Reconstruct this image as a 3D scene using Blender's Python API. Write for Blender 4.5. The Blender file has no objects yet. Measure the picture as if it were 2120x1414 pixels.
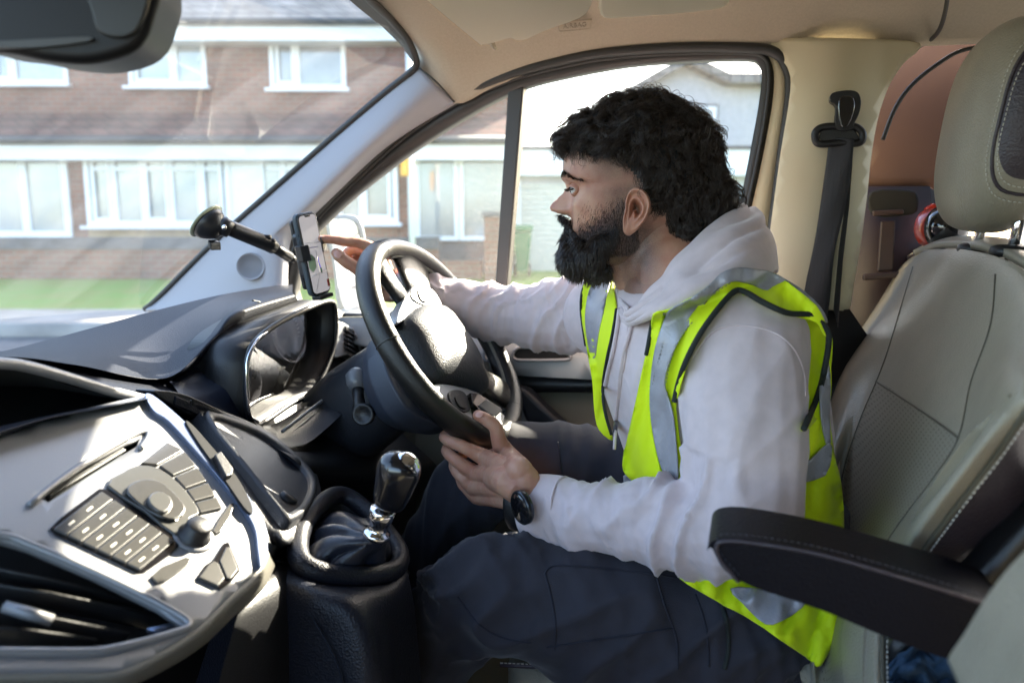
import bpy, bmesh, math, random
import numpy as np
from mathutils import Vector, Matrix, noise
from mathutils.bvhtree import BVHTree
from mathutils.geometry import delaunay_2d_cdt
random.seed(7); np.random.seed(7)
SC = bpy.context.scene
COL = SC.collection

# ------------------------------------------------------------ camera
F = 1550.0; CX, CY = 1060.0, 707.0; PT = math.radians(8.33); ZC = 1.6
cam_d = bpy.data.cameras.new('camera'); cam = bpy.data.objects.new('camera', cam_d); COL.objects.link(cam)
cam.location = (0, 0, ZC); cam.rotation_euler = (math.radians(90) - PT, 0, 0)
cam_d.sensor_width = 36.0; cam_d.lens = F / 2120 * 36.0
cam_d.clip_start = 0.02; cam_d.clip_end = 2000
cam_d.dof.use_dof = True; cam_d.dof.focus_distance = 1.06; cam_d.dof.aperture_fstop = 3.6; cam_d.dof.aperture_blades = 8
SC.camera = cam
# ------------------------------------------------------------ light
SUN = Vector((0.50, 0.70, 0.46)).normalized()
world = bpy.data.worlds.new('World'); SC.world = world; world.use_nodes = True
wn = world.node_tree
for n in list(wn.nodes): wn.nodes.remove(n)
sky = wn.nodes.new('ShaderNodeTexSky'); sky.sky_type = 'NISHITA'; sky.sun_disc = False
sky.sun_elevation = math.asin(SUN.z); sky.sun_rotation = math.atan2(SUN.x, SUN.y)
sky.air_density = 1.0; sky.dust_density = 2.0; sky.ozone_density = 1.0
bg = wn.nodes.new('ShaderNodeBackground'); bg.inputs[1].default_value = 0.14
wo = wn.nodes.new('ShaderNodeOutputWorld')
wn.links.new(sky.outputs[0], bg.inputs[0]); wn.links.new(bg.outputs[0], wo.inputs[0])
sd = bpy.data.lights.new('sun', 'SUN'); sd.energy = 5.0; sd.angle = math.radians(0.5); sd.color = (1.0, 0.90, 0.73)
so = bpy.data.objects.new('sun', sd); COL.objects.link(so); so.rotation_euler = SUN.to_track_quat('Z', 'Y').to_euler(); so.location = (6, 9, 9)
SC.view_settings.view_transform = 'Standard'; SC.view_settings.look = 'None'; SC.view_settings.gamma = 1.0
SC.view_settings.exposure = 2.85
SC.render.engine = 'CYCLES'
SC.cycles.max_bounces = 10; SC.cycles.transparent_max_bounces = 24; SC.cycles.diffuse_bounces = 5
SC.cycles.caustics_reflective = False; SC.cycles.sample_clamp_indirect = 6.0

# ------------------------------------------------------------ coordinates
A_ = math.radians(17.5); SA, CA = math.sin(A_), math.cos(A_)
Rv = Vector((CA, -SA, 0)); Lv = Vector((SA, CA, 0)); Zv = Vector((0, 0, 1)); O_ = Vector((0, 0, ZC))
def V(r, l, z): return O_ + Rv * r + Lv * l + Zv * z
def ray(px, py):
    u = (px - CX) / F; v = (py - CY) / F
    return Vector((u, math.cos(PT) - v * math.sin(PT), -math.sin(PT) - v * math.cos(PT)))
def PY(px, py, y): d = ray(px, py); return O_ + d * (y / d.y)
def PL(px, py, l): d = ray(px, py); return O_ + d * (l / d.dot(Lv))
def PR(px, py, r): d = ray(px, py); return O_ + d * (r / d.dot(Rv))
def PZ(px, py, z): d = ray(px, py); return O_ + d * (z / d.z)
def plane3(a, b, c):
    n = (b - a).cross(c - a).normalized()
    def f(px, py):
        d = ray(px, py); return O_ + d * ((a - O_).dot(n) / d.dot(n))
    f.n = n if n.dot(a - O_) < 0 else -n
    return f
def crom(pts, n=6, closed=False):
    """Catmull-Rom through points (any dimension)"""
    P = [np.array(p, float) for p in pts]; out = []; m = len(P)
    rng = range(m) if closed else range(m - 1)
    for i in rng:
        if closed: a, b, c, d = P[(i-1) % m], P[i], P[(i+1) % m], P[(i+2) % m]
        else: a, b, c, d = P[max(i-1, 0)], P[i], P[i+1], P[min(i+2, m-1)]
        for k in range(n):
            t = k / n
            out.append(0.5 * ((2*b) + (-a+c)*t + (2*a-5*b+4*c-d)*t*t + (-a+3*b-3*c+d)*t**3))
    if not closed: out.append(P[-1])
    return out

# ------------------------------------------------------------ objects
def tag(o, label, cat=None, group=None, kind=None):
    if label: o['label'] = label
    if cat: o['category'] = cat
    if group: o['group'] = group
    if kind: o['kind'] = kind
    return o
def empty(name, loc, label, cat, group=None, parent=None):
    o = bpy.data.objects.new(name, None); COL.objects.link(o); o.location = loc; o.empty_display_size = .1
    tag(o, label, cat, group); return o
def mk(name, verts, faces, mat, parent=None, smooth=True, label=None):
    me = bpy.data.meshes.new(name); me.from_pydata([tuple(v) for v in verts], [], faces); me.validate()
    if smooth: me.shade_smooth()
    return link(name, me, mat, parent, label)
def link(name, me, mat, parent=None, label=None):
    o = bpy.data.objects.new(name, me); COL.objects.link(o)
    if mat is not None:
        for m in (mat if isinstance(mat, (list, tuple)) else [mat]): me.materials.append(m)
    if parent is not None:
        o.parent = parent; o.matrix_parent_inverse = parent_world(parent).inverted()
    if label: o['label'] = label
    return o
def parent_world(p):
    m = p.matrix_basis.copy() if p.parent is None else parent_world(p.parent) @ p.matrix_parent_inverse @ p.matrix_basis
    return m
def bevel(o, w, seg=3, ang=30):
    m = o.modifiers.new('bevel', 'BEVEL'); m.width = w; m.segments = seg; m.limit_method = 'ANGLE'; m.angle_limit = math.radians(ang); m.harden_normals = True
    return o
def subsurf(o, n=2):
    m = o.modifiers.new('sub', 'SUBSURF'); m.levels = n; m.render_levels = n; return o
def solid(o, t, off=-1):
    m = o.modifiers.new('solid', 'SOLIDIFY'); m.thickness = t; m.offset = off; return o

class MB:
    def __init__(s): s.v = []; s.f = []; s.m = []
    def add(s, vs, fs, mi=0):
        b = len(s.v); s.v += [tuple(v) for v in vs]; s.f += [tuple(b + i for i in f) for f in fs]; s.m += [mi] * len(fs); return s
    def box(s, c, ax, ay, az, mi=0):
        """box centre c and three half-axis vectors"""
        c = Vector(c); vs = [c + ax*i + ay*j + az*k for i in (-1, 1) for j in (-1, 1) for k in (-1, 1)]
        fs = [(0,1,3,2),(4,6,7,5),(0,4,5,1),(2,3,7,6),(0,2,6,4),(1,5,7,3)]
        if ax.cross(ay).dot(az) < 0: fs = [f[::-1] for f in fs]
        return s.add(vs, fs, mi)
    def wbox(s, x0, x1, y0, y1, z0, z1, mi=0):
        return s.box(((x0+x1)/2, (y0+y1)/2, (z0+z1)/2), Vector(((x1-x0)/2, 0, 0)), Vector((0, (y1-y0)/2, 0)), Vector((0, 0, (z1-z0)/2)), mi)
    def tube(s, pts, rad, seg=10, closed=False, mi=0, flat=None, caps=True):
        pts = [Vector(p) for p in pts]; n = len(pts)
        if not hasattr(rad, '__len__'): rad = [rad] * n
        T = []
        for i in range(n):
            a = pts[(i-1) % n] if (closed or i > 0) else pts[i]; b = pts[(i+1) % n] if (closed or i < n-1) else pts[i]
            T.append((b - a).normalized())
        ref = flat.normalized() if flat is not None else (Vector((0, 0, 1)) if abs(T[0].z) < .9 else Vector((1, 0, 0)))
        vs = []; N = (ref - T[0] * ref.dot(T[0])).normalized()
        for i in range(n):
            if flat is not None: N = (ref - T[i] * ref.dot(T[i])).normalized()
            else: N = (N - T[i] * N.dot(T[i])).normalized()
            B = T[i].cross(N)
            r = rad[i]; ra, rb = (r if hasattr(r, '__len__') else (r, r))
            for k in range(seg):
                th = 2*math.pi*k/seg; vs.append(pts[i] + N*(math.cos(th)*ra) + B*(math.sin(th)*rb))
        fs = []
        for i in range(n if closed else n-1):
            j = (i+1) % n
            for k in range(seg):
                k2 = (k+1) % seg; fs.append((i*seg+k, i*seg+k2, j*seg+k2, j*seg+k))
        if not closed and caps:
            fs.append(tuple(range(seg))[::-1]); fs.append(tuple((n-1)*seg+k for k in range(seg)))
        return s.add(vs, fs, mi)
    def lathe(s, c, axis, prof, seg=24, mi=0):
        """prof: list (dist along axis, radius)"""
        axis = axis.normalized(); ref = Vector((0,0,1)) if abs(axis.z) < .9 else Vector((1,0,0))
        N = axis.cross(ref).normalized(); B = axis.cross(N); vs = []; c = Vector(c)
        for d, r in prof:
            for k in range(seg):
                th = 2*math.pi*k/seg; vs.append(c + axis*d + N*(math.cos(th)*r) + B*(math.sin(th)*r))
        fs = []
        for i in range(len(prof)-1):
            for k in range(seg):
                k2 = (k+1) % seg; fs.append((i*seg+k, i*seg+k2, (i+1)*seg+k2, (i+1)*seg+k))
        fs.append(tuple(range(seg))[::-1]); fs.append(tuple((len(prof)-1)*seg+k for k in range(seg)))
        return s.add(vs, fs, mi)
    def sphere(s, c, ax, ay=None, az=None, nu=20, nv=12, mi=0):
        if not isinstance(ax, Vector): r = ax; ax = Vector((r,0,0)); ay = Vector((0, (ay if ay else r), 0)); az = Vector((0,0,(az if az else r)))
        c = Vector(c); vs = [c - az]; fs = []
        for i in range(1, nv):
            ph = -math.pi/2 + math.pi*i/nv
            for k in range(nu):
                th = 2*math.pi*k/nu
                vs.append(c + ax*(math.cos(ph)*math.cos(th)) + ay*(math.cos(ph)*math.sin(th)) + az*math.sin(ph))
        vs.append(c + az)
        for k in range(nu): fs.append((0, 1+(k+1) % nu, 1+k))
        for i in range(nv-2):
            for k in range(nu):
                k2 = (k+1) % nu; a = 1+i*nu; b = a+nu; fs.append((a+k, a+k2, b+k2, b+k))
        t = len(vs)-1; a = 1+(nv-2)*nu
        for k in range(nu): fs.append((a+k, a+(k+1) % nu, t))
        if ax.cross(ay).dot(az) < 0: fs = [f[::-1] for f in fs]
        return s.add(vs, fs, mi)
    def plate(s, pts, fn, thick, mi=0, back=None):
        """pts: 2-D outline in picture units, fn maps to 3-D, extruded by vector thick"""
        P = [fn(*p) for p in pts]; return s.prism(P, thick, mi)
    def prism(s, P, thick, mi=0):
        n = len(P); Q = [p + thick for p in P]
        nrm = Vector((0,0,0))
        for i in range(n): a, b = P[i], P[(i+1) % n]; nrm += a.cross(b)
        rev = nrm.dot(thick) > 0
        f1 = tuple(range(n)); f2 = tuple(range(n, 2*n))[::-1]; sd = [(i, i+n, (i+1) % n + n, (i+1) % n) for i in range(n)]
        fs = [f1, f2] + sd
        if rev: fs = [f[::-1] for f in fs]
        return s.add(P + Q, fs, mi)
    def build(s, name, mat, parent=None, smooth=True, label=None, bev=None, autos=None):
        o = mk(name, s.v, s.f, mat, parent, smooth, label)
        if isinstance(mat, (list, tuple)) and len(o.data.polygons) == len(s.m): o.data.polygons.foreach_set('material_index', s.m)
        if bev: bevel(o, bev)
        elif autos: 
            o.data.set_sharp_from_angle(angle=math.radians(autos))
        return o
def patchmesh(rows, nu=6, nv=6):
    """rows: grid of 3-D control points -> dense catmull grid"""
    R1 = [crom(r, nu) for r in rows]
    cols = list(zip(*R1)); C2 = [crom(c, nv) for c in cols]
    W = len(C2); H = len(C2[0]); vs = [C2[i][j] for j in range(H) for i in range(W)]
    fs = [(j*W+i, j*W+i+1, (j+1)*W+i+1, (j+1)*W+i) for j in range(H-1) for i in range(W-1)]
    return vs, fs
def patch(name, rows, mat, parent=None, nu=6, nv=6, thick=None, label=None, off=-1, flip=None):
    vs, fs = patchmesh(rows, nu, nv)
    # orient towards the camera side
    a, b, c = (Vector(vs[i]) for i in fs[len(fs)//2][:3]); n = (b-a).cross(c-a)
    rev = n.dot(O_ - a) < 0
    if flip is not None: rev = flip
    if rev: fs = [f[::-1] for f in fs]
    o = mk(name, vs, fs, mat, parent, True, label)
    if thick: solid(o, thick, off)
    return o
def cdt(outline, holes=(), step=None):
    """2-D triangulation of outline with holes, optional interior grid points"""
    vs = [Vector((p[0], p[1])) for p in outline]; es = [(i, (i+1) % len(outline)) for i in range(len(outline))]
    for h in holes:
        b = len(vs); vs += [Vector((p[0], p[1])) for p in h]; es += [(b+i, b+(i+1) % len(h)) for i in range(len(h))]
    def inside(x, y, poly):
        c = False; n = len(poly)
        for i in range(n):
            x1, y1 = poly[i][0], poly[i][1]; x2, y2 = poly[(i+1) % n][0], poly[(i+1) % n][1]
            if (y1 > y) != (y2 > y) and x < (x2-x1)*(y-y1)/(y2-y1)+x1: c = not c
        return c
    if step:
        xs = [p[0] for p in outline]; ys = [p[1] for p in outline]; j = 0; y = min(ys)+step/2
        while y < max(ys):
            x = min(xs) + (step/2 if j % 2 else step)
            while x < max(xs):
                if inside(x, y, outline) and not any(inside(x, y, h) for h in holes): vs.append(Vector((x, y)))
                x += step
            y += step*.87; j += 1
    r = delaunay_2d_cdt(vs, es, [], 0, 1e-4)
    V2, Fs = r[0], r[2]; out = []
    for f in Fs:
        cx = sum(V2[i].x for i in f)/len(f); cy = sum(V2[i].y for i in f)/len(f)
        if inside(cx, cy, outline) and not any(inside(cx, cy, h) for h in holes): out.append(tuple(f))
    return [(v.x, v.y) for v in V2], out
def sheet(name, outline, fn, mat, parent=None, holes=(), step=None, thick=None, label=None, off=-1, smooth=True):
    V2, Fs = cdt(outline, holes, step); vs = [fn(*p) for p in V2]
    ff = []
    for f in Fs:
        a, b, c = vs[f[0]], vs[f[1]], vs[f[2]]
        ff.append(f if (b-a).cross(c-a).dot(O_-a) > 0 else f[::-1])
    o = mk(name, vs, ff, mat, parent, smooth, label)
    if thick: solid(o, thick, off)
    return o

# ------------------------------------------------------------ materials
def newmat(name):
    m = bpy.data.materials.new(name); m.use_nodes = True; nt = m.node_tree
    for n in list(nt.nodes): nt.nodes.remove(n)
    o = nt.nodes.new('ShaderNodeOutputMaterial'); return m, nt, o
def mat(name, col, rough=.5, metal=0., bump=0., bscale=200., var=0., vscale=8., coat=0., spec=.5, sheen=0., var2=None, sss=0., ssr=(1,.3,.15), bumptype='noise', stretch=None, rvar=0.):
    m, nt, out = newmat(name); L = nt.links
    b = nt.nodes.new('ShaderNodeBsdfPrincipled'); L.new(b.outputs[0], out.inputs[0])
    b.inputs['Base Color'].default_value = (*col, 1); b.inputs['Roughness'].default_value = rough; b.inputs['Metallic'].default_value = metal
    b.inputs['Specular IOR Level'].default_value = spec; b.inputs['Coat Weight'].default_value = coat; b.inputs['Coat Roughness'].default_value = .08
    if sheen: b.inputs['Sheen Weight'].default_value = sheen; b.inputs['Sheen Roughness'].default_value = .4
    if sss:
        b.inputs['Subsurface Weight'].default_value = sss; b.inputs['Subsurface Radius'].default_value = ssr; b.inputs['Subsurface Scale'].default_value = .006
    tc = nt.nodes.new('ShaderNodeTexCoord'); src = tc.outputs['Object']
    if stretch:
        mp = nt.nodes.new('ShaderNodeMapping'); mp.inputs['Scale'].default_value = stretch; L.new(src, mp.inputs[0]); src = mp.outputs[0]
    if var or rvar:
        n = nt.nodes.new('ShaderNodeTexNoise'); n.inputs['Scale'].default_value = vscale; n.inputs['Detail'].default_value = 6; L.new(src, n.inputs['Vector'])
        if var:
            mx = nt.nodes.new('ShaderNodeMix'); mx.data_type = 'RGBA'
            c2 = var2 if var2 else tuple(c*(1-var) for c in col); c1 = col if var2 else tuple(min(1, c*(1+var*.6)) for c in col)
            mx.inputs['A'].default_value = (*c1, 1); mx.inputs['B'].default_value = (*c2, 1)
            rp = nt.nodes.new('ShaderNodeMapRange'); rp.inputs[1].default_value = .35; rp.inputs[2].default_value = .65
            L.new(n.outputs[0], rp.inputs[0]); L.new(rp.outputs[0], mx.inputs['Factor']); L.new(mx.outputs['Result'], b.inputs['Base Color'])
        if rvar:
            r2 = nt.nodes.new('ShaderNodeMapRange'); r2.inputs[3].default_value = max(.02, rough-rvar); r2.inputs[4].default_value = rough+rvar
            L.new(n.outputs[0], r2.inputs[0]); L.new(r2.outputs[0], b.inputs['Roughness'])
    if bump:
        if bumptype == 'voronoi':
            n = nt.nodes.new('ShaderNodeTexVoronoi'); n.inputs['Scale'].default_value = bscale; o = n.outputs['Distance']
        else:
            n = nt.nodes.new('ShaderNodeTexNoise'); n.inputs['Scale'].default_value = bscale; n.inputs['Detail'].default_value = 3; o = n.outputs[0]
        L.new(src, n.inputs['Vector'])
        bp = nt.nodes.new('ShaderNodeBump'); bp.inputs['Strength'].default_value = bump; bp.inputs['Distance'].default_value = .001
        L.new(o, bp.inputs['Height']); L.new(bp.outputs[0], b.inputs['Normal'])
    m['bsdf'] = b.name
    return m
def glassmat(name, tint=(.96,.98,.97), dust_haze=.03, ior=1.45, dscale=60., rough=0.0, refl=1.0, dust_haze_col=(.9,.88,.84), streak=None, even=0., glare_smear=0.):
    m, nt, out = newmat(name); L = nt.links
    tr = nt.nodes.new('ShaderNodeBsdfTransparent'); tr.inputs[0].default_value = (*tint, 1)
    gl = nt.nodes.new('ShaderNodeBsdfGlossy'); gl.inputs['Roughness'].default_value = rough
    fr = nt.nodes.new('ShaderNodeFresnel'); fr.inputs[0].default_value = ior
    ml = nt.nodes.new('ShaderNodeMath'); ml.operation = 'MULTIPLY'; ml.inputs[1].default_value = refl; L.new(fr.outputs[0], ml.inputs[0])
    m1 = nt.nodes.new('ShaderNodeMixShader'); L.new(ml.outputs[0], m1.inputs[0]); L.new(tr.outputs[0], m1.inputs[1]); L.new(gl.outputs[0], m1.inputs[2])
    tl = nt.nodes.new('ShaderNodeBsdfTranslucent'); tl.inputs[0].default_value = (*dust_haze_col, 1)
    df = nt.nodes.new('ShaderNodeBsdfDiffuse'); df.inputs[0].default_value = (*dust_haze_col, 1)
    ad = nt.nodes.new('ShaderNodeMixShader'); ad.inputs[0].default_value = .35; L.new(tl.outputs[0], ad.inputs[1]); L.new(df.outputs[0], ad.inputs[2])
    tc = nt.nodes.new('ShaderNodeTexCoord'); src = tc.outputs['Object']
    if streak:
        mp = nt.nodes.new('ShaderNodeMapping'); mp.inputs['Scale'].default_value = streak; L.new(src, mp.inputs[0]); src = mp.outputs[0]
    n = nt.nodes.new('ShaderNodeTexNoise'); n.inputs['Scale'].default_value = dscale; n.inputs['Detail'].default_value = 8; n.inputs['Roughness'].default_value = .75; L.new(src, n.inputs['Vector'])
    n2 = nt.nodes.new('ShaderNodeTexNoise'); n2.inputs['Scale'].default_value = 3.; L.new(tc.outputs['Object'], n2.inputs['Vector'])
    mr = nt.nodes.new('ShaderNodeMapRange'); mr.inputs[1].default_value = .42; mr.inputs[2].default_value = .8; mr.inputs[3].default_value = dust_haze*(.3+even); mr.inputs[4].default_value = dust_haze*(4-2.4*even)
    L.new(n.outputs[0], mr.inputs[0]); mm = nt.nodes.new('ShaderNodeMath'); mm.operation = 'MULTIPLY'; L.new(mr.outputs[0], mm.inputs[0])
    m3 = nt.nodes.new('ShaderNodeMapRange'); m3.inputs[1].default_value = .3; m3.inputs[2].default_value = .7; m3.inputs[3].default_value = .4; m3.inputs[4].default_value = 1.6; L.new(n2.outputs[0], m3.inputs[0]); L.new(m3.outputs[0], mm.inputs[1])
    m2 = nt.nodes.new('ShaderNodeMixShader'); L.new(mm.outputs[0], m2.inputs[0]); L.new(m1.outputs[0], m2.inputs[1]); L.new(ad.outputs[0], m2.inputs[2])
    if glare_smear:
        mp2 = nt.nodes.new('ShaderNodeMapping'); mp2.inputs['Rotation'].default_value = (.5, .9, .3); mp2.inputs['Scale'].default_value = (1, 5, .5); L.new(tc.outputs['Object'], mp2.inputs[0])
        L.new(mp2.outputs[0], n2.inputs['Vector']); n2.inputs['Scale'].default_value = 2.2; n2.inputs['Detail'].default_value = 4; n2.inputs['Distortion'].default_value = .6
        m3.inputs[1].default_value = .42; m3.inputs[2].default_value = .62; m3.inputs[3].default_value = 1-glare_smear; m3.inputs[4].default_value = 1+glare_smear
    L.new(m2.outputs[0], out.inputs[0]); return m
def brickmat(name, c1, c2, mortar, bw=.225, bh=.075, ms=.01, rough=.85, offset=.5, var=.35, bump=.4):
    m, nt, out = newmat(name); L = nt.links
    b = nt.nodes.new('ShaderNodeBsdfPrincipled'); L.new(b.outputs[0], out.inputs[0]); b.inputs['Roughness'].default_value = rough
    tc = nt.nodes.new('ShaderNodeTexCoord'); sp = nt.nodes.new('ShaderNodeSeparateXYZ'); L.new(tc.outputs['Object'], sp.inputs[0])
    ad = nt.nodes.new('ShaderNodeMath'); L.new(sp.outputs[0], ad.inputs[0]); L.new(sp.outputs[1], ad.inputs[1])
    cb = nt.nodes.new('ShaderNodeCombineXYZ'); L.new(ad.outputs[0], cb.inputs[0]); L.new(sp.outputs[2], cb.inputs[1])
    br = nt.nodes.new('ShaderNodeTexBrick'); br.inputs['Scale'].default_value = 1.; br.inputs['Brick Width'].default_value = bw; br.inputs['Row Height'].default_value = bh
    br.inputs['Mortar Size'].default_value = ms; br.offset = offset; br.inputs['Color1'].default_value = (*c1, 1); br.inputs['Color2'].default_value = (*c2, 1); br.inputs['Mortar'].default_value = (*mortar, 1)
    L.new(cb.outputs[0], br.inputs['Vector'])
    n = nt.nodes.new('ShaderNodeTexNoise'); n.inputs['Scale'].default_value = 1.6; n.inputs['Detail'].default_value = 6; L.new(tc.outputs['Object'], n.inputs['Vector'])
    mr = nt.nodes.new('ShaderNodeMapRange'); mr.inputs[1].default_value = .3; mr.inputs[2].default_value = .7; mr.inputs[3].default_value = 1-var; mr.inputs[4].default_value = 1+var*.5; L.new(n.outputs[0], mr.inputs[0])
    mx = nt.nodes.new('ShaderNodeVectorMath'); mx.operation = 'SCALE'; L.new(br.outputs[0], mx.inputs[0]); L.new(mr.outputs[0], mx.inputs['Scale']); L.new(mx.outputs[0], b.inputs['Base Color'])
    bp = nt.nodes.new('ShaderNodeBump'); bp.invert = True; bp.inputs['Strength'].default_value = bump; bp.inputs['Distance'].default_value = .01; L.new(br.outputs['Fac'], bp.inputs['Height']); L.new(bp.outputs[0], b.inputs['Normal'])
    return m
# ============================================================ SETTING OUTSIDE
M_brick = brickmat('brick', (.27,.105,.062), (.19,.072,.048), (.22,.165,.12))
M_tile = brickmat('roof_tiles', (.20,.085,.06), (.15,.07,.055), (.06,.035,.03), bw=.28, bh=.16, ms=.018, bump=1.)
M_greytile = brickmat('grey_tiles', (.24,.225,.21), (.19,.18,.17), (.09,.09,.09), bw=.3, bh=.2, ms=.02, bump=1.)
M_upvc = mat('white_upvc', (.82,.83,.84), .35)
M_fascia = mat('white_fascia', (.78,.78,.77), .4)
M_gutter = mat('gutter_dark', (.04,.045,.05), .4)
M_tan = mat('tan_panel', (.42,.30,.17), .7, var=.2)
M_render = mat('pale_render', (.50,.50,.52), .9, bump=.5, bscale=40, var=.08)
M_garage = mat('garage_door', (.52,.52,.46), .5, var=.05)
M_grass = mat('grass', (.09,.23,.008), .9, bump=1, bscale=80, var=.5, vscale=3, var2=(.15,.20,.02))
M_asphalt = mat('asphalt', (.13,.125,.12), .85, bump=.6, bscale=120, var=.25, vscale=4)
M_pave = mat('paving', (.30,.28,.25), .85, bump=.5, bscale=80, var=.2, vscale=3)
M_coping = mat('coping', (.075,.08,.09), .7, var=.3)
M_curtain = mat('curtain', (.62,.58,.50), .9, var=.25, vscale=2.2)
M_darkroom = mat('dark_room', (.05,.05,.05), .9)
def panemat(name, base, var2, vs=1.2):  # pale noisy base paints sky reflection into the glass, along with curtains
    m = mat(name, base, .06, var=.5, vscale=vs, var2=var2, coat=1.0, spec=.8); return m
M_pane = panemat('window_pane', (.26,.29,.30), (.10,.12,.12))
M_panepale = panemat('window_pane_curtain_sheen', (.42,.41,.35), (.22,.29,.33))
M_paneblind = panemat('window_pane_blind_sheen', (.34,.38,.41), (.25,.29,.33), 5)

# ground profile (depth -> height), a street banked up towards the houses
zy = [(-60, 0.0), (-6, 0.0), (2.6, 0.0)]
def zp(px, py, y): return PY(px, py, y).z
YK, YP, YG, YW, YH = 6.6, 7.4, 8.6, 10.6, 12.5
prof = {'road': [(-40, 0), (2.8, 0), (4.5, .35), (YK, zp(120,672,YK)-.1)]}
def strip(name, pts, m, x0=-70, x1=90, n=60):
    vs = []; fs = []
    for i in range(n+1):
        x = x0 + (x1-x0)*i/n
        for (y, z) in pts: vs.append((x, y, z))
    k = len(pts)
    for i in range(n):
        for j in range(k-1): fs.append((i*k+j, (i+1)*k+j, (i+1)*k+j+1, i*k+j+1))
    o = mk(name, vs, fs, m); o['kind'] = 'structure'; return o
zk = zp(120,672,YK); zg1 = zp(120,640,YP+.6); zg2 = zp(120,577,YW)
strip('road', [(-120, -.02), (-20, 0), (2.8, 0), (4.6, .30), (YK, zk-.11)], M_asphalt)
strip('kerb', [(YK, zk-.11), (YK+.01, zk), (YK+.14, zk+.004)], M_pave)
strip('pavement', [(YK+.14, zk+.004), (YP+.6, zg1)], M_pave)
strip('lawn', [(YP+.6, zg1), (9.2, zg1*.45+zg2*.55), (YW+.1, zg2), (14, zg2+.02)], M_grass)
strip('ground', [(14, zg2+.02), (60, zg2+.1), (900, zg2-6)], M_grass, -700, 900, 20)
ZG = zg2

def hx(px, y=YH): return PY(px, 480, y).x
def hz(py, y=YH): return PY(700, py, y).z
def window(parent, px0, px1, py0, py1, y, muls=(), trans=(), pane=None, fw=.07, sub=(), sill=True):
    x0, x1, z1, z0 = hx(px0, y), hx(px1, y), hz(py0, y), hz(py1, y)
    m = MB()
    m.wbox(x0, x1, y-.05, y+.04, z1-fw, z1); m.wbox(x0, x1, y-.05, y+.04, z0, z0+fw)
    m.wbox(x0, x0+fw, y-.05, y+.04, z0+fw, z1-fw); m.wbox(x1-fw, x1, y-.05, y+.04, z0+fw, z1-fw)
    for p in muls:
        x = hx(p, y); m.wbox(x-fw*.6, x+fw*.6, y-.045, y+.035, z0+fw, z1-fw)
    xs = [x0+fw] + [hx(p, y) for p in muls] + [x1-fw]
    for p in trans:
        z = hz(p, y)
        for a, b in zip(xs[:-1], xs[1:]): m.wbox(a+fw*.5, b-fw*.5, y-.04, y+.03, z-fw*.45, z+fw*.45)
    for (i, q) in sub:      # opening sash: thicker frame in light i
        a, b = xs[i]+fw*.5, xs[i+1]-fw*.5; zz0, zz1 = z0+fw, z1-fw
        s = .05; m.wbox(a, a+s, y-.06, y-.046, zz0, zz1); m.wbox(b-s, b, y-.06, y-.046, zz0, zz1); m.wbox(a+s, b-s, y-.06, y-.046, zz1-s, zz1); m.wbox(a+s, b-s, y-.06, y-.046, zz0, zz0+s)
    w = m.build('window', M_upvc, parent, smooth=False)
    g = MB().wbox(x0+fw*.5, x1-fw*.5, y+.0, y+.012, z0+fw*.5, z1-fw*.5).build('pane', pane or M_pane, w, smooth=False)
    if sill: MB().wbox(x0-.06, x1+.06, y-.16, y-.051, z0-.05, z0+.0).build('sill', M_upvc, w, smooth=False)
    return w
def wall_holes(parent, x0, x1, z0, z1, y, t, holes, m, name='wall'):
    """wall in the XZ plane with rectangular openings, built of blocks"""
    mb = MB(); xs = sorted({x0, x1} | {h[0] for h in holes} | {h[1] for h in holes}); zs = sorted({z0, z1} | {h[2] for h in holes} | {h[3] for h in holes})
    xs = [x for x in xs if x0 <= x <= x1]; zs = [z for z in zs if z0 <= z <= z1]
    for i in range(len(xs)-1):
        j = 0
        while j < len(zs)-1:
            cx = (xs[i]+xs[i+1])/2
            def blocked(j): cz = (zs[j]+zs[j+1])/2; return any(h[0] < cx < h[1] and h[2] < cz < h[3] for h in holes)
            if blocked(j): j += 1; continue
            k = j
            while k+1 < len(zs)-1 and not blocked(k+1): k += 1
            mb.wbox(xs[i], xs[i+1], y, y+t, zs[j], zs[k+1]); j = k+1
    bm = bmesh.new(); me = bpy.data.meshes.new(name); me.from_pydata(mb.v, [], mb.f); bm.from_mesh(me)
    bmesh.ops.remove_doubles(bm, verts=bm.verts, dist=.0005)
    seen = {}
    for f in list(bm.faces):
        k = tuple(sorted(v.index for v in f.verts)); seen.setdefault(k, []).append(f)
    dl = [f for fs in seen.values() if len(fs) > 1 for f in fs]
    bmesh.ops.delete(bm, geom=dl, context='FACES_ONLY'); bm.to_mesh(me); bm.free()
    return link(name, me, m, parent)
# ---- brick house across the road
house = empty('brick_house', (hx(400), YH+3, ZG), 'long red brick house with white windows and a red tiled roof over its ground floor', 'house')
wins = [(8,170,60,176,(62,),M_paneblind), (292,448,70,181,(385,),M_panepale), (575,727,76,186,(630,),M_pane)]
X0, X1 = hx(-500), hx(1062)
ZE = hz(72)
holes = []
for (a,b,c,d,mu,pm) in wins: holes.append((hx(a)+.02, hx(b)-.02, hz(d)+.02, hz(c)-.02))
YF = YH - .75      # ground floor front line
gw = [(-60,152,322,492,(48,)), (185,482,322,468,()), (545,690,325,458,()), (700,826,322,462,())]
wall_holes(house, X0, X1, ZG, ZE, YH, .3, holes, M_brick)
MB().wbox(X0, X0+.3, YH+.3, YH+8, ZG, ZE).wbox(X1-.3, X1, YH+.3, YH+8, ZG, ZE).wbox(X0+.3, X1-.3, YH+7.7, YH+8, ZG, ZE).build('side_wall', M_brick, house, smooth=False)
rf = MB(); rz = ZE+.12
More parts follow.
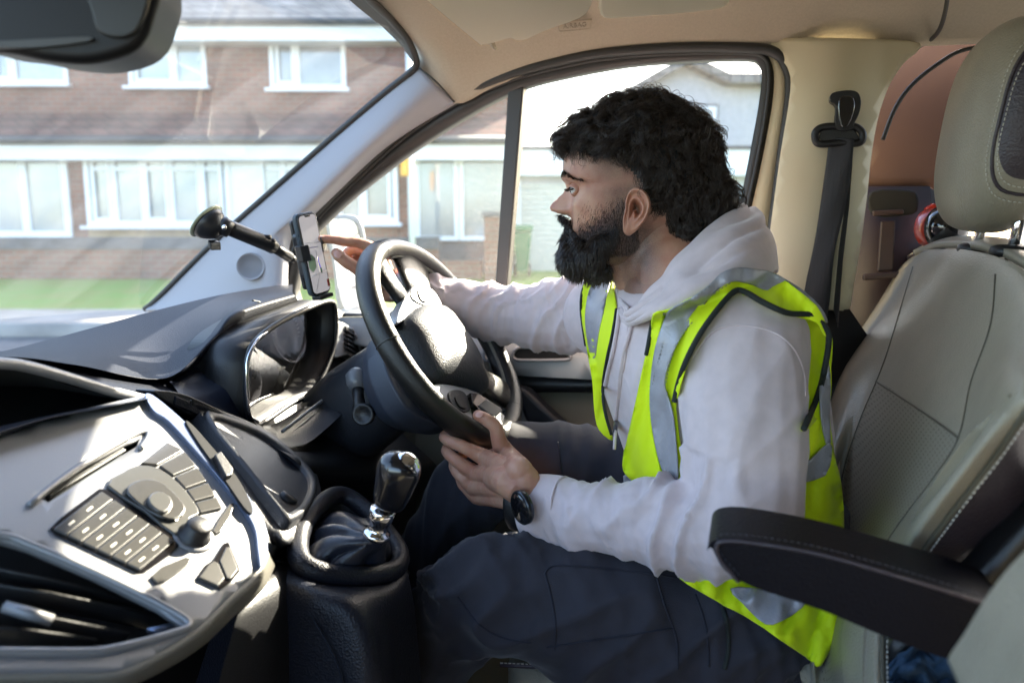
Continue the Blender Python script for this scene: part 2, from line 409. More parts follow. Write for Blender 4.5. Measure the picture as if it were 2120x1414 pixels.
rf.prism([Vector((X0-.3,YH-.35,rz)), Vector((X0-.3,YH+4,rz+2.6)), Vector((X0-.3,YH+8.3,rz)), Vector((X0-.3, YH+8.3, rz-.1)), Vector((X0-.3, YH-.35, rz-.1))], Vector((X1-X0+.6,0,0)))
rf.build('roof', M_greytile, house, smooth=False)
MB().wbox(X0-.3, X1+.3, YH-.37, YH-.345, rz-.3, rz-.02).wbox(X0-.3, X1+.3, YH-.344, YH-.002, rz-.3, rz-.27).build('fascia', M_fascia, house, smooth=False)
MB().tube([(X0-.3, YH-.43, rz-.03), (X1+.3, YH-.43, rz-.03)], .055, 8).build('gutter', M_gutter, house)
for (a,b,c,d,mu,pm) in wins: window(house, a, b, c, d, YH+.02, mu, pane=pm, sub=((0,1),))
# lean-to canopy
zc1, zc0 = hz(235, YH), hz(292, YF-.25)
cn = MB(); cn.prism([Vector((X0, YH-.003, zc1)), Vector((X0, YF-.28, zc0+.02)), Vector((X0, YF-.28, zc0-.05)), Vector((X0, YH-.003, zc1-.3))], Vector((X1-X0, 0, 0)))
cn.build('canopy_roof', M_tile, house, smooth=False)
MB().wbox(X0, X1, YF-.30, YF-.282, zc0-.28, zc0-.01).wbox(X0, X1, YF-.281, YF+.4, zc0-.28, zc0-.25).build('canopy_fascia', M_fascia, house, smooth=False)
MB().tube([(X0, YF-.36, zc0+.0), (X1, YF-.36, zc0+.0)], .06, 8).build('canopy_gutter', M_gutter, house)
# ground floor front
def fx(p): return hx(p, YF)
zf = zc0-.26
piers = [(-500,-62), (152,184), (826,846)]
for a, b in piers: MB().wbox(fx(a), fx(b), YF, YF+.72, ZG, zf).build('brick_pier', M_brick, house, smooth=False)
MB().wbox(fx(184)+.01, fx(700), YF+.02, YF+.7, ZG, hz(492,YF)).wbox(fx(700), fx(826)-.01, YF+.02, YF+.7, ZG, hz(492,YF)).build('plinth', M_brick, house, smooth=False)
MB().wbox(fx(186), fx(690), YF-.03, YF+.018, hz(496,YF), hz(470,YF)).build('tan_panel', M_tan, house, smooth=False)
MB().wbox(fx(484), fx(543), YF-.02, YF+.6, hz(468,YF), zf).build('white_panel', M_upvc, house, smooth=False)
MB().wbox(fx(690)+.0, fx(699), YF-.02, YF+.6, hz(468,YF), zf).build('white_panel', M_upvc, house, smooth=False)
MB().wbox(fx(700)+.01, fx(826)-.01, YF-.01, YF+.1, hz(492,YF)+.001, hz(464,YF)).build('brick_apron', M_brick, house, smooth=False)
window(house, -62, 152, 318, 492, YF, (60,), pane=M_panepale, fw=.1)
window(house, 186, 483, 320, 468, YF-.02, (245,305,362,422), (350,), pane=M_panepale, fw=.075, sub=((0,1),(2,1),(4,1)))
window(house, 544, 689, 322, 462, YF, (592,640), (350,), pane=M_panepale)
window(house, 700, 826, 322, 462, YF, (752,), pane=M_pane, sub=((1,1),))
# porch glazing
window(house, 862, 950, 326, 498, YF-.02, (), pane=M_pane, fw=.06, sill=False)
window(house, 952, 1052, 326, 498, YF-.02, (), pane=M_pane, fw=.06, sill=False)
MB().wbox(fx(846)+.005, fx(862)-.005, YF-.02, YF+.6, ZG, zf).build('white_post', M_upvc, house, smooth=False)
MB().wbox(fx(1053), fx(1060), YF-.02, YF+.6, ZG, zf).build('white_post', M_upvc, house, smooth=False)
MB().wbox(fx(862), fx(1052), YF-.01, YF+.1, ZG, hz(500,YF)-.01).build('dark_panel', M_coping, house, smooth=False)
# ---- garden wall
wl = empty('garden_wall', (hx(300,YW), YW, ZG), 'low red brick garden wall with dark flat coping between lawn and brick house', 'wall')
wx0, wx1 = PY(-600,500,YW).x, PY(905,500,YW).x
zt = zp(300, 491, YW); zc = zp(300, 516, YW)
MB().wbox(wx0, wx1, YW, YW+.22, ZG-.1, zc).build('brickwork', M_brick, wl, smooth=False)
MB().wbox(wx0-.02, wx1+.02, YW-.03, YW+.25, zc+.001, zt).build('coping', M_coping, wl, smooth=False)
# short red gate pier to the right
gp = empty('brick_gate_pier', (hx(1020,YW-.2), YW-.2, ZG), 'narrow red brick gate pier at the right end of the garden wall', 'pier')
MB().wbox(PY(1004,500,YW).x, PY(1040,500,YW).x, YW-.3, YW+.1, ZG-.1, zp(1000,450,YW)).build('brickwork', M_brick, gp, smooth=False)
MB().wbox(PY(1000,500,YW).x, PY(1044,500,YW).x, YW-.33, YW+.13, zp(1000,450,YW)+.001, zp(1000,440,YW)).build('cap', M_coping, gp, smooth=False)
MB().wbox(wx1+.05, PY(998,500,YW).x, YW, YW+.18, ZG-.1, zp(1000,540,YW)).build('side_wall', M_brick, gp, smooth=False)
# ---- lamp post / sign pole
lp = empty('pole', (PY(850,400,YW-.6).x, YW-.6, ZG), 'slim white pole with an orange panel standing before the porch', 'pole')
M_white = mat('white_paint', (.8,.8,.8), .4); M_orange = mat('orange_panel', (.85,.42,.03), .4)
px = PY(852,400,YW-.6).x
MB().tube([(px, YW-.6, ZG-.2), (px, YW-.6, ZG+3.6)], .04, 12).build('post', M_white, lp)
MB().wbox(px-.13, px-.03, YW-.66, YW-.62, zp(850,365,YW-.6), zp(850,312,YW-.6)).build('panel', M_orange, lp, smooth=False, bev=.01)
# ---- garage with flat roof
ga = empty('garage', (hx(1200), 13, ZG), 'pale flat roofed garage with white fascia and slatted grey door right of the brick house', 'garage')
gy = 12.6; gx0, gx1 = PY(1064,500,gy).x, PY(1900,500,gy).x
zt_ = zp(1120,306,gy); zb_ = zp(1120,366,gy)
MB().wbox(gx0, gx1, gy, gy+5, ZG-.1, zb_-.002).build('wall', M_render, ga, smooth=False)
MB().wbox(gx0-.1, gx1+.1, gy-.25, gy+5.1, zb_, zt_-.06).build('fascia', M_fascia, ga, smooth=False)
MB().wbox(gx0-.13, gx1+.13, gy-.28, gy+5.2, zt_-.058, zt_).build('roof_edge', M_gutter, ga, smooth=False)
gd = MB(); z = ZG; dz = .085
while z < zb_-.12:
    gd.wbox(gx0+.12, PY(1330,500,gy).x, gy-.06, gy-.004, z, z+dz-.012); z += dz
gd.wbox(gx0+.12, PY(1330,500,gy).x, gy-.03, gy-.003, ZG, zb_-.12)
gd.build('garage_door', M_garage, ga, smooth=False)
MB().wbox(gx0+.02, gx0+.115, gy-.07, gy-.003, ZG, zb_-.05).build('door_frame', M_upvc, ga, smooth=False)
# ---- rendered gable house behind
gh = empty('gable_house', (hx(1450,19), 20, ZG), 'pale rendered house with a grey pointed gable behind the garage', 'house')
gy2 = 18.5
def g2(p, q): v = PY(p, q, gy2); return Vector((v.x, gy2, v.z))
E = Vector((0, 9, 0))
front = [g2(1285,600), g2(1285,214), g2(1415,140), g2(1500,180), g2(1640,182), g2(1640,600)]
wm = MB(); wm.prism(front, E); wm.build('wall', M_render, gh, smooth=False)
rm = MB(); off = Vector((0,-.45,0)); t = Vector((0,0,.16))
def slab(a, b, ext=E+Vector((0,.9,0))):
    a = a+off; b = b+off; up = Vector((0,0,.22)); rm.prism([a, a+up, b+up, b], ext)
slab(g2(1255,232), g2(1416,139)); slab(g2(1417,139), g2(1500,179)); slab(g2(1501,179), g2(1660,180))
rm.build('roof', M_greytile, gh, smooth=False)
w = window(gh, 1428, 1472, 222, 300, gy2-.03, (), pane=M_pane, fw=.1, sill=True)
MB().wbox(hx(1424,gy2), hx(1476,gy2), gy2-.06, gy2-.035, hz(305,gy2), hz(217,gy2)).build('window_surround', M_gutter, gh, smooth=False)
w.location.y -= .06
MB().wbox(hx(1300,gy2), hx(1640,gy2), gy2-.1, gy2-.002, hz(402,gy2), hz(394,gy2)).build('string_course', M_gutter, gh, smooth=False)
# ---- hedge top over the garage, far trees
def leafcrown(c, rad, n, size, seed, squash=.8):
    rng = np.random.RandomState(seed); mb = MB(); cl = [Vector(rng.normal(size=3)).normalized()*rng.rand()**.4 for _ in range(26)]
    for i in range(n):
        k = cl[rng.randint(len(cl))]; d = Vector(rng.normal(size=3))*.22; p = k+d
        if p.length > 1.1: p = p.normalized()*1.05
        p = Vector((p.x*rad, p.y*rad, p.z*rad*squash))+Vector(c)
        a = Vector(rng.normal(size=3)).normalized(); b = a.cross(Vector(rng.normal(size=3))).normalized(); s = size*(.6+.8*rng.rand())
        mb.add([p-a*s, p+b*s*.5, p+a*s, p-b*s*.5], [(0,1,2,3)])
    return mb
M_leaf = mat('leaves', (.055,.09,.03), .6, var=.5, vscale=.7); M_bark = mat('bark', (.09,.07,.05), .9, bump=1, bscale=30)
def tree(x, y, h, r, label, seed, name='tree'):
    t = empty(name, (x, y, ZG), label, 'tree')
    mb = MB(); mb.tube([(x,y,ZG-.1),(x+.05,y,ZG+h*.4),(x-.03,y,ZG+h*.8)], [.16,.12,.05], 8)
    for k in range(5):
        a = k*1.3; mb.tube([(x,y,ZG+h*.4), (x+math.cos(a)*r*.35,y+math.sin(a)*r*.35,ZG+h*.6), (x+math.cos(a)*r*.7,y+math.sin(a)*r*.7,ZG+h*.78)], [.07,.045,.02], 6)
    mb.build('trunk', M_bark, t); leafcrown((x,y,ZG+h*.72), r, 3500, r*.07, seed).build('crown', M_leaf, t, smooth=False)
tree(hx(1112,26), 26, 3.1, 1.5, 'dark tree showing just over the garage roof', 3)
tree(PY(2300,400,14).x, 15, 5, 2.6, 'leafy tree beyond the rear window behind the driver seat', 5)
# ---- wheelie bin
M_bin = mat('bin_green', (.02,.16,.06), .5, bump=.2, bscale=40); M_black = mat('black_plastic', (.02,.02,.022), .5, bump=.2, bscale=300)
by = 10.9; b0 = PY(1062,470,by); bz0 = zp(1080,585,by); bz1 = zp(1080,466,by); bx0 = b0.x; bx1 = PY(1100,470,by).x; wb = bx1-bx0
bn = empty('wheelie_bin', ((bx0+bx1)/2, by, ZG), 'green wheelie bin standing against the pale garage door', 'bin')
mb = MB(); zmid = bz1-.1
lo = [Vector((bx0+.05,by-.18,ZG+.08)), Vector((bx1-.05,by-.18,ZG+.08)), Vector((bx1-.05,by+.2,ZG+.08)), Vector((bx0+.05,by+.2,ZG+.08))]
hi = [Vector((bx0,by-.27,zmid)), Vector((bx1,by-.27,zmid)), Vector((bx1,by+.25,zmid)), Vector((bx0,by+.25,zmid))]
mb.add(lo+hi, [(3,2,1,0),(0,1,5,4),(1,2,6,5),(2,3,7,6),(3,0,4,7),(4,5,6,7)]); mb.build('body', M_bin, bn, smooth=False, bev=.02)
MB().wbox(bx0-.02, bx1+.02, by-.3, by+.3, zmid+.002, bz1).build('lid', M_bin, bn, smooth=False, bev=.03)
for s in (bx0+.03, bx1-.03): MB().lathe((s-.02, by+.24, ZG+.1), Vector((1,0,0)), [(0,.09),(.01,.1),(.04,.1),(.05,.09)], 18).build('wheel', M_black, bn)
def loft(sections, mb, mi=0, capends=True):
    n = len(sections[0]); vs = [v for s_ in sections for v in s_]; fs = []
    for i in range(len(sections)-1):
        for k in range(n): k2 = (k+1) % n; fs.append((i*n+k, i*n+k2, (i+1)*n+k2, (i+1)*n+k))
    if capends: fs.append(tuple(range(n))[::-1]); fs.append(tuple((len(sections)-1)*n+k for k in range(n)))
    mb.add(vs, fs, mi)
# ============================================================ THE VAN
M_head = mat('headliner_fabric', (.50,.435,.335), .95, bump=.5, bscale=900, var=.06, vscale=300, sheen=.2)
M_pill = mat('grey_trim', (.36,.36,.39), .55, bump=.35, bscale=700)
M_ivory = mat('ivory_trim', (.66,.585,.39), .5, bump=.3, bscale=600)
M_rub = mat('seal_rubber', (.035,.034,.032), .5)
M_frame = mat('door_frame_black', (.04,.038,.036), .45)
M_dash = mat('dash_plastic', (.020,.022,.028), .42, bump=.6, bscale=500, spec=.5)
M_dashtop = mat('dash_top', (.014,.017,.027), .48, bump=.7, bscale=450, spec=.16)
M_darkp = mat('dark_plastic', (.009,.009,.010), .42, bump=.4, bscale=500)
M_gloss = mat('gloss_black', (.008,.008,.010), .08, coat=1.)
M_silver = mat('silver_plastic', (.26,.262,.27), .42, metal=.3, bump=.15, bscale=600)
M_silverd = mat('silver_blue_bezel', (.22,.26,.36), .25, metal=.7)
M_chrome = mat('chrome', (.8,.8,.82), .08, metal=1.)
M_key = mat('radio_keys', (.035,.034,.031), .26, coat=.4, spec=.6)
M_keyd = mat('radio_panel', (.05,.05,.046), .3, coat=.6)
M_leath = mat('seat_leather_beige', (.31,.28,.215), .28, bump=.55, bscale=420, var=.08, vscale=20, bumptype='voronoi')
M_leathd = mat('seat_leather_dark', (.045,.035,.045), .38, bump=.5, bscale=420, bumptype='voronoi')
M_arm = mat('armrest_leather', (.004,.004,.008), .42, spec=.14, bump=.4, bscale=420, bumptype='voronoi')
M_wheel = mat('wheel_leather', (.012,.0115,.011), .30, bump=.45, bscale=650, bumptype='voronoi', rvar=.08, vscale=40)
M_hub = mat('airbag_plastic', (.034,.037,.044), .50, spec=.35, bump=.6, bscale=420, bumptype='voronoi')
M_hubb = mat('hub_back', (.026,.031,.045), .5, bump=.4, bscale=500)
M_thread = mat('stitch', (.65,.62,.55), .8)
M_belt = mat('belt_webbing', (.022,.022,.024), .75, bump=1., bscale=500, stretch=(1,1,.1), sheen=.1)
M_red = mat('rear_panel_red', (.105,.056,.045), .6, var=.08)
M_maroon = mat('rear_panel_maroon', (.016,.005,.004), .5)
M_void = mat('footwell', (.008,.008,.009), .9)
M_olive = mat('door_card', (.13,.12,.085), .5, bump=.3, bscale=500)
M_doorsil = mat('door_sill_trim', (.30,.31,.31), .4, bump=.2, bscale=500)
M_glassw = glassmat('windscreen_glass', dust_haze=.052, dscale=240, streak=(1,1,1), refl=1., even=1., glare_smear=.28)  # dust layer doubles as glare veil, its streaks stand in for reflections
M_glassd = glassmat('door_glass', dust_haze=.024, dscale=260, streak=(1,1,.8), refl=.4, even=.5)  # dust here also paints a haze over the view outside

van = empty('van', V(0,.6,-1.6), 'white van seen from inside its cab with steering wheel, dashboard and beige leather seats', 'van')
def bez(cells): return cells

# ---------------- roof lining
top = [(862,142,1.41),(940,215,1.455),(1020,182,1.46),(1120,144,1.46),(1250,115,1.46),(1400,102,1.46),(1560,102,1.46),(1720,104,1.47),(1900,97,1.48),(2240,82,1.49)]
rows = [[PL(x, y, l) for x, y, l in top]]
rr = [(p-O_).dot(Rv) for p in rows[0]]; zz = [(p-O_).z for p in rows[0]]
hr = -.66
def rfix(i, k): # front column follows the windscreen header
    return hr if i == 0 else rr[i]+(hr-rr[i])*0
for l, dz, mixz in ((1.42,.05,0),(1.36,.085,.3),(1.24,.11,.6),(1.0,.14,.8),(.57,.16,.9),(.1,.14,.9),(-.25,.08,.6),(-.38,-.02,.3)):
    row = []
    for i in range(len(top)):
        r = rr[i]
        t = (l-1.47)/(.57-1.47)
        if i == 0: r = rr[0] - .0*t
        z = zz[i]*(1-mixz) + .33*mixz + dz*(.55 if i == 0 else (.8 if i == 1 else 1))
        row.append(V(r, l, z))
    rows.append(row)
hl = patch('headliner', rows, M_head, van, 4, 4, thick=.012)
# dark windscreen header band and black seal along the windscreen edge
edge = [(300,640,1.41),(330,615,1.41),(440,505,1.42),(560,398,1.42),(700,275,1.42),(800,190,1.415),(850,150,1.41),(862,128,1.40),(845,85,1.36),(812,45,1.28),(765,0,1.16),(700,-60,1.02),(560,-150,.8)]
sealp = crom([PL(*e) for e in edge], 6)
MB().tube(sealp, .007, 8).build('windscreen_seal', M_rub, van)
bandi = [PL(x+dx, y+dy, l+.02) for (x, y, l), (dx, dy) in zip(edge[7:], [(-6,4),(-14,10),(-18,14),(-22,18),(-25,20),(-30,20)])]
vs = [PL(*e) for e in edge[7:]] ; n_ = len(vs)
mk('header_band', vs+bandi, [(i, i+1, n_+i+1, n_+i) for i in range(n_-1)], M_rub, van)
# seam in the headliner right
MB().tube(crom([PY(x,y,d) for x,y,d in ((1965,-40,1.12),(1958,20,1.2),(1945,62,1.26),(1925,85,1.33),(1905,96,1.38))],5), .0035, 6).build('headliner_seam', M_rub, van)

# ---------------- A pillar
l_ = [(300,642,1.40),(330,615,1.41),(440,505,1.42),(560,398,1.42),(700,275,1.42),(800,190,1.415),(866,138,1.41)]
m_ = [(420,640,1.375),(450,590,1.39),(530,510,1.40),(620,430,1.40),(740,320,1.40),(830,240,1.405),(900,175,1.41)]
r_ = [(560,625,1.39),(566,570,1.40),(585,480,1.41),(640,440,1.42),(770,325,1.44),(850,268,1.45),(942,213,1.455)]
r2 = [(598,622,1.44),(596,560,1.44),(606,490,1.45),(655,445,1.46),(780,325,1.46),(858,264,1.46),(945,210,1.46)]
ap = patch('a_pillar_trim', [[PL(*q) for q in row] for row in (l_, m_, r_, r2)], M_pill, van, 6, 5, thick=.01)
c = PL(519,552,1.386); nn = (O_-c).normalized()*.0+(-Lv*.85+Rv*.45+Zv*.15).normalized()
sp = MB().lathe(c, nn, [(-.006,.030),(.0035,.030),(.0045,.0285),(.002,.0275),(.003,.005)], 40).build('tweeter_speaker', M_pill, ap)
dm = MB(); nx = nn.cross(Zv).normalized(); ny = nn.cross(nx)
for k in range(1, 9):
    rad = .003*k
    for j in range(6*k):
        a = 2*math.pi*j/(6*k); q = c + nn*.0042 + nx*rad*math.cos(a) + ny*rad*math.sin(a); s = .0012
        dm.add([q+nx*s, q+ny*s, q-nx*s, q-ny*s], [(0,1,2,3)])
dm.build('speaker_holes', M_darkp, ap, smooth=False)
MB().tube(crom([PL(x,y,l-.004) for x,y,l in ((868,142,1.405),(905,172,1.405),(940,212,1.45))],4), .0018, 6).build('trim_joint', M_rub, ap)

# ---------------- windscreen
wrows = []
for (x, y, l) in edge[:11:2]+[edge[12]]:
    p = PL(x, y, l+.012); r0 = (p-O_).dot(Rv); z0 = (p-O_).z
    wrows.append([p] + [V(r0-.04*(1-((q-.57)/.85)**2)*1.0, q, z0+.02*(1-((q-.57)/.85)**2)) for q in (1.15,.85,.57,.25,-.1,-.3)])
ws = patch('windscreen', wrows, M_glassw, van, 5, 5)

# ---------------- driver door
LD = 1.47
door = sheet('driver_door', [(560,640),(700,657),(1000,652),(1530,655),(1700,655),(1700,1500),(500,1500)], lambda x, y: PL(x, y, LD-.02), M_olive, van, thick=.03, smooth=False)
Win = crom([(632,640),(612,560),(640,490),(680,447),(730,402),(820,332),(900,277),(1000,217),(1066,186),(1150,162),(1300,134),(1450,123),(1545,121),(1570,130),(1577,155),(1570,222),(1548,340),(1530,430),(1505,560),(1490,652),(1200,652),(900,652)], 4, True)
Wmid = crom([(604,642),(586,565),(610,488),(655,444),(700,398),(800,304),(870,250),(945,204),(1050,160),(1150,133),(1250,114),(1400,103),(1540,103),(1586,110),(1602,150),(1598,222),(1576,340),(1556,430),(1530,560),(1512,660),(1200,662),(900,662)], 4, True)
sheet('window_frame', Wmid, lambda x, y: PL(x, y, LD), M_frame, door, holes=[Win], thick=.035)
sheet('frame_trim', crom([(1560,103),(1590,108),(1622,128),(1632,190),(1612,330),(1590,480),(1572,600),(1560,662),(1512,660),(1530,560),(1556,430),(1576,340),(1598,222),(1602,150),(1586,110)],3,True), lambda x, y: PL(x, y, LD-.004), M_ivory, door, thick=.03)
MB().tube([PL(x, y, LD-.012) for x, y in crom([(596,640),(584,565),(607,486),(652,442),(698,395),(798,301),(868,247),(944,200),(1050,156),(1150,129),(1250,110),(1400,99),(1540,99),(1600,108),(1627,135),(1636,190),(1618,330),(1598,480),(1580,600),(1566,665)], 6)], .0095, 10).build('door_seal', M_rub, van)
MB().tube([PL(x, y, LD-.006) for x, y in crom([(660,450),(706,404),(806,311),(876,257),(950,212),(1055,168),(1155,141),(1255,122),(1400,111),(1535,110),(1580,118),(1593,150),(1588,222),(1567,340),(1547,430)], 6)], .004, 8).build('inner_seal', M_rub, door)
sheet('window_glass', Win, lambda x, y: PL(x, y, LD+.028), M_glassd, door, smooth=False)
MB().prism([PL(x, y, LD+.0) for x, y in ((1051,186),(1084,180),(1044,655),(1020,655))], Lv*.03).build('glass_divider', M_frame, door, smooth=False, bev=.004)
# door card details
sheet('sill_trim', [(690,657),(1000,664),(1600,668),(1600,790),(1225,786),(1080,778),(900,760),(690,700)], lambda x, y: PL(x, y, LD-.05-.03*min(1,max(0,(y-660)/80))), M_doorsil, door, step=40, thick=.02)
sheet('card_band', [(860,760),(1080,780),(1225,786),(1600,790),(1600,812),(1240,812),(1080,812),(860,800)], lambda x, y: PL(x, y, LD-.06), M_darkp, door, thick=.02)
MB().tube([PL(x, y, 1.385) for x, y in crom([(1062,733),(1070,722),(1090,719),(1165,721),(1178,727),(1180,738),(1170,745),(1085,746),(1066,743)],4,True)], .0035, 8, closed=True).build('switch_recess', M_silver, door)
sheet('switch_well', crom([(1062,733),(1070,722),(1090,719),(1165,721),(1178,727),(1180,738),(1170,745),(1085,746),(1066,743)],3,True), lambda x, y: PL(x, y, 1.388), M_void, door)
MB().tube([PL(x, y, 1.385) for x, y in crom([(1005,724),(1035,722),(1050,732),(1042,744),(1010,746)],4,True)], .0035, 8, closed=True).build('window_switch_pod', M_silver, door)
MB().prism([PL(x, y, 1.392) for x, y in ((1008,727),(1032,727),(1036,740),(1010,741))], -Lv*.006).build('window_switch', M_darkp, door, bev=.002)
MB().prism([PL(x, y, 1.37) for x, y in ((1055,800),(1088,806),(1190,902),(1280,1010),(1200,1010),(1100,902))], Lv*.04).build('pull_handle', M_dash, door, bev=.012)
sheet('door_pocket', [(860,812),(1240,812),(1600,812),(1600,1300),(860,1300)], lambda x, y: PL(x, y, 1.43), M_olive, door, thick=.01)

# ---------------- B pillar and belt
bp = sheet('b_pillar_trim', crom([(1600,85),(1760,80),(1904,90),(1872,130),(1840,180),(1818,245),(1803,330),(1796,400),(1780,520),(1766,600),(1758,640),(1735,643),(1640,640),(1575,640),(1594,480),(1614,330),(1636,190),(1630,140)],4,True),
    lambda x, y: PL(x, y, 1.455 - .035*math.sin(math.pi*min(1,max(0,(x-1590+ (y-300)*.12)/230)))), M_ivory, van, step=22, thick=.02)
sheet('lower_pillar', [(1560,655),(1640,641),(1760,641),(1800,700),(1800,1300),(1500,1300)], lambda x, y: PL(x, y, 1.44), M_darkp, van, thick=.02)
belt = MB()
def PLs(pts, l): return [PL(x, y, l) for x, y in pts]
lc = [(1716,285),(1712,330),(1700,420),(1683,520),(1660,620),(1640,680)]; rc = [(1768,287),(1764,330),(1752,420),(1728,520),(1716,640),(1700,720)]
bv = []; 
La = crom([PL(x,y,1.405+.004*i) for i,(x,y) in enumerate(lc)], 6); Lb = crom([PL(x,y,1.385+.004*i) for i,(x,y) in enumerate(rc)], 6)
for i, (a, b) in enumerate(zip(La, Lb)):
    a = Vector(a); b = Vector(b)
    for k in range(7):
        t = k/6; bv.append(a.lerp(b, t) + Rv*0 - Lv*(.004*math.sin(t*3.1)+.002*math.sin(i*.5+t*5)))
bf = [(i*7+k, i*7+k+1, (i+1)*7+k+1, (i+1)*7+k) for i in range(len(La)-1) for k in range(6)]
sb = mk('seat_belt', bv, bf, M_belt, van); solid(sb, .002, 0)
lc2 = [(1755,300),(1750,420),(1736,520),(1725,640)]; rc2 = [(1768,292),(1758,430),(1745,540),(1735,680)]
mk('belt_fold', [PL(x,y,1.43) for x,y in lc2]+[PL(x,y,1.40) for x,y in rc2], [(i,i+1,5+i,4+i) for i in range(3)], M_belt, sb)
gd_ = MB()
MB().prism([PL(x,y,1.41) for x,y in crom([(1720,198),(1750,192),(1772,196),(1779,215),(1775,240),(1764,262),(1762,272),(1735,275),(1726,262),(1728,225),(1716,214)],3,True)], -Lv*.022).build('belt_anchor', M_darkp, sb, bev=.006)
MB().prism([PL(x,y,1.385) for x,y in crom([(1735,208),(1762,203),(1768,225),(1755,262),(1738,262)],3,True)], -Lv*.012).build('anchor_cover', M_gloss, sb, bev=.005)
MB().tube(PLs(crom([(1725,262),(1700,265),(1688,276),(1690,294),(1704,299),(1740,296),(1775,297),(1786,288),(1783,272),(1765,262)],5,True), 1.395), .0062, 10, closed=True).build('belt_guide', M_darkp, sb)
MB().prism(PLs([(1700,268),(1765,264),(1778,285),(1775,296),(1704,296),(1694,286)],1.40), -Lv*.006).build('guide_plate', M_darkp, sb, bev=.002)
MB().prism(PLs([(1726,190),(1764,186),(1766,200),(1728,204)],1.43), -Lv*.012).build('anchor_slot', M_ivory, sb, bev=.003)

# ---------------- rear body side, seen behind the pillar
rb = sheet('rear_side_panel', crom([(1780,60),(2300,40),(2300,250),(2300,500),(2110,470),(1985,440),(1925,386),(1795,386),(1770,250)],3,True), lambda x, y: PL(x, y, 1.62), M_red, van, step=60, thick=.01)
MB().tube(PLs(crom([(2200,84),(2120,92),(2000,103),(1935,138),(1885,180),(1852,228),(1828,290)],6),1.47), .0035, 8).build('arch_seal', M_rub, rb)
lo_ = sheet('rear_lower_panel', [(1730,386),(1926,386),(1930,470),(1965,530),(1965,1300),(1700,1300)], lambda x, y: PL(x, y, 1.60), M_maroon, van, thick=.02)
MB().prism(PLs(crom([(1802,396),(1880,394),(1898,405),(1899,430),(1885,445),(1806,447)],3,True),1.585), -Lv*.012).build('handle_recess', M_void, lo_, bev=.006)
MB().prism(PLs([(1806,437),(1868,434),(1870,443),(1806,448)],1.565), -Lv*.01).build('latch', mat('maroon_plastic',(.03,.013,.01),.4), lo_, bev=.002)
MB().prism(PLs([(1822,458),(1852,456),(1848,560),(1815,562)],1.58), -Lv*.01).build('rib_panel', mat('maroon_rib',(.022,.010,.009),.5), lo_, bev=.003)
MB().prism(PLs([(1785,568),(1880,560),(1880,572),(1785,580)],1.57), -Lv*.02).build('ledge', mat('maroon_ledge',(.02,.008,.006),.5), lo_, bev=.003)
# dark cargo wall closing the rear, with an opening to the outside
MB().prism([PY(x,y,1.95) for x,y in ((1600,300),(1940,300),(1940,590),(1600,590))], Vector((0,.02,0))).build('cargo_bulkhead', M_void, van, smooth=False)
M_redc = mat('red_paint', (.35,.02,.008), .35, coat=.5)
ex = empty('fire_extinguisher', PL(1925,470,1.46), 'small red and black cylinder lying behind the driver seat headrest', 'extinguisher')
a0, a1 = PL(1912,472,1.50), PL(1990,470,1.44); ax = (a1-a0)
MB().lathe(a0, ax, [(0,.02),(.01,.033),(ax.length*.42,.034),(ax.length*.44,.033)], 28).build('body', M_redc, ex)
MB().lathe(a0+ax*.44, ax, [(0,.036),(.012,.037),(ax.length*.3,.034),(ax.length*.5,.026),(ax.length*.56,.012)], 28).build('cap', M_gloss, ex)
MB().prism(PLs([(1917,430),(1935,420),(1955,440),(1962,462),(1917,462)],1.56), Lv*.02).build('bracket', M_redc, ex, bev=.003)
MB().prism(PLs([(1913,500),(1935,497),(1932,540),(1908,542)],1.56), Lv*.02).build('foot', M_redc, ex, bev=.003)

# ---------------- sun visors and airbag label
va = V((-.535),1.16,.352); pA = PY(990,90,1.16); pB = PY(880,0,1.06); pC = PY(1215,28,1.10)
vf = plane3(pA, pB, pC)
visor = MB().prism([vf(x,y) for x,y in crom([(880,-2),(985,86),(1000,93),(1020,90),(1055,80),(1070,84),(1090,82),(1130,64),(1200,38),(1222,14),(1228,-20),(1245,-150),(1100,-200),(760,-110)],4,True)], -vf.n*.018).build('sun_visor', mat('visor_vinyl',(.86,.76,.58),.7,bump=.4,bscale=700), van, bev=.008)
MB().tube([vf(1018,92)-vf.n*.008, vf(1020,100)-vf.n*.006, vf(1026,107)-vf.n*.004], [.004,.0042,.003], 8).build('visor_clip', M_head, visor)
MB().tube([vf(983,86)-vf.n*.008, vf(990,92)-vf.n*.01], [.004,.003], 8).build('visor_pivot', M_head, visor)
vf2 = plane3(PY(1245,38,1.12), PY(1480,22,1.08), PY(1240,0,1.07))
MB().prism([vf2(x,y) for x,y in crom([(1237,4),(1240,30),(1252,42),(1300,40),(1400,33),(1480,24),(1505,16),(1512,0),(1520,-80),(1400,-120),(1245,-110)],4,True)], -vf2.n*.03).build('sun_visor', mat('visor_cover',(.86,.76,.58),.8,bump=.4,bscale=700), van, bev=.01)
lf = lambda x, y: PL(x, y, 1.40)
BV = None
def hit_head(px, py):
    global BV
    if BV is None:
        dg = bpy.context.evaluated_depsgraph_get(); e = hl.evaluated_get(dg); me = e.to_mesh(); BV = BVHTree.FromPolygons([v.co[:] for v in me.vertices], [p.vertices[:] for p in me.polygons])
    d = ray(px, py).normalized(); h = BV.ray_cast(O_, d); return h[0] if h[0] else PL(px, py, 1.4)
q = crom([(1160,50),(1218,42),(1224,44),(1222,58),(1216,61),(1164,66),(1157,63)],3,True)
lab = MB().tube([hit_head(x,y)-ray(x,y)*.008 for x,y in q], .0012, 6, closed=True).build('airbag_plaque', M_head, van)
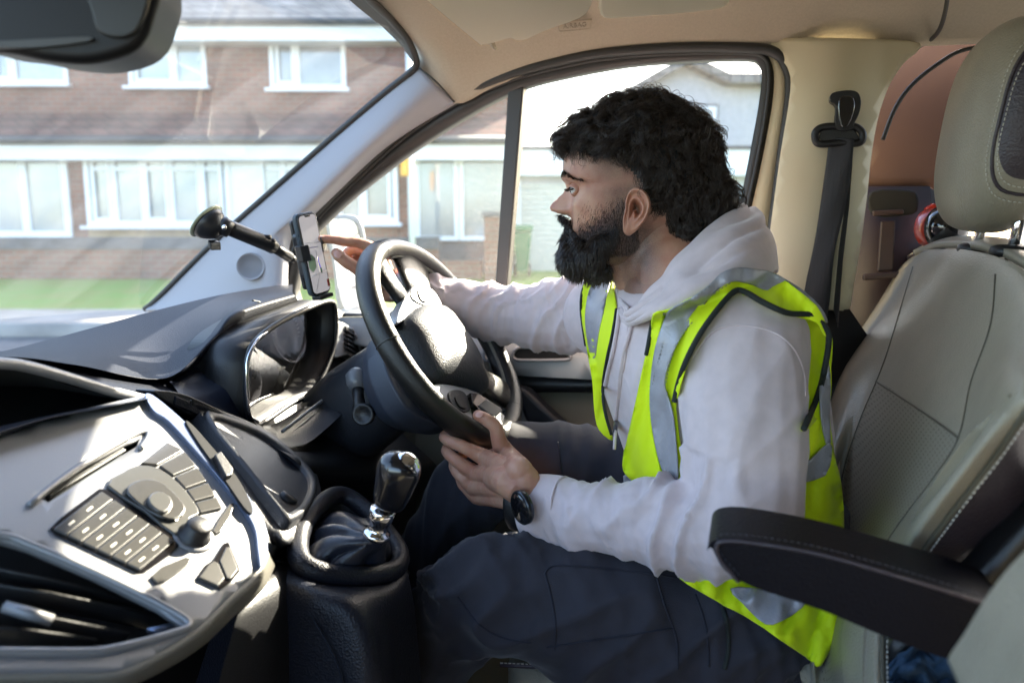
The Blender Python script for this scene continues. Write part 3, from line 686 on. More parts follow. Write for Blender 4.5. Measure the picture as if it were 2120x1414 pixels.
def text_mesh(name, body, o, ex_, ey_, h, m, parent, ext=.001):
    cu = bpy.data.curves.new(name, 'FONT'); cu.body = body; cu.size = 1; cu.extrude = ext/h; cu.align_x = 'CENTER'; cu.align_y = 'CENTER'
    to = bpy.data.objects.new('tmp', cu); COL.objects.link(to); dg = bpy.context.evaluated_depsgraph_get(); me = bpy.data.meshes.new_from_object(to.evaluated_get(dg)); bpy.data.objects.remove(to)
    ez = ex_.cross(ey_).normalized()
    for v in me.vertices: v.co = o + ex_*(v.co.x*h) + ey_*(v.co.y*h) + ez*(v.co.z*h)
    me.name = name; return link(name, me, m, parent)
o_ = hit_head(1190,54); e1 = (hit_head(1214,51)-hit_head(1166,56)).normalized(); e2 = (hit_head(1189,46)-hit_head(1191,62)).normalized()
text_mesh('airbag_lettering', 'AIRBAG', o_-ray(1190,54)*.013, e1, e2, .0125, mat('label_grey',(.36,.31,.24),.7), lab)

# ---------------- rear view mirror housing (top left, near)
ym = .60
mp_ = crom([(-180,-60),(-150,60),(-60,100),(20,112),(100,128),(185,132),(262,112),(300,78),(318,30),(330,-30),(300,-120),(100,-160)],5,True)
rm_ = MB().prism([PY(x,y,ym) for x,y in mp_], Vector((-.02,.09,.01))).build('rear_view_mirror', mat('mirror_black',(.006,.006,.007),.45,spec=.3), van, bev=.022)
rm_.modifiers['bevel'].segments = 6
MB().prism([PY(x,y,ym-.004) for x,y in crom([(185,-30),(190,30),(205,68),(255,78),(290,50),(300,-30)],5,True)], Vector((0,.02,0))).build('mirror_stem_cover', mat('grey_shell',(.016,.016,.015),.4), rm_, bev=.009)
MB().prism([PY(x,y,ym-.003) for x,y in crom([(-160,72),(-20,84),(90,80),(180,76),(182,86),(90,98),(0,100),(-160,90)],5,True)], Vector((0,.02,0))).build('mirror_lip', mat('grey_lip',(.03,.028,.024),.4), rm_, bev=.006)

# ---------------- door mirror outside
dmf = lambda x, y: PL(x, y, 1.74)
hs = crom([(676,452),(700,444),(735,446),(750,462),(760,510),(768,560),(775,620),(768,650),(740,664),(712,660),(698,640),(690,560),(678,490)],4,True)
dmr = MB().prism([dmf(x,y) for x,y in hs], Lv*.09-Rv*.05).build('door_mirror', mat('mirror_shell',(.16,.19,.19),.45), van, bev=.02)
hsi = crom([(685,462),(702,455),(728,457),(742,475),(750,520),(742,530),(700,528),(692,500)],4,True)
M_mir = mat('mirror_glass', (.85,.87,.88), .03, metal=1.)
MB().prism([dmf(x,y)-Lv*.004+Rv*.0 for x,y in crom([(685,462),(702,455),(728,457),(742,475),(752,540),(760,600),(757,632),(740,645),(718,640),(706,610),(696,540)],4,True)], -Lv*.002).build('mirror_glass', M_mir, dmr, smooth=False)
MB().prism([PL(x,y,1.66) for x,y in ((700,640),(760,655),(780,690),(720,680))], Lv*.08).build('mirror_arm', mat('mirror_arm_plastic',(.2,.22,.22),.4), dmr, bev=.01)
# ============================================================ DASHBOARD
def PRs(pts, r): return [PR(x, y, r) for x, y in pts]
dash = patch('dashboard', [
    [PR(x,y,-.86) for x,y in ((-200,745),(100,745),(345,765),(470,700),(600,640),(700,640),(760,700))],
    [PR(x,y,-.80) for x,y in ((-200,800),(100,800),(330,810),(500,800),(620,820),(700,800),(790,800))],
    [PR(x,y,-.74) for x,y in ((-200,900),(100,880),(330,850),(480,880),(600,905),(700,900),(850,880))],
    [PR(x,y,-.68) for x,y in ((-200,1100),(150,1080),(420,1000),(520,1000),(650,1000),(760,980),(900,960))],
    [PR(x,y,-.66) for x,y in ((-200,1500),(150,1500),(420,1500),(560,1500),(720,1400),(850,1300),(1000,1200))]], M_darkp, van, 5, 5, thick=.01)
# pad along the windscreen
A = [(-120,745),(0,728),(150,690),(310,646),(450,612),(567,592),(606,589)]
B = [(-120,756),(20,738),(165,753),(335,778),(440,692),(492,641),(606,606)]
B2 = [(-120,758),(20,739),(160,756),(345,782),(446,705),(494,660),(615,618)]
Cc = [(-120,762),(20,741),(165,759),(347,785),(455,722),(497,685),(620,632)]
mid = [((a[0]+b[0])/2, (a[1]+b[1])/2) for a, b in zip(A, B)]
pad = patch('dash_pad', [PRs(A,-.98), PRs(mid,-.87), PRs(B,-.785), PRs(B2,-.772), PRs(Cc,-.79)], M_dashtop, dash, 8, 4)
und = patch('pad_underside', [PRs(Cc,-.79), PRs([(x, y+14) for x, y in Cc],-.86)], M_darkp, dash, 6, 3)
if 0: endc = MB().prism([PR(x,y,-.79) for x,y in ((545,624),(606,588),(622,602),(626,618),(620,634),(551,660))], -Rv*.12).build('pad_end_cap', mat('pad_end',(.13,.135,.15),.35,bump=.4,bscale=500), dash, bev=.004)
MB().tube([PR(x,y,-.783) for x,y in crom([(522,622),(543,628),(550,645),(551,661)],4)], .0012, 6).build('pad_joint', M_rub, dash)
# long upper trim under the pad
patch('upper_shelf', [PRs([(-120,765),(25,744),(165,762),(340,790),(420,790),(505,850)],-.80), PRs([(-120,770),(30,752),(150,790),(300,815),(400,845),(510,880)],-.74), PRs([(-120,772),(40,762),(150,800),(290,828),(390,866),(560,925)],-.71)], M_dashtop, dash, 6, 5)
# switch row
swf = lambda x, y: PR(x, y, -.70)
swo = crom([(322,808),(380,815),(450,845),(540,882),(600,893),(625,905),(600,915),(560,912),(500,900),(430,872),(370,845),(330,822)],4,True)
swr = MB().prism([swf(x,y) for x,y in swo], -Rv*.03).build('switch_row', M_dash, dash, bev=.004)
for a, b, c_, d in (((365,820),(430,846),(424,866),(362,838)), ((434,848),(492,872),(488,890),(430,868)), ((496,874),(556,892),(552,906),(493,892))):
    MB().prism([PR(x,y,-.697) for x,y in (a,b,c_,d)], -Rv*.006).build('dash_switch', M_dashtop, swr, bev=.0015)
text_mesh('switch_symbol', '(!)', PR(397,833,-.6935), (PR(405,837,-.69)-PR(390,830,-.69)).normalized(), Zv, .007, M_key, swr)
# binnacle side and hood
patch('binnacle_side', [PRs([(347,786),(430,742),(497,690),(520,676)],-.79), PRs([(360,800),(430,785),(480,745),(516,708)],-.765), PRs([(380,825),(440,820),(480,800),(511,790)],-.735), PRs([(420,860),(450,868),(480,870),(512,868)],-.71)], mat('binnacle_plastic',(.010,.013,.024),.34,bump=.3,bscale=500), dash, 6, 6)
Oc = crom([(513,852),(509,790),(513,740),(530,705),(575,670),(635,640),(680,624),(694,640),(694,700),(680,752),(648,812),(600,838),(556,868),(530,880)],6,True)
rim_r = lambda x: -.70-.03*max(0,(x-510)/180)
Of = [PR(x,y,rim_r(x)) for x,y in Oc]; Ob = [p - Rv*.11 + Zv*.0 for p in Of]
n_ = len(Of)
hood = mk('cluster_hood', Of+Ob, [(i,(i+1)%n_,(i+1)%n_+n_,i+n_) for i in range(n_)], M_darkp, dash); solid(hood, .003, 0)
MB().tube(Of, .0045, 8, closed=True).build('cluster_rim', M_darkp, dash)
MB().tube([PR(x,y,rim_r(x)+.003) for x,y in crom([(536,874),(516,856),(510,790),(514,740),(532,704),(552,688)],6)], .0024, 8).build('rim_silver_edge', M_chrome, dash)  # silver edge along the left of the cluster rim
V2, Fs = cdt(Oc); pl = [PR(x,y,rim_r(x))-Rv*.10 for x,y in V2]
clu = mk('instrument_cluster', pl, Fs, mat('cluster_face',(.012,.012,.014),.3), dash, smooth=False)
for (x, y, R_) in ((560,790,.052),(655,700,.052)):
    c = PR(x,y,-.725)-Rv*.07; 
    MB().lathe(c, (Rv+Zv*.25).normalized(), [(-.02,R_),(.014,R_),(.016,R_-.003),(.006,R_-.007),(.004,.008),(.012,.006)], 40).build('dial', mat('dial_ring',(.32,.32,.33),.25,metal=.3), clu)
    mm = MB()
    for k in range(25):
        a = math.radians(-40+k*11); d1 = Lv*math.cos(a)+Zv*math.sin(a); mm.box(c+Rv*.008+d1*(R_-.012), Rv*.0006, d1*.003, Rv.cross(d1)*.0006)
    mm.build('dial_marks', M_thread, clu, smooth=False)
MB().prism([PR(x,y,-.725)-Rv*.06 for x,y in ((590,735),(622,715),(622,770),(590,790))], -Rv*.004).build('trip_display', mat('lcd',(.02,.03,.04),.1,coat=1.), clu)
V3, F3 = cdt(Oc); mk('cluster_lens', [PR(x,y,rim_r(x))-Rv*.03 for x,y in V3], F3, glassmat('lens', tint=(.6,.6,.63), dust_haze=.006, dscale=30, refl=.45), dash, smooth=False)
# shelf in front of the cluster (light catching slats)
patch('cluster_sill', [PRs([(515,862),(560,880),(640,830),(690,765)],-.71), PRs([(560,905),(600,905),(670,850),(740,770)],-.66), PRs([(600,925),(640,915),(700,865),(765,800)],-.63)], M_dash, dash, 6, 4)
for k in range(3):
    MB().tube([PR(x+12*k,y+9*k,-.67) for x,y in crom([(585,893),(640,850),(700,805)],4)], .0028, 8).build('sill_strip', M_silver, dash)
# end vent by the driver door
M_sil2 = mat('vent_silver', (.55,.56,.56), .3, metal=.5)
ev = MB().prism([PR(x,y,-.80) for x,y in ((694,662),(712,668),(772,702),(775,722),(765,768),(748,756),(722,735),(694,742))], -Rv*.04).build('side_vent', M_sil2, dash, bev=.004)
MB().prism([PR(x,y,-.797) for x,y in ((716,676),(766,706),(766,752),(722,722))], -Rv*.01).build('vent_mouth', M_void, ev, smooth=False)
for k in range(5):
    MB().prism([PR(x,y+k*9,-.793) for x,y in ((718,682),(766,710),(766,714),(718,686))], -Rv*.012).build('vent_slat', M_darkp, ev)
MB().tube([PR(x,y,-.79) for x,y in crom([(735,690),(742,712),(750,735)],3)], .0025, 6).build('vent_tab', M_silver, ev)
# lower knee panel
patch('knee_panel', [PRs([(540,912),(625,905),(700,870),(780,850)],-.68), PRs([(600,945),(680,960),(780,960),(880,940)],-.60), PRs([(640,990),(720,1010),(820,1010),(905,965)],-.60), PRs([(650,1030),(740,1060),(830,1050),(920,1000)],-.68)], M_darkp, dash, 6, 6)

# ---------------- centre stack
sa = PR(290,905,-.63); sc_ = PR(545,1130,-.47); sb_ = sa - Lv*.2
SP0 = plane3(sa, sb_, sc_); SN = SP0.n
def SP(px, py, off=0.0):
    p = SP0(px, py); q = p - sa; el = q.dot(Lv); ed = (q - Lv*el).length
    b = -.06*max(0, el+.02)**1.0*0  - .35*max(0, ed-.17)**2 - .5*max(0, .0-ed)
    d = ray(px, py); t = (off+b)/d.dot(SN); return p + d*t
stack_out = crom([(-140,960),(0,903),(140,856),(290,820),(318,822),(372,868),(430,935),(500,1025),(548,1100),(552,1140),(528,1185),(470,1240),(400,1305),(300,1365),(230,1388),(0,1392),(-140,1392)],4,True)
vent_h = [(-130,1105),(0,1112),(60,1130),(200,1190),(330,1255),(384,1291),(350,1308),(230,1338),(150,1344),(-130,1342)]
slot_h = [(80,1028),(180,960),(262,917),(290,906),(284,924),(240,950),(100,1040)]
stack = sheet('centre_stack', stack_out, lambda x, y: SP(x, y), M_silver, van, holes=[vent_h, slot_h], step=30, thick=.008)
def key(pts, name, m, off=.002, dep=.004, bev=.0015, parent=None, rnd=0):
    P = crom(pts, rnd, True) if rnd else pts
    return MB().prism([SP(x, y, off) for x, y in P], -SN*dep).build(name, m, parent or stack, bev=bev)
key([(70,1035),(262,912),(298,900),(290,930),(240,960),(95,1050)], 'slot_well', M_void, -.012, .004)
key([(96,1020),(255,925),(262,931),(104,1027)], 'slot_flap', M_keyd, -.004, .003, .001)
# lip round the slot
MB().tube([SP(x,y,.0015) for x,y in crom([(60,1045),(150,975),(262,908),(300,893),(306,905),(290,930)],4)], .003, 8).build('slot_lip', M_silver, stack)
key([(100,1094),(125,1070),(205,1010),(225,1012),(300,1062),(368,1112),(372,1128),(350,1150),(300,1184),(280,1186),(200,1148),(115,1108)], 'keypad_surround', M_gloss, .0015, .003, .001)
# five columns x two rows of keys in the lower block
qa, qb, qc, qd = Vector((108,1094)), Vector((212,1014)), Vector((364,1118)), Vector((290,1180))
def quad(u, v): return (qa.lerp(qd, u)).lerp(qb.lerp(qc, u), v)
for i in range(6):
    for j in range(1):
        u0, u1, v0, v1 = i/6+.006, (i+1)/6-.006, .0+.02, 1-.02
        key([tuple(quad(u0,v0)), tuple(quad(u0,v1)), tuple(quad(u1,v1)), tuple(quad(u1,v0))], 'preset_key', M_key, .0042, .003, .001)
key([(222,1004),(250,978),(285,962),(330,968),(372,1000),(402,1036),(414,1062),(395,1072),(366,1108),(300,1056)], 'navigation_pad', M_keyd, .004, .005, .002, rnd=2)
key([(262,1010),(290,992),(330,995),(372,1030),(385,1055),(362,1075),(320,1062),(280,1035)], 'navigation_ring', M_key, .008, .004, .002, rnd=3)
key([(306,1030),(325,1015),(352,1025),(358,1045),(340,1060),(318,1050)], 'navigation_button', M_keyd, .012, .005, .002, rnd=2)
inn = [(290,958),(328,962),(360,985),(385,1012),(403,1038),(415,1062)]
outr = [(345,914),(382,932),(408,965),(430,996),(448,1026),(462,1052)]
for k in range(5):
    a, b, c_, d = inn[k], outr[k], outr[k+1], inn[k+1]
    g = .04
    A_2 = [(Vector(a).lerp(Vector(d), g)), Vector(b).lerp(Vector(c_), g), Vector(c_).lerp(Vector(b), g), Vector(d).lerp(Vector(a), g)]
    key([tuple(p) for p in A_2], 'function_key', M_key, .0035, .004, .0018)
key([(440,1098),(452,1075),(475,1042),(486,1040),(478,1068),(458,1100),(446,1104)], 'small_key', M_key, .003, .004, .001)
key([(312,1192),(335,1172),(385,1152),(398,1156),(388,1172),(345,1200),(325,1206)], 'small_key', M_key, .003, .004, .001)
key([(405,1196),(425,1168),(440,1158),(462,1124),(474,1120),(488,1152),(499,1180),(478,1204),(458,1219)], 'climate_panel', M_gloss, .002, .003, .001)
key([(412,1194),(430,1170),(442,1160),(452,1164),(466,1196),(452,1212)], 'climate_key', M_key, .004, .003, .001)
key([(455,1160),(468,1132),(476,1130),(494,1178),(478,1198),(470,1196)], 'climate_key', M_key, .004, .003, .001)
MB().lathe(SP(400,1112,.0), SN, [(0,.016),(.004,.0165),(.006,.013),(.016,.0125),(.018,.011),(.0185,.002)], 32).build('volume_knob', M_darkp, stack)
MB().lathe(SP(400,1112,.0), SN, [(0,.021),(.002,.0205),(.0025,.017)], 32).build('knob_ring', M_silver, stack)
mk2 = MB()
for i in range(6):
    for v in (.25,.62):
        c_2 = quad((i+.5)/6, v); d_ = (qb-qa).normalized()*7
        mk2.prism([SP(c_2.x-d_.x-1.2, c_2.y-d_.y-1.2, .0045), SP(c_2.x+d_.x-1.2, c_2.y+d_.y-1.2, .0045), SP(c_2.x+d_.x+1.2, c_2.y+d_.y+1.2, .0045), SP(c_2.x-d_.x+1.2, c_2.y-d_.y+1.2, .0045)], -SN*.0006)
mk2.build('key_symbols', M_thread, stack, smooth=False)
# passenger side vent
vb = sheet('passenger_vent', crom([(-140,1100),(0,1106),(60,1124),(200,1184),(335,1250),(392,1291),(350,1312),(230,1344),(150,1350),(-140,1350)],2,True), lambda x, y: SP(x, y, -.05), M_void, stack, step=60)
MB().tube([SP(x,y,.001) for x,y in crom([(-140,1102),(0,1108),(60,1126),(200,1186),(335,1252),(392,1291),(352,1312),(230,1343),(150,1349),(-140,1348)],5)], .0035, 8).build('vent_surround', M_silver, vb)
for (x0,y0,x1,y1) in ((-140,1168,300,1262),(-140,1205,330,1290),(-140,1260,260,1325),(-140,1305,190,1338)):
    MB().tube([SP(x0,y0,-.022), SP((x0+x1)/2,(y0+y1)/2-6,-.020), SP(x1,y1,-.024)], [(.010,.0018)]*3, 8, flat=SN).build('vent_louvre', M_darkp, vb)
MB().tube([SP(8,1255,-.010), SP(60,1270,-.008), SP(108,1284,-.010)], [.0045,.005,.0045], 12).build('vent_tab', M_silver, vb)
MB().prism([SP(x,y,-.012) for x,y in ((305,1300),(376,1284),(384,1290),(330,1306))], -SN*.004).build('vent_corner', M_silverd, vb)
# lip under the stack
lipr = [(-140,1392),(0,1394),(120,1393),(230,1390),(300,1366),(400,1306),(470,1240),(528,1186),(553,1138)]
patch('stack_lip', [[SP(x,y,0) for x,y in lipr], [SP(x+8,y+16,-.005) for x,y in lipr], [SP(x+16,y+34,-.035) for x,y in lipr], [SP(x+4,y+30,-.10) for x,y in lipr]], mat('lip_grey',(.20,.19,.165),.45,bump=.5,bscale=600), stack, 6, 5)
# blue-silver bezel along the driver side with tall vent
bz = crom([(300,818),(318,818),(372,862),(436,925),(500,1005),(548,1080),(554,1138),(540,1172),(534,1140),(524,1085),(480,1020),(412,940),(350,872),(318,850)],4,True)
bzo = MB().prism([SP(x,y,.006) for x,y in bz], -SN*.012).build('side_bezel', M_silverd, stack, bev=.003)
MB().prism([SP(x,y,.0085) for x,y in crom([(384,872),(400,880),(440,925),(490,985),(520,1040),(522,1062),(505,1050),(460,985),(410,915)],3,True)], -SN*.004).build('tall_vent', M_void, bzo, bev=.001)
MB().prism([SP(x,y,.014) for x,y in ((444,940),(458,932),(484,968),(482,982),(468,986))], -SN*.008).build('tall_vent_tab', M_darkp, bzo, bev=.002)
# storage recess on top of the stack (dark cavity at the left edge)
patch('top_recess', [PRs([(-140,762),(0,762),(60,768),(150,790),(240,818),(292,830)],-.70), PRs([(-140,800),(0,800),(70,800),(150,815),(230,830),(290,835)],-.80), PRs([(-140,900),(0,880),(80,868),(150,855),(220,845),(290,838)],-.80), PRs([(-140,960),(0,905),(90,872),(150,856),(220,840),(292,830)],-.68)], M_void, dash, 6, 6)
MB().tube([PR(x,y,-.695) for x,y in crom([(-140,748),(0,752),(60,760),(150,785),(240,812),(300,826)],5)], .006, 10).build('recess_rim', M_silver, dash)
patch('stack_brow', [PRs([(-140,910),(0,882),(90,862),(150,850),(220,838),(300,824)],-.685), PRs([(-140,940),(0,895),(90,868),(150,856),(225,842),(305,826)],-.66), [SP(x,y,.0) for x,y in ((-140,966),(0,906),(90,872),(140,857),(230,838),(310,824))]], M_dashtop, dash, 6, 4)

# ---------------- tray between stack and column
tro = crom([(420,850),(470,862),(540,892),(600,935),(645,980),(656,1015),(640,1055),(612,1078),(594,1078),(560,1040),(500,965),(440,890)],5,True)
tf = plane3(PR(430,860,-.68), PR(650,1000,-.56), PR(590,1075,-.50))
cxm = sum(p[0] for p in tro)/len(tro); cym = sum(p[1] for p in tro)/len(tro)
tri = [(cxm+(x-cxm)*.84, cym+(y-cym)*.84) for x, y in tro]
n_ = len(tro)
P0 = [tf(x,y) for x,y in tro]; P1 = [tf(x,y)+tf.n*.006 for x,y in [(cxm+(x-cxm)*.95, cym+(y-cym)*.95) for x,y in tro]]; P2 = [tf(x,y)+tf.n*.002 for x,y in tri]; P3 = [tf(x,y)-tf.n*.05 for x,y in [(cxm+(x-cxm)*.8, cym+(y-cym)*.8) for x,y in tro]]; Pm = [tf(cxm+(x-cxm)*1.12, cym+(y-cym)*1.12)-tf.n*.05 for x,y in tro]
loops = [Pm, P0, P1, P2, P3]; vs = sum(loops, []); fs = []
for i in range(4):
    for k in range(n_): fs.append((i*n_+k, i*n_+(k+1)%n_, (i+1)*n_+(k+1)%n_, (i+1)*n_+k))
fs.append(tuple(4*n_+k for k in range(n_)))
tray = mk('storage_tray', vs, fs, M_dash, van)
MB().lathe(tf(600,1025)-tf.n*.02, (tf.n+Lv*.2).normalized(), [(0,.001),(.002,.012),(.018,.012),(.02,.010)], 20).build('tray_lever', M_darkp, tray)
patch('tray_surround', [[PR(x,y,-.68) for x,y in ((400,835),(480,858),(560,893),(640,930))], [tf(x,y)-tf.n*.003 for x,y in ((430,870),(530,905),(610,955),(665,1000))], [tf(x,y)-tf.n*.01 for x,y in ((520,1010),(570,1060),(610,1090),(670,1050))], [PR(x,y,-.50) for x,y in ((552,1120),(575,1130),(600,1130),(640,1100))]], M_dash, van, 6, 6).location = (0,0,0)

M_collar = mat('collar_leather', (.010,.011,.017), .42, spec=.3, bump=.5, bscale=420, bumptype='voronoi')
# ---------------- gear lever
con = patch('console', [[PR(x,y,-.56) for x,y in ((552,1150),(600,1120),(690,1110),(790,1120),(850,1180))], [PR(x,y,-.47) for x,y in ((500,1250),(590,1215),(700,1225),(800,1215),(850,1240))], [PR(x,y,-.46) for x,y in ((430,1500),(560,1500),(700,1500),(820,1500),(900,1500))]], M_darkp, van, 6, 6)
lg = .755
ringp = crom([(606,1150),(612,1105),(640,1060),(685,1026),(722,1030),(768,1066),(808,1112),(833,1155),(824,1186),(785,1200),(720,1206),(655,1196),(618,1178)],5,True)
gf = plane3(PL(640,1150,.72), PL(830,1165,.82), PL(700,1035,.87))
P0 = [gf(x,y) for x,y in ringp]; n_ = len(P0); cg = sum(P0, Vector())/n_
MB().tube([cg+(p-cg)*.93+gf.n*.004 for p in P0], .0125, 14, closed=True).build('gaiter_collar', M_collar, con)
prof_ = [(.90,-.055),(.86,-.02),(.86,.0),(.97,.006),(1.0,-.004),(1.05,-.03),(1.14,-.075),(1.28,-.14),(1.42,-.22)]
vs = []
for s_, o_2 in prof_:
    for i, p in enumerate(P0): vs.append(cg+(p-cg)*s_ + gf.n*min(o_2,.006)*.35 + Zv*(o_2*.8 if o_2 < 0 else 0) + Rv*(-.2*min(0,o_2)*.0))
fs = [(i*n_+k, i*n_+(k+1)%n_, (i+1)*n_+(k+1)%n_, (i+1)*n_+k) for i in range(len(prof_)-1) for k in range(n_)]
mk('console_surround', vs, fs, M_collar, con)
patch('console_side', [[PL(x,y,l) for x,y,l in ((545,1150,.70),(612,1172,.705),(660,1200,.70),(725,1208,.725),(790,1200,.775),(838,1165,.81))], [PL(x,y,l) for x,y,l in ((500,1215,.69),(600,1215,.665),(670,1235,.660),(740,1240,.68),(810,1232,.74),(850,1210,.80))], [PL(x,y,l) for x,y,l in ((440,1310,.68),(560,1320,.655),(670,1330,.65),(770,1330,.665),(815,1320,.74),(862,1290,.80))], [PL(x,y,l) for x,y,l in ((380,1500,.67),(540,1500,.65),(670,1500,.64),(790,1500,.65),(825,1500,.73),(880,1500,.80))]], M_collar, con, 6, 6)
MB().tube([PL(x,y,l) for x,y,l in crom([(612,1225,.661),(660,1300,.648),(700,1380,.642),(715,1450,.64)],5)], .0012, 6).build('side_seam', M_dashtop, con)
for k_ in (8, 22, 38, 52):
    MB().tube([vs[j*n_+k_]+(vs[j*n_+k_]-cg).normalized()*.0006 for j in range(2,8)], .0009, 6).build('surround_stitching', M_thread if False else M_dashtop, con)
gear = None
top_c = PL(778,1108,lg); loops = []
G0 = [cg+(p-cg)*.84 - Zv*.012 for p in P0]
axg = (PL(808,1000,lg)-top_c).normalized()
e1 = axg.cross(Lv).normalized(); e2 = axg.cross(e1)
ang = [math.atan2((p-cg).dot(e2), (p-cg).dot(e1)) for p in G0]
for t in [k/16 for k in range(17)]:
    L_ = []
    for i, p in enumerate(G0):
        tp = top_c + (e1*math.cos(ang[i]) + e2*math.sin(ang[i]))*.0125
        u_ = t**1.15; q = p.lerp(tp, u_); axp = cg.lerp(top_c, u_)
        fold = abs(math.sin(ang[i]*3.5+.6*math.sin(t*4)))**.6
        q = q + (q-axp)*(-.30*(1-fold)*math.sin(min(1,t*1.15)*math.pi)) + Zv*(.012*math.sin(t*math.pi)*fold)
        L_.append(q)
    loops.append(L_)
vs = sum(loops, []); fs = [(i*n_+k, i*n_+(k+1)%n_, (i+1)*n_+(k+1)%n_, (i+1)*n_+k) for i in range(len(loops)-1) for k in range(n_)]
MB_ = mk('gear_gaiter', vs, fs, mat('gaiter_leather',(.014,.017,.028),.36,bump=.5,bscale=300), con)

MB().lathe(top_c-axg*.004, axg, [(0,.0125),(.004,.0165),(.009,.0165),(.011,.012),(.016,.011),(.022,.0125),(.026,.0145),(.038,.0155),(.040,.0135)], 32).build('gear_collar', M_chrome, con)
kb = MB(); kc = PL(812,1010,lg); kprof = [(-.026,.0145),(-.020,.018),(-.005,.0205),(.012,.0225),(.026,.0235),(.036,.021),(.043,.014),(.045,.003)]
seg = 32; vs = []
kz = axg; kx = (Rv*.7-Zv*.2).normalized(); kx = (kx - kz*kx.dot(kz)).normalized(); ky = kz.cross(kx)
for d, r in kprof:
    for k in range(seg):
        th = 2*math.pi*k/seg; ex = 1.18 if math.cos(th) > 0 else 1.0
        vs.append(kc + kz*d + kx*(r*math.cos(th)*ex*(1+.012/.04*max(0,d)*4)) + ky*(r*math.sin(th)))
fs = [(i*seg+k, i*seg+(k+1)%seg, (i+1)*seg+(k+1)%seg, (i+1)*seg+k) for i in range(len(kprof)-1) for k in range(seg)]
fs += [tuple(range(seg))[::-1], tuple((len(kprof)-1)*seg+k for k in range(seg))]
kn = mk('gear_knob', vs, fs, mat('knob_leather',(.006,.006,.008),.22,coat=.6), con); subsurf(kn, 1)
MB().sphere(kc+kz*.030+kx*.008, kx*.019, ky*.0165, kz*.0185).build('knob_cap', M_chrome, kn)

# ---------------- steering column and wheel
T_ = math.radians(34); WC = V(-.48,1.15,-.18); WN = Rv*math.cos(T_)+Zv*math.sin(T_); E2 = -Rv*math.sin(T_)+Zv*math.cos(T_); WR = .182
def WP(px, py, off=0.0):
    d = ray(px, py); return O_ + d*(((WC-O_).dot(WN)+off)/d.dot(WN))
def WA(th, rad=WR, off=0): th = math.radians(th); return WC + (Lv*math.cos(th)+E2*math.sin(th))*rad + WN*off
colm = MB()
secs = []
for d, ra, rb, dz in ((-.26,.085,.080,-.02),(-.20,.085,.082,-.015),(-.12,.078,.074,-.01),(-.07,.070,.066,0),(-.062,.062,.060,0)):
    secs.append([WC + WN*d + Lv*(ra*math.copysign(abs(math.cos(t))**.7, math.cos(t))) + E2*(rb*math.copysign(abs(math.sin(t))**.7, math.sin(t))+dz) for t in [2*math.pi*k/32 for k in range(32)]])
loft(secs, colm); col = colm.build('steering_column', M_dash, van)
MB().tube([WP(745,850,-.12), WP(742,825,-.12), WP(740,800,-.115)], [.011,.009,.009], 14).build('stalk', M_darkp, col)
sk = MB().tube([WP(741,806,-.115), WP(739,792,-.115), WP(737,776,-.113), WP(736,766,-.112)], [.011,.0165,.0165,.009], 16).build('stalk_tip', mat('stalk_tip_plastic',(.12,.12,.125),.3), col)
MB().lathe(WP(752,858,-.115), (-Lv+WN*.3).normalized(), [(-.01,.017),(.003,.017),(.004,.014),(.0,.010)], 24).build('stalk_collar', M_darkp, col)
sw = MB(); NN = 96
rim = []
for k in range(NN): rim.append(WA(360*k/NN))
rr_ = []
for k in range(NN):
    th = 360*k/NN; g = 0
    for c0 in (60, 120, -45, -120): d = (th-c0+180) % 360-180; g = max(g, math.exp(-(d/16)**2))
    rr_.append((.0195+.0022*g, .0168+.0012*g))
wheel = MB().tube(rim, rr_, 20, closed=True, flat=WN).build('steering_wheel', M_wheel, van)
# leather joints on the rim
for th in (180-8, 104, -20, -62, 8):
    ps = [WA(th) + (WA(th)-WC).normalized()*(.0170*math.cos(a)) + WN*(.0198*math.sin(a)) for a in [2*math.pi*k/20 for k in range(20)]]
    MB().tube(ps, .0009, 6, closed=True).build('rim_joint', M_rub, wheel)
# stitches on the inner side
for lo_a, cnt_ in ((30,66),(-60,60)):
  stm = MB()
  for k in range(cnt_):
    th = lo_a+k*1.0; p = WA(th, WR-.0182, .004)
    stm.tube([p-WN*.003, p+WN*.003], .0007, 4)
  stm.build('rim_stitching', M_thread, wheel)
# hub back shell
hb = MB()
hp = [(792,700),(800,676),(815,650),(845,620),(900,640),(960,740),(990,820),(975,860),(935,880),(890,872),(845,846),(815,800),(796,750)]
hpc = crom(hp, 4, True)
hc = WP(880,760,-.05)
l1 = [WP(x,y,-.035) for x,y in hpc]; l2 = [hc + (p-hc)*.98 - WN*.035 for p in l1]; l3 = [hc + (p-hc)*.8 - WN*.065 for p in l1]
l0 = [hc + (p-hc)*.9 + WN*.005 for p in l1]
loft([l3, l2, l1, l0], hb); hubb = hb.build('hub_shell', M_hubb, wheel); bevel(hubb, .004)
# airbag pad
ao = crom([(833,672),(846,648),(868,636),(892,634),(912,642),(935,672),(962,712),(985,752),(1000,795),(1002,814),(975,806),(930,794),(897,792),(880,772),(856,722)],4,True)
ac = (918,722); L0 = []
mk_ = []
for s, o in ((1.0,-.03),(1.0,.006),(.97,.014),(.88,.022),(.7,.029),(.45,.033),(.2,.034)):
    mk_.append([WP(ac[0]+(x-ac[0])*1, ac[1]+(y-ac[1])*1, 0.) for x,y in ao])
base = mk_[0]; bc = sum(base, Vector())/len(base)
mk_ = [[bc+(p-bc)*s + WN*o for p in base] for s, o in ((.99,-.04),(1.0,.002),(.975,.010),(.90,.018),(.74,.026),(.5,.031),(.25,.0335),(.05,.034))]
am = MB(); loft(mk_, am); ab = am.build('airbag_cover', M_hub, wheel); bevel(ab, .002)
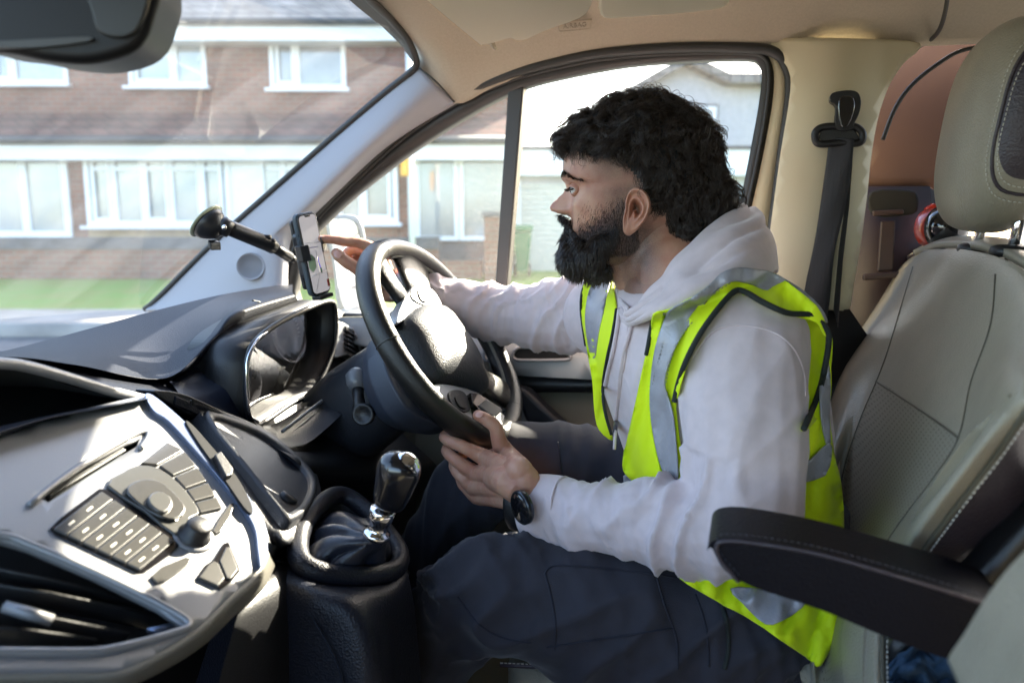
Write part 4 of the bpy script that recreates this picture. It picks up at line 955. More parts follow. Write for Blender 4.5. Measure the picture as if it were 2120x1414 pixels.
# silver spokes
def wplate(pts, name, m, off, th, bev=.003, parent=None, rnd=3):
    P = crom(pts, rnd, True) if rnd else pts
    return MB().prism([WP(x,y,off) for x,y in P], -WN*th).build(name, m, parent or wheel, bev=bev)
M_spoke = mat('spoke_silver', (.50,.52,.56), .3, metal=.5)
s1 = wplate([(822,668),(828,640),(842,612),(858,592),(878,590),(900,604),(916,632),(920,650),(890,640),(860,640),(840,660)], 'upper_spoke', M_spoke, .004, .022)
wplate([(850,606),(858,595),(874,591),(890,600),(896,618),(888,632),(868,628),(854,618)], 'spoke_buttons', M_dash, .0065, .004, .0015, s1)
wplate([(866,600),(878,598),(888,610),(884,624),(872,620)], 'arrow_button', M_darkp, .009, .004, .001, s1)
s2 = wplate([(898,796),(935,796),(985,810),(1002,822),(1040,855),(1052,872),(1040,882),(1005,880),(980,878),(955,862),(930,845),(905,818)], 'lower_spoke', M_spoke, .002, .022)
wplate([(930,812),(945,806),(962,812),(972,832),(974,848),(960,853),(942,842),(932,828)], 'spoke_buttons', M_dash, .0055, .004, .0015, s2)
wplate([(943,822),(953,816),(962,830),(966,845),(952,841)], 'arrow_button', M_darkp, .008, .004, .001, s2)
wplate([(975,812),(990,814),(1036,842),(1041,850),(1028,862),(1015,862),(990,846),(978,832)], 'audio_control', M_gloss, .012, .012, .002, s2, 0)
wplate([(992,838),(1008,826),(1036,843),(1040,849),(1026,860),(1016,858)], 'audio_display', M_silver, .0145, .004, .001, s2, 0)
# black leather spoke arms reaching the rim
def arm(th, w0, w1, r0, name='spoke_arm', off0=-.012):
    a = [WA(th, r0, off0), WA(th, (r0+WR)/2, off0*.6), WA(th, WR-.006, 0)]
    return MB().tube(a, [(w0,.012),((w0+w1)/2*.9,.010),(w1,.012)], 16, flat=(WA(th+90,1)-WC)).build(name, M_wheel, wheel)
arm(70, .040, .055, .06); arm(112, .020, .030, .07); arm(-52, .028, .038, .06); arm(-112, .018, .026, .07)
MB().prism([WP(x,y,-.02) for x,y in ((975,745),(1000,742),(1016,752),(1014,775),(1004,800),(990,790))], -WN*.02).build('cruise_switch', M_spoke, wheel, bev=.004)
# ============================================================ SEATS
def BR(px, py, off=0.):
    d = ray(px, py); n = Rv - Zv*.38; return O_ + d*((.298+off)/d.dot(n))
seat = empty('driver_seat', V(.1,1.12,-.7), None, None); seat.parent = van; seat.matrix_parent_inverse = parent_world(van).inverted()
# columns: far edge .. near edge, rows: top .. bottom  (picture x, y, forward offset)
rowsS = [
 [(1890,530,.03),(1905,524,.0),(1930,518,-.005),(1985,516,-.01),(2060,530,-.01),(2130,565,-.005),(2190,620,.0),(2230,660,.06)],
 [(1850,560,.04),(1865,556,.0),(1890,552,-.01),(1970,552,-.012),(2060,568,-.012),(2140,610,-.01),(2200,660,-.005),(2260,700,.06)],
 [(1790,640,.04),(1815,640,-.01),(1866,632,-.015),(1960,650,-.012),(2050,672,-.012),(2118,700,-.02),(2180,740,-.02),(2240,760,.06)],
 [(1725,740,.03),(1760,735,-.03),(1838,725,-.02),(1920,760,-.012),(2010,790,-.012),(2080,780,-.04),(2140,830,-.035),(2200,870,.05)],
 [(1700,800,.03),(1740,800,-.04),(1814,790,-.022),(1895,842,-.014),(1984,905,-.022),(2050,870,-.045),(2100,890,-.03),(2160,960,.04)],
 [(1690,900,.03),(1715,900,-.04),(1780,870,-.02),(1850,930,-.008),(1935,985,-.02),(1990,965,-.045),(2050,960,-.025),(2110,1060,.04)],
 [(1680,1020,.03),(1700,1020,-.04),(1745,980,-.01),(1800,1040,-.0),(1860,1085,-.02),(1905,1080,-.04),(1965,1070,-.022),(2030,1150,.04)],
 [(1670,1140,.03),(1690,1140,-.03),(1730,1110,-.0),(1770,1150,.0),(1800,1180,-.02),(1840,1190,-.02),(1880,1190,-.01),(1950,1260,.04)],
 [(1660,1300,.03),(1680,1300,-.02),(1700,1290,-.0),(1725,1290,.0),(1745,1295,-.02),(1790,1290,-.02),(1832,1285,-.01),(1880,1330,.05)],
 [(1650,1460,.03),(1680,1460,-.0),(1700,1460,-.0),(1725,1460,-.0),(1750,1460,-.02),(1800,1460,-.02),(1830,1460,-.01),(1890,1460,.05)]]
backr = patch('backrest', [[BR(*q) for q in row] for row in rowsS], M_leath, seat, 7, 7, thick=.02)
def tri_mat(o, fn, mats):
    for m in mats: o.data.materials.append(m)
    for p in o.data.polygons: p.material_index = fn(p)
# perforated panel: second material on the centre insert below the cross seam
M_perf, nt, out = newmat('perforated_leather'); b = nt.nodes.new('ShaderNodeBsdfPrincipled'); nt.links.new(b.outputs[0], out.inputs[0]); b.inputs['Roughness'].default_value = .4
tcn = nt.nodes.new('ShaderNodeTexCoord'); vo = nt.nodes.new('ShaderNodeTexVoronoi'); vo.inputs['Scale'].default_value = 210; vo.inputs['Randomness'].default_value = .12; nt.links.new(tcn.outputs['Object'], vo.inputs['Vector'])
rp = nt.nodes.new('ShaderNodeMapRange'); rp.inputs[1].default_value = .22; rp.inputs[2].default_value = .34; nt.links.new(vo.outputs['Distance'], rp.inputs[0])
mx = nt.nodes.new('ShaderNodeMix'); mx.data_type = 'RGBA'; mx.inputs['A'].default_value = (.05,.045,.035,1); mx.inputs['B'].default_value = (.28,.255,.20,1); nt.links.new(rp.outputs[0], mx.inputs['Factor']); nt.links.new(mx.outputs['Result'], b.inputs['Base Color'])
W_ = 7*7+1
def sel(p):
    i = p.index % (W_-1); j = p.index // (W_-1); H = j/7
    cI = i/7
    if cI >= 6: return 2
    if 2 <= cI < 4 and H >= 4 : return 1
    return 0
backr.data.materials.append(M_perf); backr.data.materials.append(M_leathd)
for p in backr.data.polygons: p.material_index = sel(p)
M_seam = mat('seam_taupe', (.10,.09,.065), .6)
def seam(col, r0, r1, w=.0008, name='seam', m=None, off=-.001):
    pts = crom([BR(rowsS[j][col][0], rowsS[j][col][1], rowsS[j][col][2]+off) for j in range(r0, r1)], 7)
    return MB().tube(pts, w, 6).build(name, m or M_seam, seat)
seam(2, 1, 9); seam(4, 1, 8); seam(6, 1, 10, .003)
M_seamx = 0
cs = crom([BR(*rowsS[4][k]) for k in (2,3,4)], 8); MB().tube([Vector(p)-Rv*.001 for p in cs], .0011, 6).build('seam', M_seam, seat)
def stitches(pts, name, parent, step=.006, ln=.0036, w=.0006, m=None):
    mb = MB(); P = [Vector(p) for p in pts]; acc = 0
    for a, b in zip(P[:-1], P[1:]):
        d = b-a; L_ = d.length
        if L_ < 1e-6: continue
        d.normalize(); s = -acc
        while s < L_:
            if s >= 0: mb.tube([a+d*s, a+d*(s+ln)], w, 5)
            s += step
        acc = (L_ - s) + step if False else (L_ - (s-step)); acc = min(acc, step)
    return mb.build(name, m or M_thread, parent)
pts = crom([BR(rowsS[j][6][0]+9, rowsS[j][6][1]+6, rowsS[j][6][2]-.002) for j in range(1, 10)], 7)
stitches(pts, 'stitching', seat)
pts = crom([BR(rowsS[j][5][0]+ (rowsS[j][6][0]-rowsS[j][5][0])*.72, rowsS[j][5][1]+(rowsS[j][6][1]-rowsS[j][5][1])*.72, rowsS[j][6][2]-.006) for j in range(1, 10)], 7)
# single row only
# piping over the top edge and rear top
pp = crom([BR(x,y,o) for x,y,o in ((1850,562,.03),(1885,532,.01),(1925,522,.0),(1990,524,-.002),(2060,545,-.004),(2130,585,.0))], 6)
MB().tube(pp, .004, 8).build('top_piping', M_leathd, seat); stitches([Vector(p)-Rv*.003+Zv*.003 for p in pp], 'stitching', seat, .005, .003, .0006)
patch('top_rear', [[BR(x,y,o) for x,y,o in ((1895,530,.0),(1940,516,.0),(2000,515,.0),(2070,530,.0),(2140,570,.0))], [BR(x,y,o) for x,y,o in ((1920,520,.05),(1960,504,.05),(2030,503,.05),(2090,512,.05),(2150,540,.05))], [BR(x,y,o) for x,y,o in ((1925,560,.10),(1970,540,.10),(2040,540,.10),(2090,560,.10),(2150,580,.10))]], M_leath, seat, 6, 5, thick=.01)
# headrest
def superbox(c, ex, ey, ez, p=2.6, nu=110, nv=70, warp=None):
    vs = []; fs = []
    f = lambda t: math.copysign(abs(t)**(2/p), t)
    for i in range(nv+1):
        ph = -math.pi/2+math.pi*i/nv
        for k in range(nu):
            th = 2*math.pi*k/nu; a, b_, c_ = f(math.cos(ph))*f(math.cos(th)), f(math.cos(ph))*f(math.sin(th)), f(math.sin(ph))
            if warp: a, b_, c_ = warp(a, b_, c_)
            vs.append(c + ex*a + ey*b_ + ez*c_)
    fs = [(i*nu+k, i*nu+(k+1)%nu, (i+1)*nu+(k+1)%nu, (i+1)*nu+k) for i in range(nv) for k in range(nu)]
    return vs, fs
hz1 = (Zv+Rv*.18).normalized(); hx1 = (Rv-Zv*.18).normalized()
HC = V(.305,1.12,.125)
hw = lambda a, b_, c_: (a*(1+.15*c_) - .25*(1-b_*b_)*.3, b_*(1-.10*max(0,-c_)), c_)
vs, fs = superbox(HC, hx1*.062, Lv*.135, hz1*.128, 3.0, warp=hw)
hd = mk('headrest', vs, fs, M_leath, seat); hd.data.materials.append(M_leathd)
bm = bmesh.new(); bm.from_mesh(hd.data); bmesh.ops.bisect_plane(bm, geom=bm.verts[:]+bm.edges[:]+bm.faces[:], plane_co=HC-Lv*.121, plane_no=Lv); bm.to_mesh(hd.data); bm.free()
for p in hd.data.polygons:
    q = p.center - HC
    if q.dot(Lv) < -.121 : p.material_index = 1
ringp = [HC + hx1*.060*f_ + Lv*(-.1) + hz1*g_ for f_, g_ in []]
th_ = [2*math.pi*k/40 for k in range(41)]
f3 = lambda t: math.copysign(abs(t)**(2/3.0), t)
def hcurve(lat, s=1.0):
    P = []
    k = (max(0, 1-(abs(lat)/.135)**3))**(1/3)
    for t in th_:
        a, c_ = f3(math.cos(t))*k, f3(math.sin(t))*k
        aa, bb, cc2 = hw(a, lat/.135, c_); P.append(HC+hx1*.062*aa*s+Lv*.135*bb+hz1*.128*cc2*s)
    return P
MB().tube(hcurve(-.121,1.005), .0022, 6).build('headrest_seam', M_leathd, seat)
stitches(hcurve(-.116,1.012), 'stitching', seat, .0055, .0035, .0006); stitches(hcurve(-.125,1.012), 'stitching', seat, .0055, .0035, .0006)
for lx in (1.045, 1.195):
    p = V(.30,lx,-.035); MB().tube([p, p+Zv*.09+Rv*.01], .0065, 14).build('headrest_post', M_chrome, seat)
    q = V(.298,lx,-.03); MB().lathe(q, Zv, [(0,.02),(.006,.0215),(.012,.020),(.015,.013)], 24).build('post_collar', M_darkp, seat)
# cushion
vs, fs = superbox(V(-.07,1.12,-.66), Rv*.25, Lv*.25, Zv*.075, 4.0, warp=lambda a,b_,c_: (a, b_, c_*1+ .35*abs(b_)**3 - .1*a))
mk('seat_cushion', vs, fs, M_leath, seat)
vs, fs = superbox(V(-.07,.885,-.72), Rv*.25, Lv*.03, Zv*.10, 4.0); mk('seat_base_trim', vs, fs, M_leathd, seat)
pp = [V(-.30+.45*k/20, .90, -.585+.02*math.sin(k*.16)) for k in range(21)]
MB().tube(pp, .0035, 6).build('cushion_piping', M_leathd, seat); stitches([p+Zv*.004-Lv*.002 for p in pp], 'stitching', seat)
# armrest
ao_ = crom([(1464,1140),(1472,1122),(1500,1114),(1560,1118),(1700,1146),(1900,1203),(2040,1248),(2100,1280),(2090,1340),(2000,1370),(1860,1328),(1700,1262),(1560,1215),(1500,1180),(1474,1135)],4,True)
ar = MB().prism([PL(x,y,.615) for x,y in ao_], Lv*.075).build('armrest', M_arm, seat, bev=.016); ar.modifiers['bevel'].segments = 5
sp_ = [PL(x,y,.6135) for x,y in crom([(1530,1205),(1492,1160),(1483,1132),(1500,1120),(1560,1124),(1700,1148),(1900,1205),(2040,1250)],6)]
MB().tube(sp_, .0018, 6).build('armrest_seam', M_leathd, seat)
stitches([p+Zv*.006 for p in sp_], 'stitching', seat, .005, .003, .0004, mat('stitch_dark',(.05,.05,.07),.7))
# rear box behind the armrest
MB().prism([PL(x,y,.72) for x,y in ((1840,1340),(2020,1200),(2200,1000),(2300,1100),(2300,1600),(1830,1600))], Lv*.05).build('seat_side_cover', M_darkp, seat, bev=.01)
# passenger seat
ps_ = empty('passenger_seat', V(.25,.35,-.6), None, None); ps_.parent = van; ps_.matrix_parent_inverse = parent_world(van).inverted()
po = crom([(2300,1000),(2160,1105),(2100,1160),(2045,1228),(1995,1310),(1962,1362),(1985,1380),(2060,1420),(2200,1560),(2500,1560)],5,True)
psb = MB().prism([PL(x,y,.50) for x,y in po], -Lv*.12).build('backrest', M_leath, ps_, bev=.02); psb.modifiers['bevel'].segments = 6
# cab floor and lower walls
fl = MB(); fl.prism([V(-1.3,-.4,-1.0), V(.9,-.4,-1.0), V(.9,1.5,-1.0), V(-1.3,1.5,-1.0)], Zv*-.02)
fl.build('cab_floor', M_void, van, smooth=False)
MB().prism([V(-1.25,-.4,-1.0), V(-1.25,1.5,-1.0), V(-1.0,1.5,-.20), V(-1.0,-.4,-.20)], -Rv*.02).build('firewall', M_void, van, smooth=False)
pdn = MB(); LP = -.46
for (r0,r1,z0,z1) in ((-1.3,1.3,-1.0,-.22),(-1.3,-1.0,-.22,.1),(.25,1.3,-.22,.42),(-1.3,.25,.34,.42)):
    pdn.prism([V(r0,LP,z0), V(r1,LP,z0), V(r1,LP,z1), V(r0,LP,z1)], -Lv*.03)
pdn.build('unseen_door_blocker', M_olive, van, smooth=False)  # unseen door side, added to cut fill light from behind the camera
MB().prism([V(1.25,-.46,-1.0), V(1.25,1.22,-1.0), V(1.25,1.22,.45), V(1.25,-.46,.45)], Rv*.02).build('unseen_rear_blocker', mat('grey_blocker',(.10,.09,.08),.8), van, smooth=False)  # unseen wall added to stop light flooding in from the rear
MB().prism([V(.25,-.46,.44), V(1.27,-.46,.44), V(1.27,1.5,.44), V(.25,1.5,.44)], Zv*.02).build('unseen_roof_blocker', mat('roof_blocker_lining',(.3,.26,.2),.9), van, smooth=False)  # unseen roof extension, added to shade the cab from behind
# outside skin of the door below the sill
# ---------------- blue cloth
bl = empty('blue_cloth', PL(1920,1390,.72), 'crumpled dark blue cloth lying behind the armrest at the lower right', 'cloth')
vs = []; fs = []; n1 = 26
for j in range(n1):
    for i in range(n1):
        x = 1840+ (i/(n1-1))*200; y = 1330+(j/(n1-1))*150
        edge_ = 22*noise.noise(Vector((i*.35,1.7,0)))
        yy = y + (1-j/(n1-1))*(edge_ + abs(i/(n1-1)-.35)*110)
        h = .03*noise.noise(Vector((i*.22,j*.22,3.1))) + .012*noise.noise(Vector((i*.6,j*.6,8.)))
        vs.append(PL(x, yy, .70+h))
fs = [(j*n1+i, j*n1+i+1, (j+1)*n1+i+1, (j+1)*n1+i) for j in range(n1-1) for i in range(n1-1)]
cl_ = mk('fabric', vs, fs, mat('navy_cloth',(.010,.035,.075),.85,bump=.5,bscale=800), bl); solid(cl_, .004, 0); subsurf(cl_, 1)
# ============================================================ THE DRIVER
def stub_attr(me, fn):
    at = me.color_attributes.new('mask', 'FLOAT_COLOR', 'POINT')
    arr = np.zeros((len(me.vertices), 4), np.float32); arr[:, 3] = 1
    for i, v in enumerate(me.vertices): arr[i, 0] = fn(v.co)
    at.data.foreach_set('color', arr.ravel())
M_skin, nt, out = newmat('skin'); L = nt.links
b = nt.nodes.new('ShaderNodeBsdfPrincipled'); L.new(b.outputs[0], out.inputs[0]); b.inputs['Roughness'].default_value = .43; b.inputs['Specular IOR Level'].default_value = .45
b.inputs['Subsurface Weight'].default_value = .22; b.inputs['Subsurface Radius'].default_value = (1,.35,.18); b.inputs['Subsurface Scale'].default_value = .006
at = nt.nodes.new('ShaderNodeVertexColor'); at.layer_name = 'mask'; tc = nt.nodes.new('ShaderNodeTexCoord')
n1 = nt.nodes.new('ShaderNodeTexNoise'); n1.inputs['Scale'].default_value = 38; n1.inputs['Detail'].default_value = 5; L.new(tc.outputs['Object'], n1.inputs['Vector'])
mx = nt.nodes.new('ShaderNodeMix'); mx.data_type = 'RGBA'; mx.inputs['A'].default_value = (.52,.285,.19,1); mx.inputs['B'].default_value = (.44,.20,.135,1)
rp = nt.nodes.new('ShaderNodeMapRange'); rp.inputs[1].default_value = .38; rp.inputs[2].default_value = .66; L.new(n1.outputs[0], rp.inputs[0]); L.new(rp.outputs[0], mx.inputs['Factor'])
n2 = nt.nodes.new('ShaderNodeTexNoise'); n2.inputs['Scale'].default_value = 1300; n2.inputs['Detail'].default_value = 2; L.new(tc.outputs['Object'], n2.inputs['Vector'])
r2 = nt.nodes.new('ShaderNodeMapRange'); r2.inputs[1].default_value = .3; r2.inputs[2].default_value = .6; r2.inputs[3].default_value = .55; r2.inputs[4].default_value = 1.25; L.new(n2.outputs[0], r2.inputs[0])
sx = nt.nodes.new('ShaderNodeSeparateColor'); L.new(at.outputs[0], sx.inputs[0])
ml = nt.nodes.new('ShaderNodeMath'); ml.operation = 'MULTIPLY'; ml.use_clamp = True; L.new(sx.outputs[0], ml.inputs[0]); L.new(r2.outputs[0], ml.inputs[1])
m2 = nt.nodes.new('ShaderNodeMix'); m2.data_type = 'RGBA'; m2.inputs['B'].default_value = (.035,.024,.020,1); L.new(mx.outputs['Result'], m2.inputs['A']); L.new(ml.outputs[0], m2.inputs['Factor']); L.new(m2.outputs['Result'], b.inputs['Base Color'])
n3 = nt.nodes.new('ShaderNodeTexNoise'); n3.inputs['Scale'].default_value = 750; L.new(tc.outputs['Object'], n3.inputs['Vector'])
bp_ = nt.nodes.new('ShaderNodeBump'); bp_.inputs['Strength'].default_value = .5; bp_.inputs['Distance'].default_value = .001; L.new(n3.outputs[0], bp_.inputs['Height']); L.new(bp_.outputs[0], b.inputs['Normal'])

def hairmat():
    m, nt, out = newmat('hair_black'); L = nt.links
    b = nt.nodes.new('ShaderNodeBsdfPrincipled'); b.inputs['Base Color'].default_value = (.055,.042,.036,1); b.inputs['Roughness'].default_value = .22; b.inputs['Specular IOR Level'].default_value = .8
    t = nt.nodes.new('ShaderNodeBsdfTranslucent'); t.inputs[0].default_value = (.16,.075,.035,1)
    x = nt.nodes.new('ShaderNodeMixShader'); x.inputs[0].default_value = .3; L.new(b.outputs[0], x.inputs[1]); L.new(t.outputs[0], x.inputs[2]); L.new(x.outputs[0], out.inputs[0]); return m
M_hair = hairmat()
M_hairbase = mat('hair_under', (.008,.006,.006), .8, bump=1, bscale=400)
M_nail = mat('finger_nail', (.55,.30,.24), .25, coat=.3)
M_hood = mat('hoodie_cotton', (.64,.54,.555), .92, bump=.35, bscale=1100, sheen=.35, var=.05, vscale=60)
M_hiv = mat('hi_vis_yellow', (.74,.93,.003), .7, bump=.4, bscale=900, sheen=.1)
M_refl = mat('reflective_band', (.36,.36,.40), .38, metal=.15, bump=.6, bscale=350, var=.12, vscale=30)
M_bind = mat('black_binding', (.015,.02,.018), .8, bump=.4, bscale=900)
M_trs = mat('work_trousers', (.024,.024,.035), .82, bump=.5, bscale=900, sheen=.15, var=.12, vscale=40)
per = empty('person', V(.0,1.12,-.6), 'bearded driver in pale hoodie and yellow hi-vis vest reaching towards the phone', 'person')

def remesh(mb, voxel, sm=4, fac=.5):
    me = bpy.data.meshes.new('t'); me.from_pydata(mb.v, [], mb.f); o = bpy.data.objects.new('t', me); COL.objects.link(o)
    m = o.modifiers.new('r', 'REMESH'); m.mode = 'VOXEL'; m.voxel_size = voxel; m.use_smooth_shade = True
    if sm: s = o.modifiers.new('s', 'SMOOTH'); s.factor = fac; s.iterations = sm
    dg = bpy.context.evaluated_depsgraph_get(); r = bpy.data.meshes.new_from_object(o.evaluated_get(dg)); bpy.data.objects.remove(o); bpy.data.meshes.remove(me)
    return r
def capsules(mb, pts, n=6, seg=16, flat=1.0, fdir=None):
    """pts: list of (Vector, radius) -> smooth tapering limb with round ends"""
    P = [np.array([*p, r]) for p, r in pts]; C_ = crom(P, n)
    pos = [Vector(c[:3]) for c in C_]; rad = [float(c[3]) for c in C_]
    if fdir is not None: rad = [(r*flat, r) for r in rad]
    mb.tube(pos, rad, seg, flat=fdir)
    for i in (0, -1):
        r = rad[i]; r_ = r[1] if hasattr(r, '__len__') else r
        if fdir is None: mb.sphere(pos[i], r_, nu=seg, nv=seg//2+2)
        else:
            t = (pos[1]-pos[0] if i == 0 else pos[-1]-pos[-2]).normalized(); N = (fdir-t*fdir.dot(t)).normalized(); mb.sphere(pos[i], N*r[0], t.cross(N)*r[1], t*r_, nu=seg, nv=seg//2+2)
    return mb
def disp(me, fn):
    co = np.empty(len(me.vertices)*3, np.float32); me.vertices.foreach_get('co', co); co = co.reshape(-1, 3)
    no = np.empty(len(me.vertices)*3, np.float32); me.vertices.foreach_get('normal', no); no = no.reshape(-1, 3)
    for i in range(len(co)):
        d = fn(Vector(co[i].tolist()), Vector(no[i].tolist()))
        if d: co[i] += no[i]*d
    me.vertices.foreach_set('co', co.ravel()); me.update()
def N3(p, s, off=0.): return noise.noise(Vector((p.x*s+off, p.y*s+off*1.7, p.z*s-off)))
def bvh(me): return BVHTree.FromPolygons([v.co[:] for v in me.vertices], [tuple(p.vertices) for p in me.polygons])

# ---------------- torso of the hoodie
S1 = Vector((-.27,.963,0)); 
def P3(x, y, z): return Vector((x, y, ZC+z))
st = [(-.585,.350,1.05,.195,.140,.0),(-.50,.345,1.05,.19,.138,.1),(-.42,.330,1.055,.185,.134,.35),(-.33,.306,1.065,.180,.134,.7),(-.24,.285,1.075,.190,.138,.95),(-.17,.262,1.085,.195,.130,1.),(-.12,.245,1.09,.188,.112,1.),(-.095,.24,1.09,.155,.092,1.),(-.08,.236,1.09,.11,.07,1.)]
tm = MB(); rings = []
for z, x, y, w, d, t in crom(st, 5):
    ang = (1-t)*0.30 + t*(-.28); s = Vector((math.sin(ang), math.cos(ang), 0)); fr = Vector((-math.cos(ang), math.sin(ang), 0))
    ring = []
    for k in range(40):
        a = 2*math.pi*k/40; ca, sa_ = math.cos(a), math.sin(a); e = 2/2.4
        ring.append(P3(x, y, z) + s*(w*math.copysign(abs(ca)**e, ca)) + fr*(d*math.copysign(abs(sa_)**e, sa_)))
    rings.append(ring)
loft(rings, tm)
ShL = P3(.285,.925,-.135); ShR = P3(.155,1.275,-.135)
capsules(tm, [(P3(.235,1.06,-.145),.07), (ShL+Vector((-.0,.03,.008)),.072)]); capsules(tm, [(P3(.215,1.11,-.145),.07), (ShR+Vector((0,-.03,.0)),.070)])
torso_me = remesh(tm, .006, 6)
torso_b = bvh(torso_me)
# ---------------- sleeves
ElL = P3(.262,.835,-.335); WrL = P3(.045,.962,-.366)
ElR = P3(-.035,1.40,-.150); WrR = P3(-.185,1.365,-.098)
sl = MB()
capsules(sl, [(ShL+Vector((.005,.05,.0)),.078),(ShL+Vector((.004,0,-.01)),.078),(P3(.278,.878,-.21),.0745),(P3(.272,.852,-.28),.070),(ElL,.066),(P3(.205,.868,-.352),.060),(P3(.14,.905,-.360),.052),(P3(.085,.938,-.366),.046),(WrL+Vector((.026,-.012,0)),.0475)], 5)
left_me = remesh(sl, .0042, 5)
Wd = (WrL-ElL).normalized()
def ridge(u, v, w=0.):
    return 1-abs(noise.noise(Vector((u, v, w))))*2.4
def limb(p, A, B):
    ax = (B-A); L_ = ax.length; ax = ax/L_; q = p-A; t = q.dot(ax)/L_; r = q-ax*(t*L_)
    n_ = Vector((0,0,1)); n_ = (n_-ax*n_.dot(ax)).normalized(); b_ = ax.cross(n_)
    return t, math.atan2(r.dot(b_), r.dot(n_)), r.length
def wr_left(p, n):
    d = 0
    t, an, r_ = limb(p, ElL, WrL)
    if t > -.15 and p.z < ZC-.25:
        s = max(0, min(1, (t+.15)/.25))
        ca, sa2 = math.cos(an)*1.0, math.sin(an)*1.0
        w = max(0,ridge(t*6.5+ca*.5, ca*.6, sa2*.6))**1.7
        w2 = max(0,ridge(t*13-ca*.9+3, ca*.5+5, sa2*.5))**1.7
        amp = .0098*(.55+.75*math.exp(-((t-.35)/.4)**2))
        d += s*(amp*(w-.4) + .0030*(w2-.4))
    t2, an2, _ = limb(p, ShL, ElL)
    if p.z > ZC-.33:
        s = max(0, min(1, (p.z-ZC+.33)/.06))*max(0, min(1, (ZC-.07-p.z)/.04))
        w = max(0,ridge(t2*1.6+math.cos(an2)*.8, math.cos(an2)*1.1, math.sin(an2)*1.1+2))**1.6
        w3 = max(0,ridge(t2*3-math.sin(an2)*1.5, math.cos(an2)*.8+7, math.sin(an2)*.8))**1.6
        d += s*(.0065*(w-.35)*(.35+.8*abs(t2-.4)) + .0022*(w3-.35))
    d += .003*N3(p, 16, 5.) + .004*N3(p, 7, 2.)
    q = (p-P3(.215,.85,-.30)).length
    d += -.008*math.exp(-(q/.03)**2)
    return d
disp(left_me, wr_left)
sr = MB()
capsules(sr, [(ShR+Vector((.03,-.04,0)),.074),(ShR,.074),(P3(.07,1.335,-.150),.066),(P3(.01,1.375,-.152),.058),(ElR,.056),(P3(-.10,1.395,-.132),.050),(P3(-.15,1.38,-.112),.041),(WrR,.033)], 5)
right_me = remesh(sr, .0045, 4)
def wr_right(p, n):
    t, an, r_ = limb(p, ShR, WrR)
    ca, sa2 = math.cos(an), math.sin(an)
    w = max(0,ridge(t*9+ca*.8, ca*.5, sa2*.5))**1.7; w2 = max(0,ridge(t*18-ca*.7+2, ca*.5+3, sa2*.5))**1.7
    return .0080*(w-.4) + .0030*(w2-.4) + .003*N3(p, 14, 2.)
disp(right_me, wr_right)
def wr_torso(p, n):
    return .005*N3(p, 9, 1.) + .006*(ridge(p.x*9+p.z*3, p.y*9, p.z*2.2)**3-.4)
disp(torso_me, wr_torso)
def joinmesh(name, mes, m, parent, label=None):
    vs = []; fs = []
    for me in mes:
        b_ = len(vs); vs += [v.co[:] for v in me.vertices]; fs += [tuple(b_+i for i in p.vertices) for p in me.polygons]
    return mk(name, vs, fs, m, parent, True, label)
hoodie = joinmesh('hoodie', [torso_me, left_me, right_me], M_hood, per)
# cuffs
def cuff(a, b, r0, r1, name='cuff'):
    ax = (b-a).normalized(); L_ = (b-a).length; mb = MB()
    n_ = Vector((0,0,1)); n_ = (n_-ax*ax.dot(n_)).normalized(); bb = ax.cross(n_); seg = 96; prof = []
    for i in range(9): t = i/8; prof.append((t*L_, r0*(1-t)+r1*t + .002*math.sin(t*math.pi)))
    prof += [(L_+.0015, r1-.0015), (L_-.004, r1-.004), (L_-.03, r1-.006)]
    vs = []
    for d, r in prof:
        for k in range(seg):
            th = 2*math.pi*k/seg; rr2 = r*(1+.006*math.sin(48*th)+.03*math.sin(2*th+1)); vs.append(a+ax*d+n_*(math.cos(th)*rr2*1.06)+bb*(math.sin(th)*rr2*.92))
    fs = [(i*seg+k, i*seg+(k+1)%seg, (i+1)*seg+(k+1)%seg, (i+1)*seg+k) for i in range(len(prof)-1) for k in range(seg)]
    return mk(name, vs, fs, M_hood, hoodie)
cL0 = WrL - Wd*.030; cuff(cL0, cL0+Wd*.058, .0395, .0385)
MB().tube([cL0 + Vector((0,0,1))*0 + p for p in []] or [cL0+Wd*.002+(Vector((0,0,1))-Wd*Wd.z).normalized()*(.0425*math.cos(a))+Wd.cross((Vector((0,0,1))-Wd*Wd.z).normalized())*(.0380*math.sin(a)) for a in [2*math.pi*k/40 for k in range(40)]], .0014, 6, closed=True).build('cuff_seam', M_hood, hoodie)
Wd2 = (WrR-P3(-.10,1.395,-.132)).normalized(); cuff(WrR-Wd2*.03, WrR+Wd2*.03, .034, .031)

